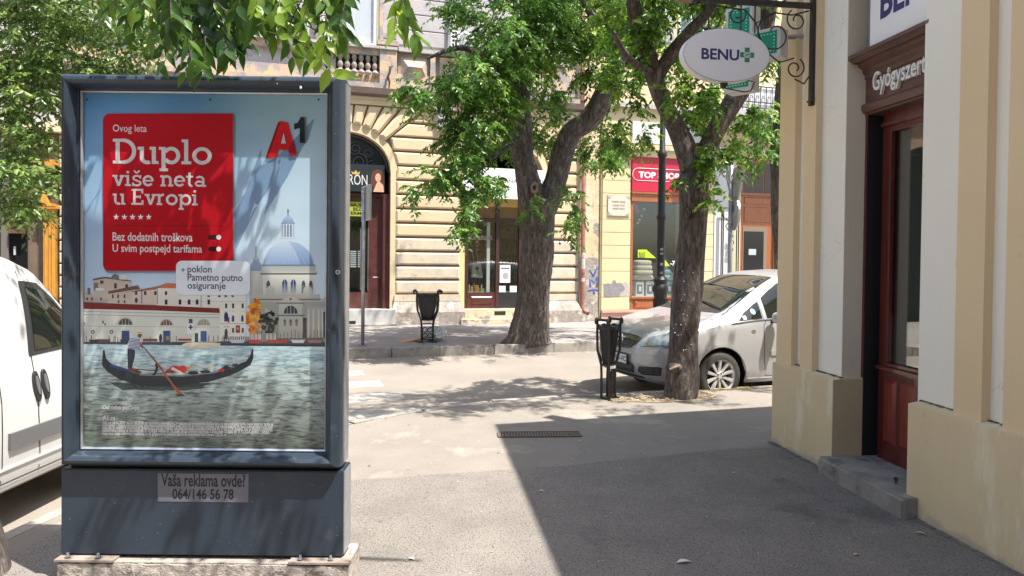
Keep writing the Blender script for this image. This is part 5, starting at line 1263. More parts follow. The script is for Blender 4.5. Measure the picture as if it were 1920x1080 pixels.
p = atZ(1140, 748); litter_bin((p.x, p.y, 0), R(45), 1, 'black scrollwork litter bin with sagging bag beside the car bumper', True)
p = atZ(801, 641); fbp = Vector((p.x, p.y, -.004)); litter_bin(tuple(fbp), R(10), 1, 'black scrollwork litter bin on the far kerb with litter at its foot', False)
# cardboard and plastic bag at its foot
cb_ = MB().slab([(-.30,-.10),(.05,-.14),(.30,.0),(.26,.10),(-.05,.13),(-.34,.06)], 0, .02).build('cardboard_sheet', M['cardboard']); cb_.location = (fbp.x-.32, fbp.y+.10, .01); cb_.rotation_euler = (R(4), R(-9), R(8)); tag(cb_, 'flat piece of brown cardboard lying left of the far litter bin', 'cardboard')
b = MB().ball((0,0,.12), (.22,.15,.14), 18, 12)
b.v = [(x*(1+.35*(rnd.random()-.5)), y*(1+.3*(rnd.random()-.5)), max(0, z*(1+.35*(rnd.random()-.5)))) for x, y, z in b.v]
cbg = b.build('plastic_bag', M['clearbag'], smooth=False); cbg.location = (fbp.x+.13, fbp.y+.16, -.004); tag(cbg, 'crumpled grey translucent plastic bag slumped behind the far litter bin', 'bag')

# ------------------------------------------------------------------ shopper standing inside the health shop with a cotton bag
def skin_figure(name, joints, bones, mt, parent=None, sub=1):
    me = bpy.data.meshes.new(name); me.from_pydata([j[0] for j in joints], bones, []); o_ = bpy.data.objects.new(name, me); link(o_, parent)
    md = o_.modifiers.new('skin', 'SKIN'); me.skin_vertices[0].data[0].use_root = True
    for i, j in enumerate(joints): me.skin_vertices[0].data[i].radius = (j[1], j[2] if len(j) > 2 else j[1])
    m2 = o_.modifiers.new('sub', 'SUBSURF'); m2.levels = m2.render_levels = sub
    me.materials.append(mt); return o_
pp_ = F0 + E*fx(893, 500, -.95) - NF*.95
zfl = zp2
per = thing('person', 'shopper in rust-brown top behind the glass reaching out one bare arm, bag on shoulder', 'person', (pp_.x, pp_.y, zfl), A17+R(8))
M['skin'] = mat('skin', (.50,.28,.19,1), .55); M['rusttop'] = mat('rust_brown_cloth', (.30,.13,.03,1), .9, var=(.2,.08,.02,1), vs=8); M['trousers'] = mat('dark_trousers', (.03,.03,.04,1), .9)
J = [((0,0,.93),.13,.10), ((0,0,1.12),.115,.085), ((0,0,1.32),.15,.095), ((0,0,1.43),.08,.07), ((0,0,1.50),.05,.05),
     ((-.17,0,1.39),.055), ((-.21,.03,1.14),.042), ((-.17,-.10,.95),.032), ((.17,0,1.39),.055), ((.21,-.06,1.15),.042), ((.27,-.26,1.06),.030), ((.31,-.34,1.07),.022),
     ((-.09,0,.88),.085), ((-.10,0,.48),.055), ((-.10,.02,.08),.042), ((-.11,-.12,.035),.035), ((.09,0,.88),.085), ((.10,0,.48),.055), ((.10,.02,.08),.042), ((.11,-.12,.035),.035)]
Bn = [(0,1),(1,2),(2,3),(3,4),(3,5),(5,6),(6,7),(3,8),(8,9),(9,10),(10,11),(0,12),(12,13),(13,14),(14,15),(0,16),(16,17),(17,18),(18,19)]
skin_figure('body', J, Bn, M['skin'], per)
J2 = [((0,0,.90),.145,.115), ((0,0,1.12),.13,.10), ((0,0,1.30),.165,.112), ((0,0,1.41),.10,.085), ((-.18,0,1.38),.07), ((-.22,.03,1.2),.06), ((.18,0,1.38),.07), ((.21,-.04,1.22),.06)]
skin_figure('top', J2, [(0,1),(1,2),(2,3),(3,4),(4,5),(3,6),(6,7)], M['rusttop'], per)
J3 = [((0,0,.90),.15,.12), ((-.09,0,.82),.10), ((-.10,0,.48),.07), ((-.10,.02,.12),.055), ((.09,0,.82),.10), ((.10,0,.48),.07), ((.10,.02,.12),.055)]
skin_figure('trousers', J3, [(0,1),(1,2),(2,3),(0,4),(4,5),(5,6)], M['trousers'], per)
MB().ball((0,-.005,1.61), (.075,.092,.11), 16, 12).build('head', M['skin'], per, smooth='all'); MB().ball((0,.02,1.645), (.088,.095,.10), 16, 10).build('hair', mat('dark_hair', (.03,.018,.012,1), .6), per, smooth='all')
b = MB()
for i in range(4): b.tube([(.31+.006*i,-.34,1.085-.014*i),(.335+.005*i,-.385,1.09-.016*i),(.335,-.42+.006*i,1.08-.018*i)], [.009,.008,.006], 6)
b.tube([(.30,-.34,1.09),(.285,-.375,1.11),(.29,-.395,1.12)], [.010,.009,.007], 6)
b.build('fingers', M['skin'], per, smooth='all')
bx0, bz0 = FU(883, 520, -.55); bx1, bz1 = FU(906, 493, -.55)
tp = F0 + E*bx0 - NF*.58
tb = thing('tote_bag', 'cream cotton tote bag with dark print hanging behind the shop glass', 'bag', (tp.x, tp.y, bz0), A17)
W_, H_ = bx1-bx0, bz1-bz0
M['cotton'] = mat('cream_cotton', (.66,.60,.50,1), .9, bump=.3, bs=20)
MB().boss([(W_*.05,0),(W_,-.02),(W_*.86,H_*.92),(W_*.1,H_)], .05, -.03, .03).build('bag_body', M['cotton'], tb)
for x in (W_*.25, W_*.62): MB().tube([(x,-.01,H_*.93),(x-.02,-.01,H_*1.4),(x-.06,.02,H_*1.95)], .010, 6).build('strap', M['cotton'], tb)
eb(W_*.5, H_*.62, .05, .045, -.032).build('bag_print', M['black'], tb); MB().tube([(W_*.5,-.033,H_*.5),(W_*.62,-.033,H_*.25),(W_*.7,-.033,H_*.22)], .006, 5).build('bag_print', M['black'], tb)

# ------------------------------------------------------------------ row of houses closing the side street on the left and behind (seen only in reflections)
side = thing('side_street_house', 'plain cream terraced house along the side street', 'building', (-15.5, 0, 0), R(90))
MB().box(-9, 9, 0, 8, 0, 9).build('wall', M['plaster'], side)
for i in range(5):
    for z_ in (1.2, 5.2): MB().box(-7.6+3.4*i, -6.2+3.4*i, -.01, .2, z_, z_+2.1).build('window', mat('dark_window', (.03,.03,.035,1), .15) if (i == 0 and z_ < 2) else bpy.data.materials['dark_window'], side)

back = thing('reflection_house', 'long dark brown house added unseen behind the viewer to darken reflections', 'building', (0, -15, 0), R(180))  # unseen house added behind the camera so the glass reflects something dark
MB().box(-32, 32, 0, 8, 0, 12).build('wall', M['brownwall'], back)
for i in range(14):
    for z_ in (1.2, 5.0, 8.6): MB().box(-30+4.4*i, -28.4+4.4*i, -.01, .2, z_, z_+2.0).build('window', bpy.data.materials['dark_window'], back)
# ------------------------------------------------------------------ vehicles: lofted body, everything else fitted onto it
def lerp_tab(tab, x):
    xs = [t[0] for t in tab]; return [float(np.interp(x, xs, [t[k] for t in tab])) for k in range(1, len(tab[0]))]
def smooth_tab(tab, x, h):
    a = lerp_tab(tab, x-h); b = lerp_tab(tab, x); c = lerp_tab(tab, x+h); return [(p+2*q+r)/4 for p, q, r in zip(a, b, c)]
def car_body(tab, xs, h, parent, mt, arches, name='body'):
    """tab rows: x, zbottom, wmid, zbelt, wbelt, zroof, wroof"""
    rings = []
    for x in xs:
        zb, wm, zs, wb, zr, wr = smooth_tab(tab, x, h)
        zm = zb + (zs-zb)*.45
        prof = [(0,zb),(wm*.6,zb),(wm*.88,zb+.015),(wm*.965,zb+.06),(wm*.995,zb+.16),(wm,zm),(wm*.997,zm+(zs-zm)*.4),(wb+(wm-wb)*.35,zm+(zs-zm)*.8),(wb,zs)]
        for t in (.2,.4,.6,.8): prof.append((wb+(wr-wb)*t + .02*math.sin(math.pi*t)*(zr-zs > .3), zs+(zr-zs)*(t*.93)))
        prof += [(wr*.97, zr-(zr-zs)*.055), (wr*.90, zr-(zr-zs)*.028), (wr*.75, zr-(zr-zs)*.012), (wr*.5, zr-.002), (wr*.25, zr), (0, zr)]
        rings.append([(x, -p[0], p[1]) for p in prof] + [(x, p[0], p[1]) for p in prof[-2:0:-1]])
    n = len(rings[0]); b = MB(); b.v = [p for r_ in rings for p in r_]
    for i in range(len(rings)-1):
        for k in range(n): l = (k+1) % n; b.f.append((i*n+k, i*n+l, (i+1)*n+l, (i+1)*n+k))
    b.f.append(tuple(range(n-1, -1, -1))); b.f.append(tuple((len(rings)-1)*n+k for k in range(n)))
    o = b.build(name, mt, parent, smooth='all')
    dg = bpy.context.evaluated_depsgraph_get(); dg.update()
    bvh = BVHTree.FromPolygons([tuple(v.co) for v in o.data.vertices], [tuple(p.vertices) for p in o.data.polygons])
    bm = bmesh.new(); bm.from_mesh(o.data)
    for (ax, az, ar) in arches:
        ins = lambda v: abs(v.co.y) > .60 and (v.co.x-ax)**2+(v.co.z-az)**2 < ar*ar
        bmesh.ops.delete(bm, geom=[f for f in bm.faces if all(ins(v) for v in f.verts)], context='FACES')
        for v in bm.verts:
            if ins(v):
                d = Vector((v.co.x-ax, v.co.z-az)); d = d.normalized()*ar if d.length > 1e-5 else d; v.co.x, v.co.z = ax+d.x, az+d.y
    bm.to_mesh(o.data); bm.free(); o.data.set_sharp_from_angle(angle=R(38))
    for (ax, az, ar) in arches:
        for s_ in (-1, 1):
            b = MB(); P = arc(ax, az, ar+.012, ar+.012, -20, 200, 24); n_ = len(P)
            b.v = [(x, s_*.86, z) for x, z in P]+[(x, s_*.58, z) for x, z in P]
            b.f = [(i, i+1, n_+i+1, n_+i) for i in range(n_-1)]+[tuple(range(n_, 2*n_))]
            b.build('wheel_well', M['black'], parent, fix=False)
    return o, bvh
def fit(bvh, poly, mode, name, mt, parent, off=.006, thick=0.0, cell=.05, smooth='all', origin=None):
    """poly in (x,z) for side, (y,z) for front, (x,y) for top; laid onto the body"""
    bm = bmesh.new()
    vs = [bm.verts.new((p[0], p[1], 0)) for p in poly]
    if isinstance(poly, SP):
        for i in range(len(vs)//2-1): bm.faces.new((vs[i], vs[i+1], vs[-2-i], vs[-1-i]))
    else:
        bm.faces.new(vs); bmesh.ops.triangulate(bm, faces=bm.faces[:], ngon_method='EAR_CLIP')
    for ax in (0, 1):
        lo, hi = min(p[ax] for p in poly), max(p[ax] for p in poly); k = lo+cell
        while k < hi:
            c = [0, 0, 0]; c[ax] = k; nn = [0, 0, 0]; nn[ax] = 1
            bmesh.ops.bisect_plane(bm, geom=bm.verts[:]+bm.edges[:]+bm.faces[:], plane_co=c, plane_no=nn); k += cell
    if thick:
        ret = bmesh.ops.extrude_face_region(bm, geom=bm.faces[:]); top = [g for g in ret['geom'] if isinstance(g, bmesh.types.BMVert)]; tset = set(top)
    else: tset = set(bm.verts)
    for v in bm.verts:
        a, c = v.co.x, v.co.y
        if mode == 'side': o_, d_ = Vector((a, -3, c)), Vector((0, 1, 0))
        elif mode == 'front': o_, d_ = Vector((-3, a, c)), Vector((1, 0, 0))
        elif mode == 'top': o_, d_ = Vector((a, c, 5)), Vector((0, 0, -1))
        else: o_, d_ = None, None
        hp = bvh.ray_cast(o_, d_)
        if hp[0] is None:
            hp = bvh.find_nearest(Vector((a, -1, c)) if mode == 'side' else (Vector((0, a, c)) if mode == 'front' else Vector((a, c, 1.6))))
        nrm = hp[1]
        if nrm.dot(d_) > 0: nrm = -nrm
        v.co = hp[0] + nrm*(off if v in tset and thick == 0 else (off+thick if v in tset else off-.012))
    me = bpy.data.meshes.new(name); bmesh.ops.recalc_face_normals(bm, faces=bm.faces[:]); bm.to_mesh(me); bm.free()
    if not thick:
        pass
    me.materials.append(mt); me.polygons.foreach_set('use_smooth', [True]*len(me.polygons)); me.set_sharp_from_angle(angle=R(35))
    o = bpy.data.objects.new(name, me); return link(o, parent)
class SP(list): pass
def strip(pts, w):                             # polyline to thin polygon
    L_, Rr = [], []
    for i, p in enumerate(pts):
        a = Vector(pts[max(i-1, 0)]); b_ = Vector(pts[min(i+1, len(pts)-1)]); d = (b_-a).normalized(); n_ = Vector((-d.y, d.x))*w/2
        L_.append((p[0]+n_.x, p[1]+n_.y)); Rr.append((p[0]-n_.x, p[1]-n_.y))
    return SP(L_ + Rr[::-1])
def wheel(parent, c, r, rim, face=-1, spokes=10, wdt=.20, mt=None):
    f = face; y = c[1]
    b = MB().lathe([(rim*.98, -wdt/2),(rim+.02,-wdt/2-.002),(r-.035,-wdt/2-.004),(r-.012,-wdt/2+.02),(r,-wdt/2+.045),(r,wdt/2-.045),(r-.012,wdt/2-.02),(r-.035,wdt/2),(rim*.98,wdt/2)], c, 40, 'y')
    b.f = b.f[:-2]
    t = b.build('wheel', M['tyre'], parent, smooth='all'); t.data.set_sharp_from_angle(angle=R(50))
    yo = c[1]-wdt/2 if f < 0 else c[1]+wdt/2
    s = -1 if f < 0 else 1
    b = MB(); b.lathe([(rim*1.0, yo-s*.002+(-s*.0)),(rim*1.0, yo+s*-.012),(rim*.93, yo-s*.014),(rim*.90, yo-s*.045),(rim*.88, yo-s*.13)], (c[0], 0, c[2]), 40, 'y'); b.f = b.f[:-2]
    b.build('rim', mt or M['alloy'], t, smooth='all')
    MB().lathe([(rim*.88, yo-s*.10),(rim*.88, yo-s*.12)], (c[0], 0, c[2]), 30, 'y').build('brake_disc', M['tyre'], t)
    b = MB()
    for k in range(spokes):
        a = 2*math.pi*(k+.5)/spokes; d = Vector((math.cos(a), 0, math.sin(a))); n_ = Vector((-math.sin(a), 0, math.cos(a)))
        p0 = Vector((c[0], yo-s*.035, c[2]))+d*rim*.16; p1 = Vector((c[0], yo-s*.012, c[2]))+d*rim*.94
        hw0, hw1 = rim*.075, rim*.115; Y = Vector((0, s, 0))
        b.add([p0-n_*hw0-Y*.02, p0+n_*hw0-Y*.02, p0+n_*hw0*.6+Y*.006, p0-n_*hw0*.6+Y*.006, p1-n_*hw1-Y*.02, p1+n_*hw1-Y*.02, p1+n_*hw1*.75+Y*.004, p1-n_*hw1*.75+Y*.004],
              [(0,1,2,3),(4,7,6,5),(0,4,5,1),(1,5,6,2),(2,6,7,3),(3,7,4,0)])
    b.lathe([(rim*.26, yo-s*.045),(rim*.26, yo-s*.028),(rim*.2, yo-s*.02),(.001, yo-s*.018)], (c[0], 0, c[2]), 20, 'y')
    b.build('hub', mt or M['alloy'], t)
    b = MB()
    for k in range(5): a = 2*math.pi*k/5; b.lathe([(.010, yo-s*.03),(.010, yo-s*.012)], (c[0]+math.cos(a)*rim*.19, 0, c[2]+math.sin(a)*rim*.19), 8, 'y')
    b.build('wheel_nut', M['black'], t)
    return t
M['tyre'] = mat('tyre_rubber', (.035,.034,.034,1), .8, var=(.06,.057,.053,1), vs=9)
M['alloy'] = mat('alloy_rim', (.60,.60,.60,1), .35, .55)
M['silver_paint'] = mat('silver_car_paint', (.45,.455,.465,1), .32, .4, coat=.35, var=(.43,.435,.445,1), vs=.8)
M['white_paint_van'] = mat('white_van_paint', (.62,.615,.60,1), .35, .0, coat=.35, var=(.57,.56,.545,1), vs=1.3, dirt=(.60,.57,.52,1), ds=2.2, dth=.64)
M['carglass'] = mat('car_glass', (.010,.014,.011,1), .03, spec=.5)
M['trim'] = mat('black_plastic_trim', (.03,.03,.032,1), .55)
M['greytrim'] = mat('grey_plastic_trim', (.13,.13,.135,1), .6)
M['chrome'] = mat('chrome', (.75,.75,.76,1), .12, 1.0)
M['lamp'] = mat('headlamp_glass', (.34,.37,.36,1), .12, .2, coat=1.0, var=(.16,.18,.18,1), vs=9)

wc = hit(1343, 704, (0, 0, ROAD+.315), Vector((0, 0, 1)))
car = thing('parked_car', 'silver people carrier parked nose-out behind the near tree trunk', 'car', (wc.x, wc.y, ROAD), A17+R(4.5))
OX, OYc = .93, -.78                           # front wheel centre in car coordinates
_c, _s = math.cos(A17+R(4.5)), math.sin(A17+R(4.5)); car.location = Vector((wc.x, wc.y, ROAD)) - Vector((_c*OX - _s*OYc, _s*OX + _c*OYc, 0))
tab = [ # x, zbottom, wmid, zbelt, wbelt, zroof, wroof
 (-.02,.40,.40,.56,.36,.62,.34), (.0,.34,.52,.60,.48,.68,.44), (.04,.28,.64,.64,.60,.75,.55), (.12,.23,.74,.70,.70,.83,.62), (.25,.20,.80,.76,.775,.895,.66), (.45,.19,.845,.83,.81,.965,.68), (.75,.18,.875,.91,.83,1.03,.70),
 (1.0,.18,.89,.955,.84,1.075,.71), (1.12,.18,.893,.965,.845,1.11,.70), (1.3,.18,.895,.975,.85,1.215,.66), (1.6,.18,.90,.99,.85,1.39,.62), (1.95,.18,.90,1.0,.85,1.54,.60), (2.25,.18,.90,1.01,.85,1.605,.595), (2.7,.18,.90,1.02,.85,1.63,.60), (3.4,.18,.90,1.03,.845,1.61,.60),
 (4.0,.20,.88,1.04,.82,1.55,.57), (4.25,.25,.85,1.04,.78,1.47,.53), (4.40,.32,.80,1.02,.72,1.20,.55), (4.47,.42,.72,.92,.66,1.0,.55)]
xs = [-.015, 0, .015, .03, .05, .08, .11, .15, .2, .25] + [.3+.06*i for i in range(70)]
body, bvh = car_body(tab, [x for x in xs if x <= 4.47], .035, car, M['silver_paint'], [(.93,.315,.365), (3.63,.315,.365)])
MB().box(.45, 4.1, -.60, .60, .2, .5).build('underbody', M['black'], car)
wheel(car, (.93,-.775,.315), .315, .215); wheel(car, (3.63,-.775,.315), .315, .215); wheel(car, (.93,.775,.315), .315, .215, 1); wheel(car, (3.63,.775,.315), .315, .215, 1)
for x in (.93, 3.63):
    b = MB()                                   # arch lip
    pts_ = [(x+.385*math.cos(R(a)), .315+.385*math.sin(R(a))) for a in range(-8, 189, 8)]
    fit(bvh, strip(pts_, .034), 'side', 'arch_lip', M['silver_paint'], car, off=.0, thick=.009, cell=.2)
# windscreen (laid on the slope from above), wipers and side glass
fit(bvh, [(1.16,-.69),(1.14,-.35),(1.13,0),(1.14,.35),(1.16,.69),(1.97,.55),(1.99,0),(1.97,-.55)], 'top', 'windscreen', M['carglass'], car, off=.005, cell=.08)
fit(bvh, [(1.035,-.73),(1.01,-.3),(1.01,.3),(1.035,.73),(1.17,.70),(1.15,0),(1.17,-.70)], 'top', 'scuttle', M['trim'], car, off=.004, cell=.1)
for y0, y1 in ((-.62, -.05), (-.02, .5)):
    q = bvh.ray_cast(Vector((1.12, y0, 5)), Vector((0, 0, -1)))[0]; q2 = bvh.ray_cast(Vector((1.24, y1, 5)), Vector((0, 0, -1)))[0]
    MB().tube([q+Vector((0,0,.02)), (q+q2)/2+Vector((0,0,.03)), q2+Vector((0,0,.02))], .009, 6).build('wiper', M['trim'], car)
fit(bvh, [(1.22,.99),(1.58,1.015),(1.59,1.225),(1.50,1.185),(1.34,1.085)], 'side', 'quarter_window', M['carglass'], car, off=.006)
fwin = fit(bvh, [(1.66,1.02),(2.48,1.045),(2.50,1.50),(2.2,1.505),(1.98,1.455),(1.80,1.36),(1.66,1.27)], 'side', 'side_window', M['carglass'], car, off=.006)
fit(bvh, [(2.58,1.05),(3.42,1.07),(3.40,1.485),(2.60,1.50)], 'side', 'side_window', M['carglass'], car, off=.006)
fit(bvh, [(3.50,1.075),(4.08,1.10),(3.95,1.42),(3.50,1.475)], 'side', 'quarter_window', M['carglass'], car, off=.006)
fit(bvh, strip([(1.10,.955),(1.5,.992),(2.2,1.015),(3.2,1.03),(4.1,1.05)], .016), 'side', 'window_line', M['trim'], car, off=.004, cell=.15)
# shut lines
for pts_ in ([(1.62,.985),(1.585,.90),(1.57,.7),(1.575,.5),(1.60,.30)], [(2.53,1.0),(2.53,.6),(2.52,.30)], [(1.60,.295),(2.52,.295)], [(3.46,1.0),(3.44,.72)], [(1.60,1.0),(1.60,1.24)]):
    fit(bvh, strip(pts_, .007), 'side', 'shut_line', M['black'], car, off=.003, cell=.1)
fit(bvh, [(1.68,.55),(2.50,.57),(2.50,.625),(1.69,.615),(1.66,.585)], 'side', 'rub_strip', M['silver_paint'], car, off=.001, thick=.012, cell=.2)
fit(bvh, [(2.56,.57),(3.30,.59),(3.30,.64),(2.56,.63)], 'side', 'rub_strip', M['silver_paint'], car, off=.001, thick=.012, cell=.2)
fit(bvh, [(1.32,.235),(3.22,.235),(3.22,.275),(1.32,.275)], 'side', 'sill_strip', M['silver_paint'], car, off=.001, thick=.014, cell=.2)
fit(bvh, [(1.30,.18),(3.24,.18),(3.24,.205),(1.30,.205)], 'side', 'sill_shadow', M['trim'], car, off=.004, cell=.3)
for x in (2.32, 3.28): fit(bvh, [(x,.86),(x+.18,.865),(x+.18,.895),(x,.89)], 'side', 'handle', M['silver_paint'], car, off=.012, thick=.02, cell=.1)
fit(bvh, arc(1.42, .86, .035, .022, 0, 360, 14)[:-1], 'side', 'side_repeater', M['chrome'], car, off=.004)
# mirror
b = MB().ball((0,0,0), (.075,.115,.075), 16, 12, .75); b.v = [(x*(1-.0*y), y, z) for x, y, z in b.v]
mr = b.build('mirror', M['silver_paint'], car, smooth='all'); mr.location = (1.70, -1.02, 1.035); mr.rotation_euler = (0, 0, R(-8))
MB().box(.030,.078,-.095,.095,-.055,.055).build('mirror_glass', M['carglass'], mr)
MB().tube([(0,.08,-.05),(.0,.20,-.06)], .022, 8).build('mirror_foot', M['trim'], mr)
# front: headlamps, grille, badge, bumper openings, plate
def grow(P, k): cx = sum(p[0] for p in P)/len(P); cz = sum(p[1] for p in P)/len(P); return [(cx+(p[0]-cx)*k, cz+(p[1]-cz)*k) for p in P]
HS = [(.10,.735),(.16,.79),(.30,.865),(.50,.925),(.60,.935),(.575,.86),(.50,.765),(.36,.715),(.20,.70)]; HF = [(-.76,.715),(-.60,.69),(-.50,.675),(-.47,.69),(-.50,.745),(-.58,.795),(-.70,.84),(-.775,.86)]
fit(bvh, grow(HS, 1.07), 'side', 'headlight_seal', M['trim'], car, off=.002, cell=.04); fit(bvh, grow(HF, 1.08), 'front', 'headlight_seal', M['trim'], car, off=.002, cell=.04)
for s in (-1, 1):
    if s < 0: fit(bvh, [(.10,.735),(.16,.79),(.30,.865),(.50,.925),(.60,.935),(.575,.86),(.50,.765),(.36,.715),(.20,.70)], 'side', 'headlight', M['lamp'], car, off=.007, thick=.005, cell=.04)
fit(bvh, [(-.76,.715),(-.60,.69),(-.50,.675),(-.47,.69),(-.50,.745),(-.58,.795),(-.70,.84),(-.775,.86)], 'front', 'headlight', M['lamp'], car, off=.007, thick=.005, cell=.04)
fit(bvh, [(.76,.715),(.60,.69),(.50,.675),(.47,.69),(.50,.745),(.58,.795),(.70,.84),(.775,.86)], 'front', 'headlight', M['lamp'], car, off=.007, thick=.005, cell=.04)
gr_ = fit(bvh, [(-.44,.77),(-.30,.787),(0,.795),(.30,.787),(.44,.77),(.36,.68),(.28,.635),(0,.615),(-.28,.635),(-.36,.68)], 'front', 'grille', M['trim'], car, off=.008, cell=.06)
for i, z_ in enumerate((.645, .672, .699)): fit(bvh, strip([(-.33+.0*i, z_+.004),(0, z_-.004),(.33, z_+.004)], .008), 'front', 'grille_bar', M['greytrim'], gr_, off=.014, cell=.08)
fit(bvh, [(-.43,.765),(-.2,.775),(-.12,.76),(0,.752),(.12,.76),(.2,.775),(.43,.765),(.38,.725),(.2,.738),(0,.732),(-.2,.738),(-.38,.725)], 'front', 'chrome_bar', M['chrome'], gr_, off=.011, thick=.012, cell=.06)
em = bvh.ray_cast(Vector((-3, 0, .725)), Vector((1, 0, 0)))[0]
bdg = MB(); 
for k in range(28):
    pass
bdg.tube([(em.x-.022, .068*math.cos(R(a)), .725+.068*math.sin(R(a))) for a in range(0, 361, 15)], .0095, 8)
bdg.tube([(em.x-.024, -.088, .718),(em.x-.026, .012, .738),(em.x-.026, -.012, .712),(em.x-.024, .088, .732)], [.004,.011,.011,.004], 6)
bdg.build('badge', M['chrome'], car, smooth='all')
fit(bvh, [(-.40,.41),(-.33,.45),(0,.455),(.33,.45),(.40,.41),(.36,.335),(0,.32),(-.36,.335)], 'front', 'lower_grille', M['trim'], car, off=.010, cell=.08)
for z_ in (.345,.365,.385,.405,.425): fit(bvh, strip([(-.35,z_),(0,z_-.006),(.35,z_)], .006), 'front', 'grille_bar', M['greytrim'], car, off=.016, cell=.1)
for s in (-1, 1):
    f_ = fit(bvh, [(s*.49,.43),(s*.73,.45),(s*.755,.44),(s*.74,.345),(s*.52,.335),(s*.46,.37)], 'front', 'fog_grille', M['trim'], car, off=.010, cell=.08)
    for z_ in (.365,.39,.415): fit(bvh, strip([(s*.50,z_),(s*.73,z_+.01)], .006), 'front', 'grille_bar', M['greytrim'], f_, off=.016, cell=.1)
fit(bvh, strip([(-.70,.60),(-.45,.575),(-.2,.565),(0,.562),(.2,.565),(.45,.575),(.70,.60)], .010), 'front', 'bumper_crease', M['silver_paint'], car, off=.001, thick=.008, cell=.1)
fit(bvh, strip([(-.62,.295),(0,.285),(.62,.295)], .03), 'front', 'lip_spoiler', M['trim'], car, off=.003, cell=.1)
pz = .49; pxx = bvh.ray_cast(Vector((-3, 0, pz)), Vector((1, 0, 0)))[0].x-.03
pt_ = MB().box(-.26, .26, -.006, .0, -.056, .056).build('number_plate', M['white'], car); pt_.location = (pxx, 0, pz); pt_.rotation_euler = (0, 0, R(-90))
b = MB()
for q in ((-.268,.268,.056,.066),(-.268,.268,-.066,-.056),(-.268,-.26,-.056,.056),(.26,.268,-.056,.056)): b.box(q[0],q[1],-.010,.004,q[2],q[3])
b.build('plate_holder', M['black'], pt_)
MB().box(-.258,-.222,-.0075,-.006,-.054,.054).build('plate_band', mat('blue_band', (.02,.07,.35,1), .5), pt_)
text_fit('SU·100-VC', -.205, -.034, .245, .034, -.0075, M['black'], pt_, bold=.02)
MB().box(.27, .30, .1, .1, 0, 0) if False else None
# sticker in the corner of the quarter window
fit(bvh, arc(1.47, 1.10, .035, .035, 0, 360, 14)[:-1], 'side', 'sticker', mat('blue_sticker', (.25,.6,.75,1), .5), car, off=.008)
fit(bvh, [(1.30,1.005),(1.35,1.008),(1.35,1.05),(1.30,1.045)], 'side', 'sticker', M['white'], car, off=.008)
# dark seats behind the glass read only as reflections; door-side shadow gap under the car
# ------------------------------------------------------------------ white delivery van on the side street
van = thing('parked_van', 'white panel van with round black door handles and dark grey rub strip', 'van', (-3.958, 6.45, ROAD), R(-91.3))
tabv = [(-.0,.38,.55,.62,.5,.75,.45),(.05,.3,.7,.7,.62,.85,.55),(.2,.24,.80,.85,.72,.98,.6),(.5,.22,.86,.98,.78,1.08,.62),(.8,.22,.88,1.04,.80,1.16,.62),(1.05,.22,.885,1.06,.81,1.30,.62),(1.3,.22,.89,1.06,.82,1.50,.66),(1.55,.22,.89,1.08,.83,1.66,.70),(1.85,.22,.895,1.10,.84,1.76,.74),(2.2,.22,.90,1.12,.86,1.81,.76),(2.8,.22,.90,1.12,.865,1.83,.78),(3.9,.22,.90,1.12,.86,1.83,.78),(4.3,.3,.89,1.12,.85,1.81,.78),(4.39,.4,.86,1.1,.83,1.74,.76)]
xs = [0,.02,.05,.1,.15,.2]+[.26+.07*i for i in range(59)]
vb, vbv = car_body(tabv, [x for x in xs if x <= 4.39], .04, van, M['white_paint_van'], [(.88,.32,.37), (3.6,.32,.37)])
def fit_plus(poly, name, mt, off=.006, thick=0.0, cell=.06, smooth='all'):
    o = fit(vbv, poly, 'side', name, mt, van, off, thick, cell)
    me = o.data
    co = np.empty(len(me.vertices)*3); me.vertices.foreach_get('co', co); co = co.reshape(-1, 3); co[:, 1] *= -1; me.vertices.foreach_set('co', co.ravel()); me.flip_normals(); me.update()
    return o
MB().box(.5, 4.0, -.6, .6, .24, .6).build('underbody', M['black'], van)
for x in (.88, 3.6):
    for y, f_ in ((.79, 1), (-.79, -1)): wheel(van, (x, y, .32), .32, .20, f_, spokes=12, mt=M['greytrim'])
fit(vbv, [(.86,-.68),(.84,0),(.86,.68),(1.58,.62),(1.62,0),(1.58,-.62)], 'top', 'windscreen', M['carglass'], van, off=.005, cell=.1)

fit_plus([(1.80,1.08),(1.80,1.575),(1.56,1.55),(1.38,1.43),(1.12,1.19),(1.02,1.09)], 'window_frame', M['trim'], .004)
fit_plus([(1.74,1.11),(1.74,1.53),(1.56,1.50),(1.40,1.40),(1.18,1.20),(1.10,1.12)], 'side_window', M['carglass'], .008)
for x in (1.70, 1.785):
    fit_plus(arc(x, .88, .032, .10, 0, 360, 20)[:-1], 'handle', M['black'], .003, .012, .03)
    fit_plus(arc(x, .885, .014, .062, 0, 360, 16)[:-1], 'handle_cup', M['greytrim'], .017, .004, .03)
fit_plus([(2.06,.53),(2.06,.635),(1.29,.635),(1.29,.53)], 'rub_strip', M['greytrim'], .0, .018, .1)
fit_plus([(3.15,.53),(3.15,.635),(2.16,.635),(2.16,.53)], 'rub_strip', M['greytrim'], .0, .018, .1)
for pts_ in ([(1.78,1.64),(1.78,.7),(1.76,.34)], [(2.11,1.70),(2.11,1.2),(2.11,.34)], [(3.1,1.70),(3.1,.34)], [(2.12,1.70),(3.1,1.70)], [(1.30,1.05),(1.28,.6),(1.30,.36)], [(1.29,.33),(3.1,.33)]):
    fit_plus(strip(pts_, .008), 'shut_line', M['black'], .003, 0, .1)
fit_plus([(2.20,1.02),(2.20,1.05),(4.0,1.05),(4.0,1.02)], 'slide_rail', M['greytrim'], .002, .006, .2)
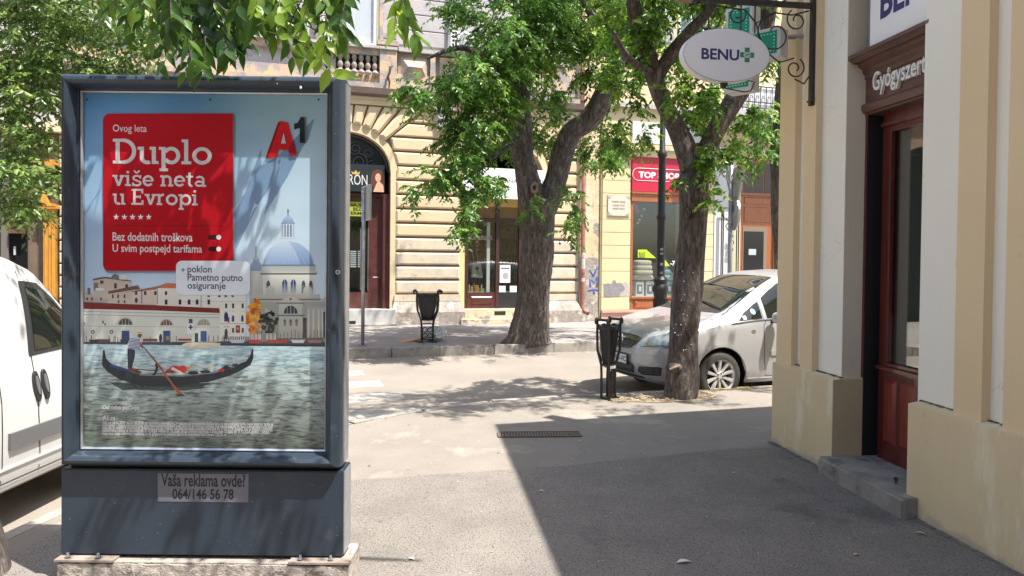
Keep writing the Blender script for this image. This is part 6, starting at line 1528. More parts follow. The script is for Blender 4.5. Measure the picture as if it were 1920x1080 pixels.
fit_plus(strip([(1.25,.42),(3.2,.42)], .012), 'crease', M['white_paint_van'], .0, .01, .2)
fit(vbv, strip([(2.0,-.79),(2.6,-.80),(4.1,-.80)], .02), 'top', 'roof_gutter', M['greytrim'], van, off=.003, cell=.2)
fit(vbv, strip([(2.0,.79),(2.6,.80),(4.1,.80)], .02), 'top', 'roof_gutter', M['greytrim'], van, off=.003, cell=.2)
# ------------------------------------------------------------------ illuminated advertising case on its concrete plinth
YF = 3.40                                      # face of the mouldings
KX0, KZT = atY(118, 141, YF).x, atY(380, 141, YF).z
KX1 = atY(641, 500, YF).x; KZB = atY(380, 874, YF).z
YB = YF+.155
YP = YF+.035                                   # poster plane
ks = thing('advertising_case', 'tall slate-blue citylight case showing a travel poster', 'advertising case', ((KX0+KX1)/2, YF+.06, 0))
kl = Vector(ks.location)
def kp(o): o.location = -kl; return o          # parts are written in world coordinates
def KB(mb, name, m, smooth=False, parent=None, fix=True):
    o = mb.build(name, m, parent or ks, smooth, fix)
    if (parent or ks) is ks: kp(o)
    return o
# inner opening
IX0, IX1 = atY(146, 500, YF).x, atY(613, 500, YF).x; IZ1, IZ0 = atY(380, 169, YF).z, atY(380, 848, YF).z
# rounded moulding swept with mitres: profile t from inner edge (0) to outer edge (1)
prof = [(0.0, .030), (0.0, .010), (.06, .008), (.10, .0), (.14, -.018), (.30, -.040), (.50, -.050), (.70, -.045), (.88, -.026), (.97, .004), (1.0, .035), (1.0, .10)]
def frame_loop(x0, x1, z0, z1, X0, X1, Z0, Z1, prof, Y):
    b = MB(); n = len(prof)
    cs = [((x0, z0), (X0, Z0)), ((x1, z0), (X1, Z0)), ((x1, z1), (X1, Z1)), ((x0, z1), (X0, Z1))]
    for (a, A) in cs:
        for t, y in prof: b.v.append((a[0]+(A[0]-a[0])*t, Y+y, a[1]+(A[1]-a[1])*t))
    return b, n
sides = ['bottom', 'right', 'top', 'left']
fr_b, n_ = frame_loop(IX0, IX1, IZ0, IZ1, KX0, KX1, KZB, KZT, prof, YF)
for i in range(4):
    j = (i+1) % 4; m_ = MB(); m_.v = fr_b.v[i*n_:(i+1)*n_]+fr_b.v[j*n_:(j+1)*n_]
    m_.f = [(k, k+1, n_+k+1, n_+k) for k in range(n_-1)]
    KB(m_, 'frame_moulding', M['kioskframe'], 'all', fix=False).data.set_sharp_from_angle(angle=R(50))
# thin aluminium bead inside the moulding
b, n2 = frame_loop(IX0+.012, IX1-.012, IZ0+.014, IZ1-.012, IX0, IX1, IZ0, IZ1, [(0, .032), (0, .018), (.5, .012), (1, .018)], YF)
for i in range(4):
    j = (i+1) % 4
    for k in range(n2-1): b.f.append((i*n2+k, i*n2+k+1, j*n2+k+1, j*n2+k))
KB(b, 'inner_bead', M['alu'], fix=False)
# case body, back and side shell
b = MB(); b.box(KX0+.004, KX1-.004, YP+.012, YB, KZB+.004, KZT-.004); KB(b, 'case_shell', M['kioskblue'])
b = MB(); b.box(KX1-.003, KX1+.006, YF+.05, YB-.02, KZB+.01, KZT-.02); KB(b, 'side_shell', M['alu'])
# lower panel
PX0, PX1 = atY(115, 950, YF).x, atY(643, 950, YF).x; PZ1, PZ0 = atY(380, 881, YF).z, atY(380, 1041, YF).z
o = KB(MB().box(PX0, PX1, YF-.004, YB+.01, PZ0, PZ1), 'lower_panel', M['kioskblue'])
bm = bmesh.new(); bm.from_mesh(o.data); bmesh.ops.bevel(bm, geom=bm.edges[:], offset=.005, segments=2, affect='EDGES'); bm.to_mesh(o.data); bm.free()
KB(MB().box(KX0+.02, KX1-.02, YF+.03, YB-.02, PZ1-.002, KZB+.006), 'dark_joint', M['black'])
KB(MB().box(PX1+.0005, PX1+.005, YF+.012, YB-.01, PZ0+.01, PZ1-.006), 'side_shell', M['alu'])
# lock hole, poster pins, bolts
lk = atY(635, 510, YF-.03); KB(MB().lathe([(.008,-.046),(.008,-.050),(.011,-.051),(.011,-.040)], (lk.x, YF, lk.z), 16, 'y'), 'lock', M['alu']); KB(MB().lathe([(.004,-.0515),(.004,-.052)], (lk.x, YF, lk.z), 12, 'y'), 'keyhole', M['black'])
for u in (167, 397, 599): 
    q = atY(u, 188, YP); KB(MB().lathe([(.005,0),(.004,-.004)], (q.x, YP-.016, q.z), 10, 'y'), 'pin', M['trim'])
for u in (127, 184, 563, 620):
    q = atY(u, 1044, YF-.03)
    bo = MB(); bo.lathe([(.010,0),(.010,.006)], (q.x, YF-.03, PZ0-.001), 6); bo.lathe([(.0065,.006),(.0065,.018)], (q.x, YF-.03, PZ0-.001), 8); bo.lathe([(.014,-.001),(.014,0)], (q.x, YF-.03, PZ0+.001), 14)
    KB(bo, 'bolt', M['grey_metal'])
# concrete plinth with steel foot plates
plx0, plx1 = atY(101, 1060, YF-.06).x, atY(655, 1060, YF-.06).x; plz = PZ0-.004
pn = thing('concrete_plinth', 'rough pitted concrete plinth with steel edge plates under the advertising case', 'plinth', ((plx0+plx1)/2, YF+.06, 0))
def PB(mb, name, m, **k): o = mb.build(name, m, pn, **k); o.location = -Vector(pn.location); return o
o = PB(MB().box(plx0+.01, plx1-.01, YF-.052, YB+.06, 0, plz-.018), 'concrete_block', M['concrete'])
bm = bmesh.new(); bm.from_mesh(o.data); bmesh.ops.subdivide_edges(bm, edges=[e for e in bm.edges if abs(e.verts[0].co.x-e.verts[1].co.x) > .5], cuts=44, use_grid_fill=True)
for v in bm.verts: v.co += Vector((rnd.uniform(-.004,.004) if abs(v.co.x-(plx0+plx1)/2) < .6 else 0, rnd.uniform(-.004,.004), rnd.uniform(-.006,.0) if v.co.z > .1 else 0))
bm.to_mesh(o.data); bm.free()
M['plate'] = mat('weathered_plate', (.38,.34,.30,1), .6, .2, var=(.26,.20,.16,1), vs=9, bump=.15)
for u0, u1 in ((101, 212), (540, 655)):
    a, c = atY(u0, 1050, YF-.055).x, atY(u1, 1050, YF-.055).x
    PB(MB().box(a, c, YF-.057, YF+.02, plz-.012, plz-.002), 'foot_plate', M['plate'])
PB(MB().box(plx0+.03, plx1-.03, YF-.046, YB, plz-.019, plz-.013), 'mortar_bed', M['kerb'])
# phone sticker
tx0, tz0 = atY(296, 941, YF-.004).x, atY(380, 941, YF-.004).z; tx1, tz1 = atY(466, 888, YF-.004).x, atY(380, 888, YF-.004).z
q = 1330/3.396
stk = KB(MB().box(tx0, tx1, YF-.0052, YF-.004, tz0, tz1), 'sticker', mat('grey_film', (.155,.155,.185,1), .45, var=(.13,.13,.16,1), vs=6))
stk['label'] = 'grey film sticker with black phone lettering'
M['ink'] = mat('black_ink', (.010,.012,.018,1), .5)
def kt(body, u0, v1, u1, v0, m, Y, bold=0.0, par=None, sp=1.0):
    a = atY(u0, v1, Y); c = atY(u1, v0, Y); o = text_fit(body, a.x, a.z, c.x, c.z, Y, m, par or ks, bold=bold, spacing=sp)
    if (par or ks) is ks: o.location = -kl
    return o
kt('Vaša reklama ovde?', 302, 912, 460, 889, M['ink'], YF-.0056, .022, stk); kt('064/146 56 78', 323, 936, 438, 917, M['ink'], YF-.0056, .022, stk)

# ------------------------------------------------------------------ the poster: printed paper, built flat in its frame
POST = MB(); PCOL = []; layer = [0]
def pcol(c): return S(*c, k=1.0)
def pp(pts, c, c2=None, lay=None):
    """polygon in poster units (photo pixels of the print) with one colour, or graded from top c to bottom c2"""
    layer[0] += 1; Y = YP - .0004 - layer[0]*.000012
    P = [atY(u, v, Y) for u, v in pts]; b = len(POST.v)
    POST.v += [tuple(p) for p in P]; POST.f.append(tuple(range(b, b+len(P))))
    v0 = min(p[1] for p in pts); v1 = max(p[1] for p in pts)
    for u, v in pts:
        t = (v-v0)/max(1e-6, v1-v0); cc = c if c2 is None else tuple(c[k]+(c2[k]-c[k])*t for k in range(3)); PCOL.append(pcol(cc))
def pr(u0, v0, u1, v1, c, c2=None): pp([(u0,v0),(u1,v0),(u1,v1),(u0,v1)], c, c2)
def pe(cx, cy, rx, ry, c, c2=None, a0=0, a1=360, n=22): pp([(cx+rx*math.cos(R(a)), cy-ry*math.sin(R(a))) for a in [a0+(a1-a0)*i/n for i in range(n+(a1-a0 < 360))]], c, c2)
X0, X1, Y0_, Y1_ = 149, 613, 170, 842
# sky
def skyc(u, v):
    t = min(1, (v-Y0_)/420)**.8; h = max(0, min(1, (u-330)/240)); h = h*h*(3-2*h); L0 = (92+118*t, 146+78*t, 194+46*t); L1 = (166+56*t, 202+31*t, 229+14*t); n_ = 5*math.sin(u*.021+v*.05)*math.sin(v*.031-u*.012)
    return tuple(L0[k]*(1-h)+L1[k]*h+n_*(1.4, 1.1, .8)[k] for k in range(3))
for i in range(16):
    for j in range(14):
        u0, u1 = X0+(X1-X0)*j/14, X0+(X1-X0)*(j+1)/14; v0, v1 = Y0_+(640-Y0_)*i/16, Y0_+(640-Y0_)*(i+1)/16; b_ = len(POST.v); Y = YP-.0004
        POST.v += [tuple(atY(u, v, Y)) for u, v in ((u0,v0),(u1,v0),(u1,v1),(u0,v1))]; POST.f.append((b_,b_+1,b_+2,b_+3)); PCOL += [pcol(skyc(u, v)) for u, v in ((u0,v0),(u1,v0),(u1,v1),(u0,v1))]
# long cast shadow printed with the logo
SH = (122,152,188)
pp([(590,221),(578,262),(568,275),(540,330),(494,405),(508,350),(486,380),(466,420),(441,470),(439,400),(458,366),(490,277),(489,312),(520,292),(545,268)], SH, (140,165,196))
pp([(484,385),(476,392),(464,418),(470,402),(477,380)], (190,208,226))
# dome church
pr(468,560,613,645,(176,176,170),(150,150,142))
pe(480,508,13,20,(160,180,205),(140,160,188),0,180); pr(467,508,493,560,(205,203,196),(190,188,180))
pr(474,487,486,497,(150,165,185)); pe(480,487,6,6,(175,190,210),None,0,180); pr(478.8,462,481,482,(140,155,175))
pr(490,496,592,512,(176,180,182),(190,190,184))
pr(494,512,590,560,(226,224,216),(206,204,194))
pe(541,498,47.5,46,(206,220,238),(140,166,204),0,180,30); pp([(541,452),(560,456),(578,470),(588,497),(562,497),(556,474)], (176,196,224), (120,148,190))
for i in range(9): pp([(541+(i-4)*10.5,497),(541+(i-4)*10.5+1,497),(541+(i-4)*5.2+.6,461),(541+(i-4)*5.2,461)], (165,186,214))
pr(492,496,590,499,(120,130,145)); pr(488,512,594,515,(110,112,112)); pr(486,509,596,512,(200,200,194))
pr(527,418,552,448,(178,196,218)); pr(530,422,549,446,(120,140,170)); 
for u in (531,536,541.5,547): pr(u,420,u+2.2,447,(215,222,230))
pr(525,444,555,448,(205,212,222)); pr(527,417,553,420,(150,165,190)); pe(540,418,11,13,(188,205,228),(140,165,200),0,180); pr(539.2,393,541,406,(120,135,155)); pe(540,396,1.8,4,(120,135,155))
for u in (500,566,580): 
    pe(u+3,535,3.6,9,(90,95,100),None,0,180); pr(u-.6,535,u+6.6,550,(120,125,128))
for u in (529,545): pe(u+5,532,5,8,(60,85,125),None,0,180); pr(u,532,u+10,551,(70,95,135),(190,200,210)); pr(u+4.6,525,u+5.4,551,(210,210,205))
pe(507,547,9,11,(198,198,190)); pe(577,547,9,11,(198,198,190)); pe(486,551,8,12,(190,190,182))
pr(488,552,600,566,(196,194,184)); pr(486,560,602,563,(130,130,124))
pr(523,566,567,640,(206,204,194),(176,174,164)); pp([(519,568),(545,553),(571,568)], (205,203,193)); pe(545,561,2,2,(90,90,90)); pr(519,567,571,570,(140,140,132))
pe(545,588,13,15,(70,80,90),None,0,180); pr(544.4,573,545.8,588,(190,188,178)); pr(538,576,539,588,(190,188,178)); pr(551,576,552,588,(190,188,178))
pr(519,590,571,593,(130,130,122)); 
for u in (532,543,554): pe(u+2,603,2.6,5,(110,110,105)); pr(u,603,u+4,611,(120,120,112))
pr(575,575,611,635,(186,184,174),(160,158,148)); 
for u in (577,586,596,603): pr(u,580,u+3,632,(210,208,198))
pr(568,596,575,640,(70,72,74)); pr(606,585,612,634,(50,65,90)); pp([(592,566),(612,556),(612,566)], (196,194,184)); pr(497,590,512,640,(160,158,150)); pp([(497,575),(511,590),(497,590)], (196,194,184))
pr(520,634,606,644,(120,108,98))
# autumn tree and dark tree
for i in range(70):
    a = rnd.uniform(0, 6.28); r_ = math.sqrt(rnd.random()); c = rnd.choice(((240,150,40),(225,125,25),(250,185,80),(200,95,20),(245,165,50))); pe(478+16*r_*math.cos(a), 594+34*r_*math.sin(a), rnd.uniform(2,5), rnd.uniform(2,5), c, n=7)
for i in range(45):
    a = rnd.uniform(0, 6.28); r_ = math.sqrt(rnd.random()); c = rnd.choice(((30,48,52),(42,62,60),(25,38,45),(60,58,50))); pe(503+18*r_*math.cos(a)*(.6+.4*(a > 3)), 606+22*r_*math.sin(a), rnd.uniform(2.5,5), rnd.uniform(2,5), c, n=7)
pr(470,626,492,640,(200,196,186)); pr(498,625,518,641,(190,188,180))
# palazzo rows behind the long white customs house
HB = (206,190,178)
pp([(154,548),(163,548),(163,553),(200,548),(203,566),(154,566)], HB, (190,176,166))
pp([(175,525),(195,520),(245,527),(245,556),(200,560),(175,556)], (196,178,164), (206,190,178))
pp([(174,523),(196,519),(246,526),(245,528),(196,522),(174,526)], (110,95,90))
pe(216,520,7,6,(110,115,125),None,0,180); pr(209,519,223,523,(120,125,135)); pr(224,515,238,524,(215,215,215)); pr(176,530,184,545,(130,120,115)); pr(179,540,194,545,(225,225,225))
pr(214,531,219,541,(80,72,72)); pr(235,533,240,544,(80,72,72)); pr(188,526,194,532,(90,82,80)); pr(164,540,169,552,(120,118,122))
pp([(203,547),(258,536),(262,540),(262,572),(203,570)], (200,180,168), (212,196,184))
pp([(203,546),(258,535),(262,540),(262,542),(203,551)], (120,90,82))
pp([(248,546),(300,538),(312,533),(362,534),(362,575),(248,570)], (222,206,196), (208,194,184))
pp([(246,546),(300,536),(312,531),(340,533),(335,543),(298,542),(248,548)], (170,108,88)); pp([(298,541),(312,531),(335,532),(335,541)], (206,118,88))
pr(335,553,461,580,(236,232,224),(226,222,212)); pr(335,565,461,566,(196,190,180)); pp([(294,540),(340,541),(340,576),(294,573)], (232,226,218), (222,216,206))
for u in (210,220,232): pr(u,552,u+3,559,(70,64,66)); 
for u in (221,232): pr(u,563,u+3,568,(70,64,66))
for u in (162,171,188): pr(u,558,u+3,563,(70,66,68))
for u in (253,270,289,309): pr(u,546,u+4.5,553,(72,66,68))
pe(255.5,563,2.8,5,(70,72,82)); pr(265,543,266.5,569,(80,70,66)); pr(294.5,540,295.6,570,(90,80,74)); pr(376.5,554,377.6,575,(110,100,90))
for u in (309,335,352,367,389): pr(u,562,u+5,571,(60,58,62)); pr(u-1,560.5,u+6,561.5,(190,184,174))
for u in (389,409,421,434): pr(u,554,u+4.5,557,(70,68,70))
# quayside palace right part
pp([(412,575),(461,570),(461,640),(412,640)], (236,233,224), (224,220,210))
for u in (422,435,453): pr(u,569,u+4,578,(74,74,80)); pr(u-1,583,u+5,584,(190,186,176))
pe(424,594,4,9,(48,66,120),None); pr(420.3,594,427.7,603,(48,66,120)); 
for u in (437,454.5): pe(u,596,2.3,5,(50,68,115)); pr(u-2.3,596,u+2.3,603,(50,68,115))
pr(427,595,430,605,(150,50,60)); pr(435,615,439,624,(70,66,66)); pr(453,615,457,624,(70,66,66)); pr(442,610,450,624,(140,42,46)); pe(446,616,2,3,(200,150,140)); pe(424,624,3,8,(45,60,90)); pr(421,624,427,636,(45,60,90)); pe(425,614,6,3,(190,180,165),None,0,180)
pr(412,606,461,607.5,(180,176,166))
# customs house: red-brown roof band, arches, blue doors
pp([(149,566.5),(285,572),(411,578),(412,587),(285,582),(149,579)], (142,62,58), (122,52,50))
pp([(149,579),(285,582),(412,587),(412,642),(149,646)], (222,222,214), (206,206,196))
for v in (583, 589): pp([(149,v),(412,v+6.5),(412,v+7.4),(149,v+1)], (150,150,142))
pp([(149,611),(412,613),(412,613.9),(149,612)], (168,168,158))
for cx in (235,312,382):
    s_ = 12.5 if cx == 235 else 10.5; cy = 609 if cx == 235 else 610
    pe(cx,cy,s_+2,s_*.95+2,(176,176,166),None,0,180); pe(cx,cy,s_,s_*.92,(60,72,66) if cx == 235 else ((110,70,62) if cx == 312 else (160,150,130)),None,0,180); pr(cx-.5,cy-s_*.9,cx+.5,cy,(200,198,188)); pr(cx-s_*.5,cy-s_*.75,cx-s_*.5+.8,cy,(200,198,188)); pr(cx+s_*.5,cy-s_*.75,cx+s_*.5+.8,cy,(200,198,188))
pe(152,610,8,10,(60,80,110),None,0,90)
pr(228,620,242.5,643,(38,66,120)); pr(306,620,319.5,642,(40,72,128)); pr(376,620.5,387.5,640,(44,86,146)); pr(311,630,318,638,(150,130,110)); pe(301,634,3,8,(40,46,52)); pr(365,627,371.5,641,(34,60,76)); pe(368.5,627,3.2,3,(34,60,76),None,0,180)
pr(354,598,361,606,(60,76,92)); pr(351,608,363,626,(232,232,226)); pr(353.5,612,361.5,615,(36,48,86)); pr(356,609,359,618,(36,48,86))
for u in (174,209): pe(u,622,3.6,3.6,(80,70,70)); pe(u,622,1.9,1.9,(200,200,192))
pe(193,604,1.6,3,(80,76,76)); pe(197,608,1.4,2.5,(80,76,76))
pr(334,635,359,639,(150,62,60)); pr(268,635,295,640,(110,70,64)); pr(178,636,207,641,(100,72,70))
for u in (162,171,204,213,215.5,220,281,330,391,400,408,416,419,436,452): pr(u,rnd.uniform(628,632),u+1.2,648,(84,72,70))
for u in list(range(420,466,4)): pr(u,631,u+2,641,(92,84,84))
for u in range(476,606,7): pr(u,rnd.uniform(618,628),u+1,646,(96,78,76))
pr(149,641,613,646,(72,66,70),(60,74,90))
for u0, u1, c in ((464,492,(200,60,60)),(498,540,(170,62,60)),(545,572,(206,204,210)),(576,605,(160,120,118)),(430,460,(200,206,216)),(224,246,(40,60,100)),(166,186,(40,44,52))): pp([(u0,637),(u1,637),(u1-3,643),(u0+4,643)], c)
POSTER_WATER_TOP = 645
# build the printed sheet so far
def flush(name, parent=None):
    global POST, PCOL
    me = bpy.data.meshes.new(name); me.from_pydata(POST.v, [], POST.f)
    at = me.color_attributes.new('col', 'FLOAT_COLOR', 'POINT'); at.data.foreach_set('color', [c for q in PCOL for c in q])
    bm = bmesh.new(); bm.from_mesh(me); bmesh.ops.triangulate(bm, faces=[f for f in bm.faces if len(f.verts) > 4]); bm.to_mesh(me); bm.free()
    me.materials.append(M['print']); o = bpy.data.objects.new(name, me); link(o, parent or ks)
    if parent is None: o.location = -kl
    POST = MB(); PCOL = []
    return o
poster = flush('poster'); poster['label'] = 'travel poster with red panel over a gondola and a domed church'
# printed water: a procedural sheet
m = bpy.data.materials.new('printed_water'); m.use_nodes = True; N = m.node_tree.nodes; L = m.node_tree.links; p = N['Principled BSDF']; p.inputs['Roughness'].default_value = .6; p.inputs['Specular IOR Level'].default_value = .12
tc = N.new('ShaderNodeTexCoord'); mp = N.new('ShaderNodeMapping'); mp.inputs['Scale'].default_value = (16, 1, 90); L.new(tc.outputs['Object'], mp.inputs[0])
n1 = N.new('ShaderNodeTexNoise'); n1.inputs['Scale'].default_value = 1.0; n1.inputs['Detail'].default_value = 8; n1.inputs['Distortion'].default_value = .8; L.new(mp.outputs[0], n1.inputs[0])
cr = N.new('ShaderNodeValToRGB'); e = cr.color_ramp.elements; e[0].position = .36; e[0].color = (.09,.10,.095,1); e[1].position = .68; e[1].color = (.66,.70,.69,1)
x = e.new(.47); x.color = (.36,.39,.38,1); x = e.new(.56); x.color = (.52,.56,.55,1); L.new(n1.outputs[0], cr.inputs[0])
sx = N.new('ShaderNodeSeparateXYZ'); L.new(tc.outputs['Object'], sx.inputs[0]); mr_ = N.new('ShaderNodeMapRange')
wt_, wb_ = atY(380, POSTER_WATER_TOP, YP), atY(380, Y1_, YP)
mr_.inputs[1].default_value = wb_.z; mr_.inputs[2].default_value = wt_.z; L.new(sx.outputs[2], mr_.inputs[0])
c2 = N.new('ShaderNodeValToRGB'); e = c2.color_ramp.elements; e[0].color = (.12,.135,.115,1); e[1].color = (.60,.72,.78,1); x = e.new(.35); x.color = (.27,.295,.275,1); x = e.new(.72); x.color = (.44,.50,.51,1); L.new(mr_.outputs[0], c2.inputs[0])
mx = N.new('ShaderNodeMix'); mx.data_type = 'RGBA'; mx.blend_type = 'OVERLAY'; mx.inputs[0].default_value = .85; L.new(c2.outputs[0], mx.inputs[6]); L.new(cr.outputs[0], mx.inputs[7]); L.new(mx.outputs[2], p.inputs['Base Color'])
a = atY(X0, POSTER_WATER_TOP, YP); c = atY(X1, Y1_, YP); Yw = YP-.0004-(layer[0]+1)*.000012; layer[0] += 2
KB(MB().add([(a.x,Yw,c.z),(c.x,Yw,c.z),(c.x,Yw,a.z),(a.x,Yw,a.z)], [(0,1,2,3)]), 'poster_water', m, fix=False)
# gondola and boatman
for i in range(14): pp([(204+i*8,715+rnd.uniform(0,8)),(330+i*5,718+rnd.uniform(0,12)),(300+i*6,724+rnd.uniform(0,10)),(230+i*5,726+rnd.uniform(0,6))], (36,52,54) if i % 2 else (60,78,78))
pp([(193,657),(196,656),(199,672),(206,680),(230,694),(260,701),(300,704),(345,703),(400,697),(440,686),(462,677),(470,664),(472,655),(475,655),(475,672),(470,684),(455,693),(430,705),(390,716),(340,722),(290,725),(262,723),(225,712),(200,696),(191,684)], (22,32,46), (14,30,42))
pp([(206,681),(232,690),(262,697),(262,700),(230,695),(206,686)], (40,60,120)); pp([(262,701),(345,703),(400,697),(440,687),(440,689),(400,700),(345,706),(262,704)], (120,126,128))
pe(196,684,4,6,(30,40,52)); pp([(340,697),(300,702),(318,690),(323,687)], (130,60,54)); pe(328,691,9,5.5,(196,32,34)); pe(343,692,8,7,(206,36,38)); pp([(324,688),(345,700),(341,702),(320,692)], (230,210,205)); pe(362,699,10,3.5,(34,34,40)); pe(385,697,10,3,(40,40,44)); pe(359,686,2.4,4.5,(190,160,110)); pe(353,690,3,2,(170,140,90)); pe(394,687,2.2,4,(190,165,115)); pp([(408,695),(424,684),(434,690),(418,697)], (30,30,38)); pe(415,694,6,3,(190,40,40)); pp([(438,684),(437,670),(439,669),(441,686)], (220,216,206)); pe(441,684,6,2.4,(60,62,68))
pp([(283,703),(289,699),(292,690),(290,682),(294,681),(297,689),(294,699),(290,704)], (18,22,30)); pp([(242,690),(296,695),(296,696.5),(242,692)], (40,38,44))
pp([(239,654),(253,654),(253,668),(248,687),(248,690),(240,690),(239,672)], (26,36,62)); pp([(240,690),(249,690),(266,697),(262,701),(244,697)], (96,44,44))
pp([(248,630),(258,632),(265,640),(266,645),(259,652),(254,656),(239,653),(239,645),(243,636)], (202,208,222))
for i in range(8): pp([(242-.3*i,634+2.6*i),(262+.2*i,636+2.6*i),(262+.2*i,637.2+2.6*i),(242-.3*i,635.2+2.6*i)], (48,58,104))
pp([(262,640),(266,645),(270,652),(267,654),(262,648)], (130,84,66)); pe(262,628,4,5,(120,78,62)); pe(261,623.5,6.6,2.4,(236,226,196)); pp([(257,623),(257,619.5),(266,620.5),(266,624)], (240,232,206)); pp([(257,622),(266,623),(266,624),(257,623.4)], (40,40,50))
pp([(268,650),(270,650),(300,685),(325,720),(341,737),(345,742),(334,740),(318,716),(296,686)], (120,58,44), (176,88,64)); pe(338,741,8,1.8,(70,46,40))
pp([(341,646),(352,642),(400,642),(414,644),(410,651),(372,654),(348,652)], (228,220,196), (200,190,166))
# red panel
RED, RED2 = (196,22,38), (178,14,28)
layer[0] += 3
pp([(p_[0]+2, 721-p_[1]+3) for p_ in rrect(193, 213, 437, 508, 10, rs=(10, 2, 2, 10))], (120,130,150))
pp([(p_[0], 721-p_[1]) for p_ in rrect(193, 213, 437, 508, 12, rs=(12, 2, 2, 12))], RED, RED2)
pr(211,423,417,424,(120,12,22))
for v in (445, 467):
    pp([(p_[0], p_[1]) for p_ in rrect(390, v-4.5, 415, v+4.5, 4.4)], (62,16,20)); pe(410,v,4.6,4.6,(236,226,228))
pp([(p_[0], p_[1]) for p_ in rrect(330, 489, 469, 553, 11)], (228,232,242), (232,235,243))
for k in range(5):
    cx, cy = 218+15.2*k, 407; pp([(cx+(6 if i % 2 == 0 else 2.5)*math.sin(math.pi*i/5), cy-(6 if i % 2 == 0 else 2.5)*math.cos(math.pi*i/5)) for i in range(10)], (240,236,238))
# logo: slanted red A and upright dark 1 with thickness lines
AR_, AD = (224,40,50), (150,20,30)
pp([(525,227),(521,230),(498,295),(502,297),(526,232)], AD); 
pp([(526,227),(540,230),(557,291),(544,293),(540,281),(523,281),(519,295),(502,297)], AR_, (206,30,42)); pp([(532,249),(527,269),(536,269)], (196,212,228)); pp([(532,249),(536,268),(538,269),(533,248)], AD)
pp([(540,281),(544,293),(557,291),(550,263)], (160,26,40)) 
pp([(564,219),(573,220),(574,268),(562,268),(562,240),(552,243),(551,232),(558,230)], (58,60,62), (24,40,42)); pp([(571,220),(573.5,220),(574.5,268),(572,268)], (120,124,124))
ov_ = flush('poster_panel')
M['pwhite'] = mat('print_white', (.72,.70,.71,1), .4); M['pdark'] = mat('print_dark', (.05,.055,.085,1), .4)
Yt = YP - .0004 - (layer[0]+4)*.000012
def ktx(body, u0, v1, u1, v0, m_, bold=0.0, sp=1.0): return kt(body, u0, v1, u1, v0, m_, Yt, bold, poster, sp)
# texts: (left, bottom, right, top) of the inked outline
ktx('Ovog leta', 211.5, 251, 275, 234, M['pwhite'], .008)
ktx('Bez dodatnih troškova', 211, 451.5, 361, 437, M['pwhite'], .014)
ktx('U svim postpejd tarifama', 211, 477, 379, 459, M['pwhite'], .014)
ktx('+', 339.5, 510, 347, 502, M['pdark'], .005)
ktx('poklon', 351.5, 515, 397, 498, M['pdark'], .014)
ktx('Pametno putno', 351.5, 530.5, 455, 514, M['pdark'], .014)
ktx('osiguranje', 351.5, 545.5, 423, 530, M['pdark'], .014)
ktx('Od tebe počinje.', 192, 770, 262.5, 759, M['pwhite'], .016)
ktx('A1.rs', 192, 787.5, 215.5, 779, M['pwhite'], .016)
fine = ['Važi od 24.06.2024. do 31.08.2024. uz ugovornu obavezu od 24 meseca za pretplatnike fizička lica, uz sve postpejd tarife, osim internet tarifa sa', 'internetom i zonama na korišćenje interneta u odabranoj tarifi pod uslovom za roming u Evropi, bez nadoknade za 30 dana putnog osiguranja, koji',
        'naknada za navedene pogodnosti, promocija u Evropa roming zoni važi do isteka perioda, a najduže do 31.08.2024. godine, dok je trajanje osiguranja', 'jednokratno i može se iskoristiti do 31.10.2024. Nakon 31.10.2024. usluga putnog osiguranja. Uslovi važe 10 dana do 31.10.2024. godine. Detaljni', 'osiguranja ostaju aktivirana i naplaćuje se do prigovora na podnetu zahtev za deaktivaciju kod Centra 7/26 A1.rs']
for i, t_ in enumerate(fine): ktx(t_, 192, 797+5.0*i, (512, 511, 511, 505, 424)[i], 791.7+5.0*i, M['pwhite'], .016)
def slab(body, u0, u1, vb, xh, bold=1.0):
    a = atY(u0, vb, Yt); c = atY(u1, vb, Yt); h = atY(u0, vb-xh, Yt).z-a.z
    return slab_word(body, a.x, a.z, h, c.x, Yt, M['pwhite'], poster, bold)
slab('Duplo', 211.5, 397, 306.5, 32)
slab('više neta', 211, 386, 348.5, 20.5); slab('u Evropi', 211.5, 371, 383.5, 20.5)
# glass over the poster, slightly streaked
gm = glass_mat('case_glass', (.98,.99,.985,1), .5, .03)
KB(MB().box(IX0+.004, IX1-.004, YP-.013, YP-.011, IZ0+.004, IZ1-.004), 'glass_pane', gm)
# bird dropping and scratches on the frame
q = atY(564, 166, YF-.045); KB(MB().ball((q.x, YF-.047, q.z+.004), (.006,.002,.008), 8, 5), 'white_spot', M['white']); q = atY(520, 157, YF-.045); KB(MB().ball((q.x, YF-.046, q.z), (.003,.002,.004), 6, 4), 'white_spot', M['white'])
b = MB()
for _ in range(16):
    u, v = rnd.uniform(616, 636), rnd.uniform(200, 840); q = atY(u, v, YF-.046); s_ = rnd.uniform(.0006, .0016); b.add([(q.x-s_, YF-.0505, q.z-s_), (q.x+s_*.4, YF-.0505, q.z-s_*2), (q.x+s_, YF-.0505, q.z+s_*2)], [(0,1,2)])
for _ in range(70):
    u, v = rnd.uniform(130, 640), rnd.uniform(905, 1030); q = atY(u, v, YF-.004); s_ = rnd.uniform(.0006, .002); b.add([(q.x-s_, YF-.0046, q.z-s_), (q.x+s_, YF-.0046, q.z-s_), (q.x, YF-.0046, q.z+s_)], [(0,1,2)])
KB(b, 'paint_chips', mat('pale_chip', (.42,.44,.47,1), .6), fix=False)['kind'] = 'stuff'
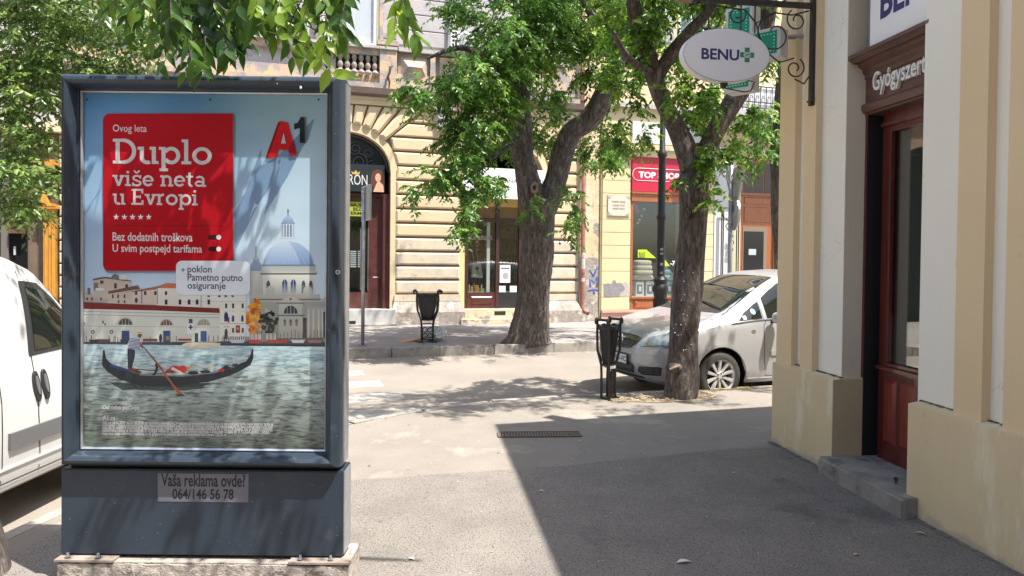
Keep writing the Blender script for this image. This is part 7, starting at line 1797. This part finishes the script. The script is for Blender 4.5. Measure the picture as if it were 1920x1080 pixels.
# ------------------------------------------------------------------ trees
rng = np.random.default_rng(11)
def leaves(name, origins, dirs, n_leaf, L_, W_, mt, parent=None, spray=.45, droop=.5, tint0=0.0, ploc=(0,0,0), seed=0):
    """sprays of leaflets: each origin/dir grows a drooping stem with leaflets both sides"""
    O = np.asarray(origins, float); D = np.asarray(dirs, float); D /= np.linalg.norm(D, axis=1, keepdims=True)+1e-9
    ns = len(O); g = np.random.default_rng(seed+5)
    t = (np.arange(n_leaf)+.5)/n_leaf; t = np.tile(t, (ns, 1)) + g.uniform(-.03, .03, (ns, n_leaf)); ln = spray*g.uniform(.6, 1.2, (ns, 1))
    P = O[:, None] + D[:, None]*(t*ln)[..., None]; P[..., 2] -= droop*(t**2)*ln*g.uniform(.5, 1.3, (ns, 1))
    T = D[:, None] + np.array([0, 0, -1.])*(2*droop*t)[..., None]; T /= np.linalg.norm(T, axis=2, keepdims=True)
    side = np.cross(T, np.array([0, 0, 1.])); side /= np.linalg.norm(side, axis=2, keepdims=True)+1e-6
    sg = np.where(np.arange(n_leaf) % 2 == 0, 1., -1.)[None, :, None]
    A = T*.55 + side*sg*g.uniform(.5, 1.0, (ns, n_leaf, 1)) + g.normal(0, .28, (ns, n_leaf, 3)); A[..., 2] -= .45
    A /= np.linalg.norm(A, axis=2, keepdims=True)
    Nn = np.cross(A, T) + g.normal(0, .5, (ns, n_leaf, 3)); B_ = np.cross(Nn, A); B_ /= np.linalg.norm(B_, axis=2, keepdims=True)+1e-6
    Nv = np.cross(A, B_)
    sc_ = g.uniform(.65, 1.2, (ns, n_leaf, 1)); l = L_*sc_; w_ = W_*sc_
    base = P; tip = P + A*l; mid = P + A*l*.42 + Nv*w_*.25; a = mid + B_*w_*.5; b = mid - B_*w_*.5; tip = tip - Nv*w_*.1
    V = np.stack([base, a, tip, b], 2).reshape(-1, 3) - np.array(ploc)
    n = ns*n_leaf
    F = (np.arange(n)[:, None]*4 + np.array([[0, 1, 2, 0, 2, 3]])).reshape(-1)
    me = bpy.data.meshes.new(name); me.vertices.add(n*4); me.vertices.foreach_set('co', V.astype(np.float32).ravel())
    me.loops.add(n*6); me.loops.foreach_set('vertex_index', F.astype(np.int32)); me.polygons.add(n*2)
    me.polygons.foreach_set('loop_start', (np.arange(n*2)*3).astype(np.int32))
    me.update(calc_edges=True)
    tn = np.clip(g.normal(.42, .2, (ns, 1)) + g.normal(0, .12, (ns, n_leaf)) + tint0, 0, 1)
    at = me.attributes.new('tint', 'FLOAT', 'POINT'); at.data.foreach_set('value', np.repeat(tn.ravel(), 4).astype(np.float32))
    me.materials.append(mt); o = bpy.data.objects.new(name, me); link(o, parent); o['kind'] = 'stuff'; return o
def blob_sprays(blobs, g):
    """blobs: (centre, radii, count) -> spray origins on lumpy clusters inside each ellipsoid, pointing out and down"""
    Os, Ds = [], []
    for c, r, cnt in blobs:
        c = np.array(c); r = np.array(r); ncl = max(3, cnt//14)
        cc = g.normal(0, 1, (ncl, 3)); cc /= np.linalg.norm(cc, axis=1, keepdims=True); cc *= g.uniform(.15, 1, (ncl, 1))**.5
        k = g.integers(0, ncl, cnt); p = cc[k]*.85 + g.normal(0, .17, (cnt, 3)); d = p + g.normal(0, .35, (cnt, 3)); d[:, 2] = d[:, 2]*.5-.05
        Os.append(c + p*r); Ds.append(d*r/np.max(r) + g.normal(0, .15, (cnt, 3)))
    return np.concatenate(Os), np.concatenate(Ds)
def B(u, v, Y, ru, rv, rY, cnt):
    p = atY(u, v, Y); k = Y/1330; return ((p.x, Y, p.z), (ru*k, rY, rv*k), cnt)
def limb_mesh(pts, rads, seg=.12, n=14, rough=.10, flare=None):
    P = [Vector(p) for p in pts]; out = []; rr = []
    # catmull resample
    for i in range(len(P)-1):
        p0, p1, p2, p3 = P[max(i-1, 0)], P[i], P[i+1], P[min(i+2, len(P)-1)]; m_ = max(2, int((p2-p1).length/seg))
        for k in range(m_):
            t = k/m_; out.append(.5*((2*p1)+(p2-p0)*t+(2*p0-5*p1+4*p2-p3)*t*t+(3*p1-p0-3*p2+p3)*t**3)); rr.append(rads[i]+(rads[i+1]-rads[i])*t)
    out.append(P[-1]); rr.append(rads[-1])
    b = MB(); b.tube(out, rr, n)
    ph = [rnd.uniform(0, 6.28) for _ in range(8)]
    for i in range(len(out)):
        for k in range(n):
            q = 2*math.pi*k/n; v = Vector(b.v[i*n+k]); d = v-out[i]
            f = 1 + rough*(.5*math.sin(3*q+ph[0]+i*.35)+.35*math.sin(5*q+ph[1]-i*.5)+.4*math.sin(8*q+ph[2]+i*.2)+.5*(rnd.random()-.5)) + rough*.6*math.sin(i*.7+ph[3])
            b.v[i*n+k] = tuple(out[i]+d*f)
    return b
def tree(name, label, base, limbs, group=None):
    t = thing(name, label, 'tree', base, 0, group)
    for i, (nm, pts, rads, n, rough) in enumerate(limbs):
        b = limb_mesh([Vector(p)-Vector(base) for p in pts], rads, n=n, rough=rough)
        b.build(nm, M['bark'], t, smooth='all')
    return t
def L3(pts): return [atY(u, v, Y) for u, v, Y in pts]

# --- big tree on the far pavement
b1 = atZ(995, 643); Y1 = b1.y+.12
tr1 = tree('tree', 'stout grey-barked tree on the far pavement forking in front of the white shop sign', (b1.x, Y1, 0), [
    ('trunk', [(b1.x-.02, Y1, -.05)]+L3([(992,632,Y1),(996,600,Y1),(1001,545,Y1),(1006,470,Y1),(1010,410,Y1),(1008,375,Y1)]), [.46,.40,.33,.305,.30,.32,.28], 26, .07),
    ('branch', L3([(1002,400,Y1),(992,350,Y1-.05),(980,290,Y1-.1),(976,220,Y1-.2),(978,150,Y1-.3),(992,70,Y1-.4),(985,-60,Y1-.5),(960,-250,Y1-.6)]), [.26,.24,.20,.20,.19,.17,.14,.07], 16, .07),
    ('branch', L3([(1014,400,Y1),(1038,350,Y1),(1054,290,Y1-.1),(1072,248,Y1-.2),(1105,225,Y1-.3),(1140,165,Y1-.5),(1160,110,Y1-.6),(1190,20,Y1-.7),(1200,-150,Y1-.8)]), [.25,.23,.20,.20,.20,.18,.16,.13,.07], 16, .07),
    ('branch', L3([(978,190,Y1-.2),(930,130,Y1-.8),(870,90,Y1-1.2),(800,110,Y1-1.6)]), [.10,.08,.05,.02], 8, .08),
    ('branch', L3([(978,265,Y1-.2),(930,290,Y1-.9),(880,330,Y1-1.2),(790,365,Y1-1.4)]), [.06,.05,.03,.012], 8, .08),
    ('branch', L3([(1165,100,Y1-.6),(1110,30,Y1-1.2),(1060,-60,Y1-1.6)]), [.09,.07,.03], 8, .08),
    ('root', [(b1.x-.22, Y1-.10, .22), (b1.x-.42, Y1-.18, .04), (b1.x-.60, Y1-.24, -.05)], [.15,.09,.03], 10, .1)])
p = atY(1002, 352, Y1-.33); bb = MB(); bb.ring((0,0), .035, .075, -.03, .03, 14, 1.5); o = bb.build('bark_knot', M['bark_scar'], tr1, smooth='all'); o.location = p-Vector(tr1.location)
g = np.random.default_rng(3)
bl1 = [B(1010,70,12.2,90,60,.8,190), B(1100,130,12.7,40,40,.4,70), B(940,190,12.2,50,34,.5,80), B(985,110,12.3,60,40,.6,110), B(1120,90,12.6,45,40,.5,80), B(970,60,12.2,110,95,1.3,620), B(1075,40,14.3,90,80,.9,460), B(1185,20,12.5,70,60,1.0,200), B(1200,130,14.3,60,70,.6,140), B(880,60,11.8,70,60,1.0,120), B(895,150,11.6,90,45,.9,230), B(826,185,11.4,55,30,.7,110), B(785,180,11.3,28,18,.4,30),
      B(965,150,14.2,80,55,.7,200), B(915,235,11.8,50,44,.6,170), B(960,240,14.2,60,50,.5,120), B(880,262,11.6,50,45,.6,120), B(900,292,11.9,34,34,.5,90), B(950,290,14.3,60,36,.5,110), B(868,300,11.5,40,22,.5,60), B(812,352,11.4,48,20,.5,90), B(765,366,11.3,16,12,.3,18), B(872,356,11.6,40,26,.5,80), B(935,352,11.9,26,16,.4,34),
      B(866,405,11.5,22,45,.4,80), B(872,448,11.4,12,16,.3,18), B(990,402,12.4,14,18,.3,22), B(1050,150,14.3,50,50,.6,80), B(1045,200,12.3,28,26,.5,44), B(1128,265,14.2,34,56,.5,140), B(1128,305,12.2,24,22,.4,40), B(1068,392,12.7,17,38,.3,48), B(1062,440,12.7,9,18,.2,12), B(1034,255,14.2,26,30,.4,30),
      B(960,-110,12.4,240,90,2.4,380), B(1130,-90,12.4,170,90,2.2,240), B(1000,-330,12.6,260,150,2.6,160)]
bl = [((c[0], c[1], c[2]+.12), r, max(8, int(k*.74))) for c, r, k in bl1]
for (x, y, z, rx, ry, rz, c) in ((-1.2,12.2,7.6,1.2,.9,.6,110), (.8,12.6,8.2,1.3,1.0,.6,120), (2.6,12.4,7.6,1.1,.9,.6,110), (4.2,12.8,8.0,1.1,.9,.6,100), (.6,13.6,7.6,1.5,.6,.5,90), (3.0,14.2,8.0,1.6,.6,.5,90), (5.6,13.6,8.0,1.1,.9,.6,90), (-1.0,11.0,7.0,.9,.6,.4,50), (1.8,11.2,7.2,.9,.6,.4,50)): bl.append(((x,y,z),(rx,ry,rz),c))  # unseen clumps above the frame, placed to shade far pavement and facade
O, D = blob_sprays(bl, g)
leaves('crown', O, D, 14, .102, .044, M['leaf_a'], tr1, .35, .5, 0.03, tr1.location, 1)

# --- near tree by the kerb
Y2 = 8.16; b2 = atZ(1275, 748)
tr2 = tree('tree', 'dark-barked tree in the kerbside pit in front of the silver car', (b2.x, Y2, 0), [
    ('trunk', [(b2.x, Y2, -.06)]+L3([(1276,735,Y2),(1279,700,Y2),(1281,650,Y2),(1286,580,Y2),(1293,500,Y2),(1300,430,Y2),(1302,370,Y2),(1299,325,Y2)]), [.185,.185,.19,.165,.165,.165,.155,.165,.15], 26, .055),
    ('branch', L3([(1303,345,Y2),(1288,285,Y2),(1268,240,Y2),(1245,195,Y2-.1),(1228,150,Y2-.2),(1212,90,Y2-.3),(1190,20,Y2-.5),(1160,-150,Y2-.8)]), [.13,.12,.105,.10,.10,.085,.08,.04], 16, .07),
    ('branch', L3([(1303,345,Y2),(1318,300,Y2),(1340,250,Y2),(1372,195,Y2),(1400,150,Y2),(1428,90,Y2),(1440,20,Y2-.1),(1450,-150,Y2-.3)]), [.13,.115,.11,.11,.11,.09,.085,.04], 16, .07),
    ('branch', L3([(1228,150,Y2-.2),(1262,95,Y2-.3),(1300,50,Y2-.5),(1340,0,Y2-.7),(1380,-150,Y2-1)]), [.08,.075,.06,.05,.02], 10, .07),
    ('branch', L3([(1225,140,Y2-.2),(1180,110,Y2-.8),(1150,60,Y2-1.3)]), [.05,.04,.02], 8, .07)])
for u, v, rx, ry in ((1264,690,.10,.06),):
    p = atY(u, v, Y2-.165); o = MB().ball((0,0,0), (rx, .05, ry), 14, 8).build('burl', M['bark'], tr2, smooth='all'); o.location = p-Vector(tr2.location)
    o2 = MB().tube([(-.06,-.05,-.01),(-.01,-.058,.015),(.05,-.05,.03)], [.016,.02,.014], 8, jit=.4).build('bark_scar', M['bark_scar'], tr2); o2.location = o.location
p = atY(1286, 400, Y2-.15); o = MB().ring((0,0), .02, .055, -.02, .02, 12, 1.3).build('bark_knot', M['bark'], tr2, smooth='all'); o.location = p-Vector(tr2.location)
b = MB()
for _ in range(26):
    v = rnd.uniform(480, 660); u = 1286-(v-580)*.085+rnd.uniform(-20, 20); q = atY(u, v, Y2-.17); dx = (u-(1286-(v-580)*.085))/1330*8.16; yy = -math.sqrt(max(0, .178**2-dx*dx)); b.ball((q.x, Y2+yy, q.z), (rnd.uniform(.003,.007),)*3, 5, 4)
o = b.build('pale_flecks', M['white'], tr2, fix=False); o.location = -Vector(tr2.location); o['kind'] = 'stuff'
bl = [B(1165,40,7.8,70,60,.6,130), B(1225,30,7.6,50,45,.5,80), B(1190,125,8.8,50,48,.4,90), B(1230,110,7.7,26,40,.3,34), B(1285,110,8.9,40,50,.3,60), B(1150,190,8.6,26,56,.3,44), B(1300,175,8.8,44,40,.3,90), B(1312,225,8.75,34,40,.25,70), B(1180,225,8.75,24,44,.2,30), B(1255,190,7.8,14,30,.15,14), B(1330,200,7.85,18,30,.15,18),
      B(1300,10,7.8,80,22,.6,90), B(1375,25,7.9,50,30,.5,46), B(1394,262,8.6,26,40,.25,50), B(1350,300,8.6,18,26,.2,18), B(1322,350,7.93,11,50,.12,40), B(1332,392,7.8,10,18,.12,12), B(1318,290,8.0,10,30,.12,10), B(1210,262,8.7,16,30,.2,14), B(1272,355,7.95,6,6,.1,3), B(1165,270,8.5,12,34,.2,20), B(1390,300,8.4,8,20,.2,10)]
bl = [((c[0], c[1], c[2]+.10), (r[0]*.9, r[1], r[2]*.9), max(6, int(k*1.0))) for c, r, k in bl]
O, D = blob_sprays(bl, np.random.default_rng(14))
leaves('crown', O, D, 12, .076, .036, M['leaf_c'], tr2, .22, .5, .12, tr2.location, 12)
bl = []
# the crown above the picture: it throws the dapple on the road and the pavement
for (x, y, z, rx, ry, rz, c) in ((.9,6.5,5.4,1.0,.42,.5,130), (1.2,7.6,5.6,1.3,.5,.4,110), (2.9,7.6,5.8,1.2,.5,.4,100), (2.1,6.5,5.8,1.1,.40,.5,90), (3.2,7.1,5.8,.9,.40,.5,80), (1.6,7.2,6.5,1.8,.55,.5,140), (.3,6.9,6.0,.8,.4,.4,60), (2.9,6.9,6.8,1.3,.5,.5,90), (4.4,7.4,5.6,1.0,.5,.6,80), (.1,6.3,5.7,.8,.5,.4,60), (1.0,5.9,6.0,.9,.35,.4,60), (.6,7.1,5.2,.7,.35,.3,40), (3.9,6.4,6.2,1.0,.5,.5,70)): bl.append(((x,y,z),(rx,ry,rz),c))
O, D = blob_sprays(bl, np.random.default_rng(4))
leaves('crown', O, D, 10, .088, .040, M['leaf_c'], tr2, .30, .5, .12, tr2.location, 2)

# --- third tree, half hidden by the corner of the pharmacy
Y3 = 12.9
b3 = atZ(1470, 648); tr3 = tree('tree', 'slim tree trunk half hidden behind the pharmacy corner', (atY(1466,600,Y3).x, Y3, 0), [
    ('trunk', [(atY(1466,600,Y3).x, Y3, -.05)]+L3([(1466,500,Y3),(1462,430,Y3),(1460,330,Y3),(1464,240,Y3),(1470,150,Y3),(1480,0,Y3)]), [.16,.14,.135,.14,.15,.13,.1], 14, .07)])
O, D = blob_sprays([B(1432,235,12.6,26,36,.4,70), B(1436,290,12.6,12,28,.3,22), B(1460,60,12.7,40,60,.6,60), B(1380,20,12.6,60,60,.6,70)], np.random.default_rng(5))
leaves('crown', O, D, 10, .12, .05, M['leaf_a'], tr3, .38, .5, 0, tr3.location, 3)

# --- tree on the side street whose foliage fills the upper left
Y4 = 8.4; x4 = -7.2
tr4 = tree('tree', 'leafy tree behind the white van filling the upper corner above it', (x4, Y4, ROAD), [
    ('trunk', [(x4, Y4, ROAD-.05), (x4+.02, Y4, 1.4), (x4+.1, Y4-.1, 3.0), (x4+.3, Y4-.3, 4.4)], [.24,.2,.19,.15], 16, .07),
    ('branch', [(x4+.1, Y4-.1, 2.9), (x4+1.2, Y4-.5, 4.0), (x4+2.6, Y4-.8, 4.6), (x4+4.0, Y4-.9, 4.7)], [.12,.09,.06,.02], 10, .07),
    ('branch', [(x4+.2, Y4-.2, 3.6), (x4+1.0, Y4-.6, 5.2), (x4+1.5, Y4-.8, 6.5)], [.12,.08,.03], 10, .07)])
bl = [B(20,60,7.6,90,80,.8,330), B(110,50,7.8,90,60,.8,240), B(200,40,7.8,80,45,.7,170), B(260,60,7.7,55,40,.5,80), B(60,150,7.5,80,50,.6,190), B(150,120,7.6,70,40,.5,130), B(20,230,7.4,60,60,.6,150), B(85,200,7.4,45,45,.5,90), B(190,150,7.7,50,25,.4,50), B(60,300,7.3,60,35,.5,120), B(100,330,7.2,30,30,.3,40), B(15,330,7.3,30,40,.4,60), B(30,395,7.2,40,25,.4,50), B(75,370,7.2,35,25,.3,40), B(230,110,7.7,40,30,.4,40),
      B(100,260,7.5,30,30,.4,40), B(0,-80,7.8,260,90,1.6,380), B(260,-60,7.8,160,60,1.2,120)]
bl = [(c, r, max(8, int(k*.75))) for c, r, k in bl]
O, D = blob_sprays(bl, np.random.default_rng(6))
leaves('crown', O, D, 9, .080, .036, M['leaf_b'], tr4, .26, .45, .12, tr4.location, 4)

# --- tree beside the advertising case: only a sliver of its trunk and its hanging twigs show
x5, y5 = -2.66, 3.45
tr5 = tree('tree', 'rough-barked trunk at the lower corner whose leafy twigs hang over the advertising case', (x5, y5, ROAD), [
    ('trunk', [(x5, y5, ROAD-.05), (x5-.02, y5, .10), (x5-.14, y5, .5), (x5-.26, y5, 1.4), (x5-.20, y5, 2.6), (x5+.15, y5-.3, 3.9)], [.24,.18,.15,.135,.13,.11], 18, .10),
    ('branch', [(x5-.02, y5, 2.9), (x5+.6, y5-.4, 3.6), (x5+1.6, y5-.6, 3.9), (x5+2.8, y5-.7, 4.1), (x5+3.8, y5-.8, 4.3)], [.09,.07,.05,.03,.012], 10, .07),
    ('branch', [(x5+.1, y5-.1, 3.6), (x5+.2, y5+.5, 4.6), (x5+.4, y5+.9, 5.6)], [.08,.06,.03], 10, .07)])
# four leaf shapes, then every hanging leaf is its own object
lm = []
for k in range(4):
    l, w_, c_ = ((.085, .036, .15), (.095, .040, .22), (.075, .036, .10), (.10, .038, .30))[k]
    st = [(0, 0), (.12, .30), (.3, .48), (.5, .46), (.72, .26), (.88, .1), (1, 0)]
    V, F = [], []
    for (t, h) in st: z = -c_*l*t*t; V += [(l*t, -w_*h, z+.10*w_*(h > 0)), (l*t, 0, z), (l*t, w_*h, z+.10*w_*(h > 0))]
    for i in range(len(st)-1): a = 3*i; F += [(a, a+1, a+4, a+3), (a+1, a+2, a+5, a+4)]
    per_t = []
    for tt in (.15, .35, .6, .95):
        me = bpy.data.meshes.new('leaf'); me.from_pydata(V, [], F); at = me.attributes.new('tint', 'FLOAT', 'POINT'); at.data.foreach_set('value', [tt]*len(V)); me.materials.append(M['leaf_c']); me.polygons.foreach_set('use_smooth', [True]*len(F)); per_t.append(me)
    lm.append(per_t)
nleaf = [0]
def place_leaf(p, d, up, s=1.0, bright=None):
    x = d.normalized(); y = up.cross(x)
    if y.length < 1e-3: y = x.orthogonal()
    y.normalize(); z = x.cross(y)
    m_ = Matrix((x, y, z)).transposed().to_4x4(); m_.translation = p-Vector(tr5.location)
    o = bpy.data.objects.new('leaf', lm[rnd.randrange(4)][bright if bright is not None else rnd.choice((0,0,1,1,2,2,3))]); COL.objects.link(o); o.parent = tr5; o.matrix_local = m_ @ Matrix.Scale(s, 4); nleaf[0] += 1
def twig(pts, nl, s=1.0, r=.0035, bright=None):
    P = [Vector(p) for p in pts]; out = []
    for i in range(len(P)-1):
        p0, p1, p2, p3 = P[max(i-1, 0)], P[i], P[i+1], P[min(i+2, len(P)-1)]
        for k in range(6):
            t = k/6; out.append(.5*((2*p1)+(p2-p0)*t+(2*p0-5*p1+4*p2-p3)*t*t+(3*p1-p0-3*p2+p3)*t**3))
    out.append(P[-1])
    MB().tube([q-Vector(tr5.location) for q in out], [r*(1-.7*i/len(out)) for i in range(len(out))], 5).build('twig', M['bark'], tr5, smooth='all')
    for k in range(nl):
        t = (k+.6)/nl*(len(out)-1); i = min(int(t), len(out)-2); q = out[i]+(out[i+1]-out[i])*(t-i); d = (out[i+1]-out[i]).normalized()
        sd = Vector((0, 1, 0)).cross(d); sd = sd.normalized() if sd.length > .1 else Vector((1, 0, 0))
        a = d*.5 + sd*(1 if k % 2 else -1)*rnd.uniform(.4, 1.0) + Vector((rnd.uniform(-.3,.3), rnd.uniform(-.5,.5), rnd.uniform(-.9,-.2)))
        place_leaf(q, a, Vector((rnd.uniform(-.5,.5), -1+rnd.uniform(-.2,.9), rnd.uniform(-.2,.9))), s*rnd.uniform(.75, 1.2), bright)
def tw(px, nl, s=1.0, bright=None):  # bright picks a leaf tint per twig, painting in sunlit and shaded tones
    twig([atY(u, v, Y) for u, v, Y in px], nl, s, bright=bright)
    if px[0][0] < 700: du, dv = rnd.uniform(-45, 45), rnd.uniform(-35, 5); twig([atY(u+du*(.3+.7*i/len(px)), v+dv, Y+.12) for i, (u, v, Y) in enumerate(px)], int(nl*.75), s*.95)
tw([(360,-60,3.2),(375,20,3.15),(385,80,3.1),(380,135,3.05)], 22, 1.05, 0); tw([(330,-50,3.2),(340,10,3.1),(352,70,3.05),(360,120,3.0)], 18, 1.0); tw([(395,-50,3.2),(405,10,3.1),(420,60,3.1),(425,100,3.0)], 18, 1.0, 0)
tw([(350,-60,3.3),(300,-20,3.2),(255,10,3.1),(235,30,3.1)], 14, .95); tw([(420,-60,3.2),(470,-20,3.1),(500,20,3.1),(520,30,3.1)], 14, 1.05); tw([(300,-60,3.3),(290,10,3.2),(285,50,3.2),(290,75,3.1)], 12, .9, 2)
tw([(560,-70,3.1),(600,-10,3.0),(630,40,2.95),(650,70,2.95)], 14, 1.15); tw([(600,-60,3.0),(560,10,3.0),(540,60,3.0),(550,110,2.95)], 12, 1.1, 1); tw([(520,40,3.05),(550,70,3.0),(590,100,3.0),(625,140,2.95)], 13, 1.1, 3); tw([(400,0,3.1),(450,40,3.05),(500,60,3.0),(560,80,3.0)], 16, 1.0)
tw([(610,30,2.95),(612,70,2.9),(605,110,2.9)], 8, 1.0, 3); tw([(740,-60,3.0),(752,-10,2.95),(765,40,2.9),(790,80,2.9)], 14, 1.1, 2); tw([(750,0,2.95),(742,25,2.95),(745,60,2.9)], 6, 1.0, 3); tw([(640,-60,3.0),(648,-10,3.0),(640,30,2.9)], 8, 1.1, 1); tw([(490,-60,3.1),(488,0,3.05),(486,45,3.0)], 9, 1.2, 1)
tw([(170,-60,3.4),(200,-20,3.3),(215,10,3.2)], 9, .9, 2); tw([(440,-70,3.1),(450,-10,3.0),(440,30,3.0)], 12, 1.0, 0); tw([(320,-40,3.1),(320,20,3.0),(318,60,3.0)], 12, 1.0, 0)
for k in range(9):
    u = rnd.uniform(300, 440); tw([(u,-60,3.25),(u+rnd.uniform(-15,15),0,3.2),(u+rnd.uniform(-25,25),50,3.15),(u+rnd.uniform(-30,30),rnd.uniform(80,125),3.1)], 12, 1.0, 0 if k < 6 else None)
for k in range(6):
    u = rnd.uniform(440, 640); tw([(u,-60,3.1),(u+rnd.uniform(-25,25),-10,3.05),(u+rnd.uniform(-35,35),rnd.uniform(20,60),3.0)], 9, 1.1, rnd.choice((0,1,3)))
for k in range(5):
    u = rnd.uniform(180, 300); tw([(u,-60,3.4),(u+rnd.uniform(-25,25),-10,3.35),(u+rnd.uniform(-35,35),rnd.uniform(10,50),3.3)], 8, .9)
# leaf mass overhead, out of the picture: it shades the case, the van and the near road
bl = []
for (x, y, z, rx, ry, rz, c) in ((-1.7,2.6,4.3,.45,.25,.35,16), (-.55,2.66,3.35,.10,.07,.2,5), (-.12,2.62,3.5,.12,.08,.25,6), (-.9,2.75,3.3,.07,.06,.15,3), (-.85,2.9,4.5,.22,.16,.3,9), (-2.6,3.6,4.4,.7,.6,.4,60), (-2.2,4.4,4.6,.7,.4,.3,40),  (-2.8,2.6,5.4,.8,.6,.4,50), (-2.9,4.4,5.4,.7,.5,.3,30)): bl.append(((x,y,z),(rx,ry,rz),c))
O, D = blob_sprays(bl, np.random.default_rng(8)); leaves('crown', O, D, 9, .09, .042, M['leaf_c'], tr5, .32, .5, .1, tr5.location, 7)
print('hanging leaves', nleaf[0])

# --- tree further up the side street, out of the picture: added to give the car and shop glass something green to reflect
tr6 = tree('tree', 'broad leafy tree added out of view by the side street for glass reflections', (-8.8, 2.6, ROAD), [('trunk', [(-8.8,2.6,ROAD-.05),(-8.8,2.6,2.0),(-8.7,2.6,4.0)], [.25,.2,.14], 12, .08)])
O, D = blob_sprays([((-8.8,2.6,5.0),(2.0,2.4,2.2),650)], np.random.default_rng(21)); leaves('crown', O, D, 9, .15, .08, M['leaf_a'], tr6, .6, .4, 0, tr6.location, 9)
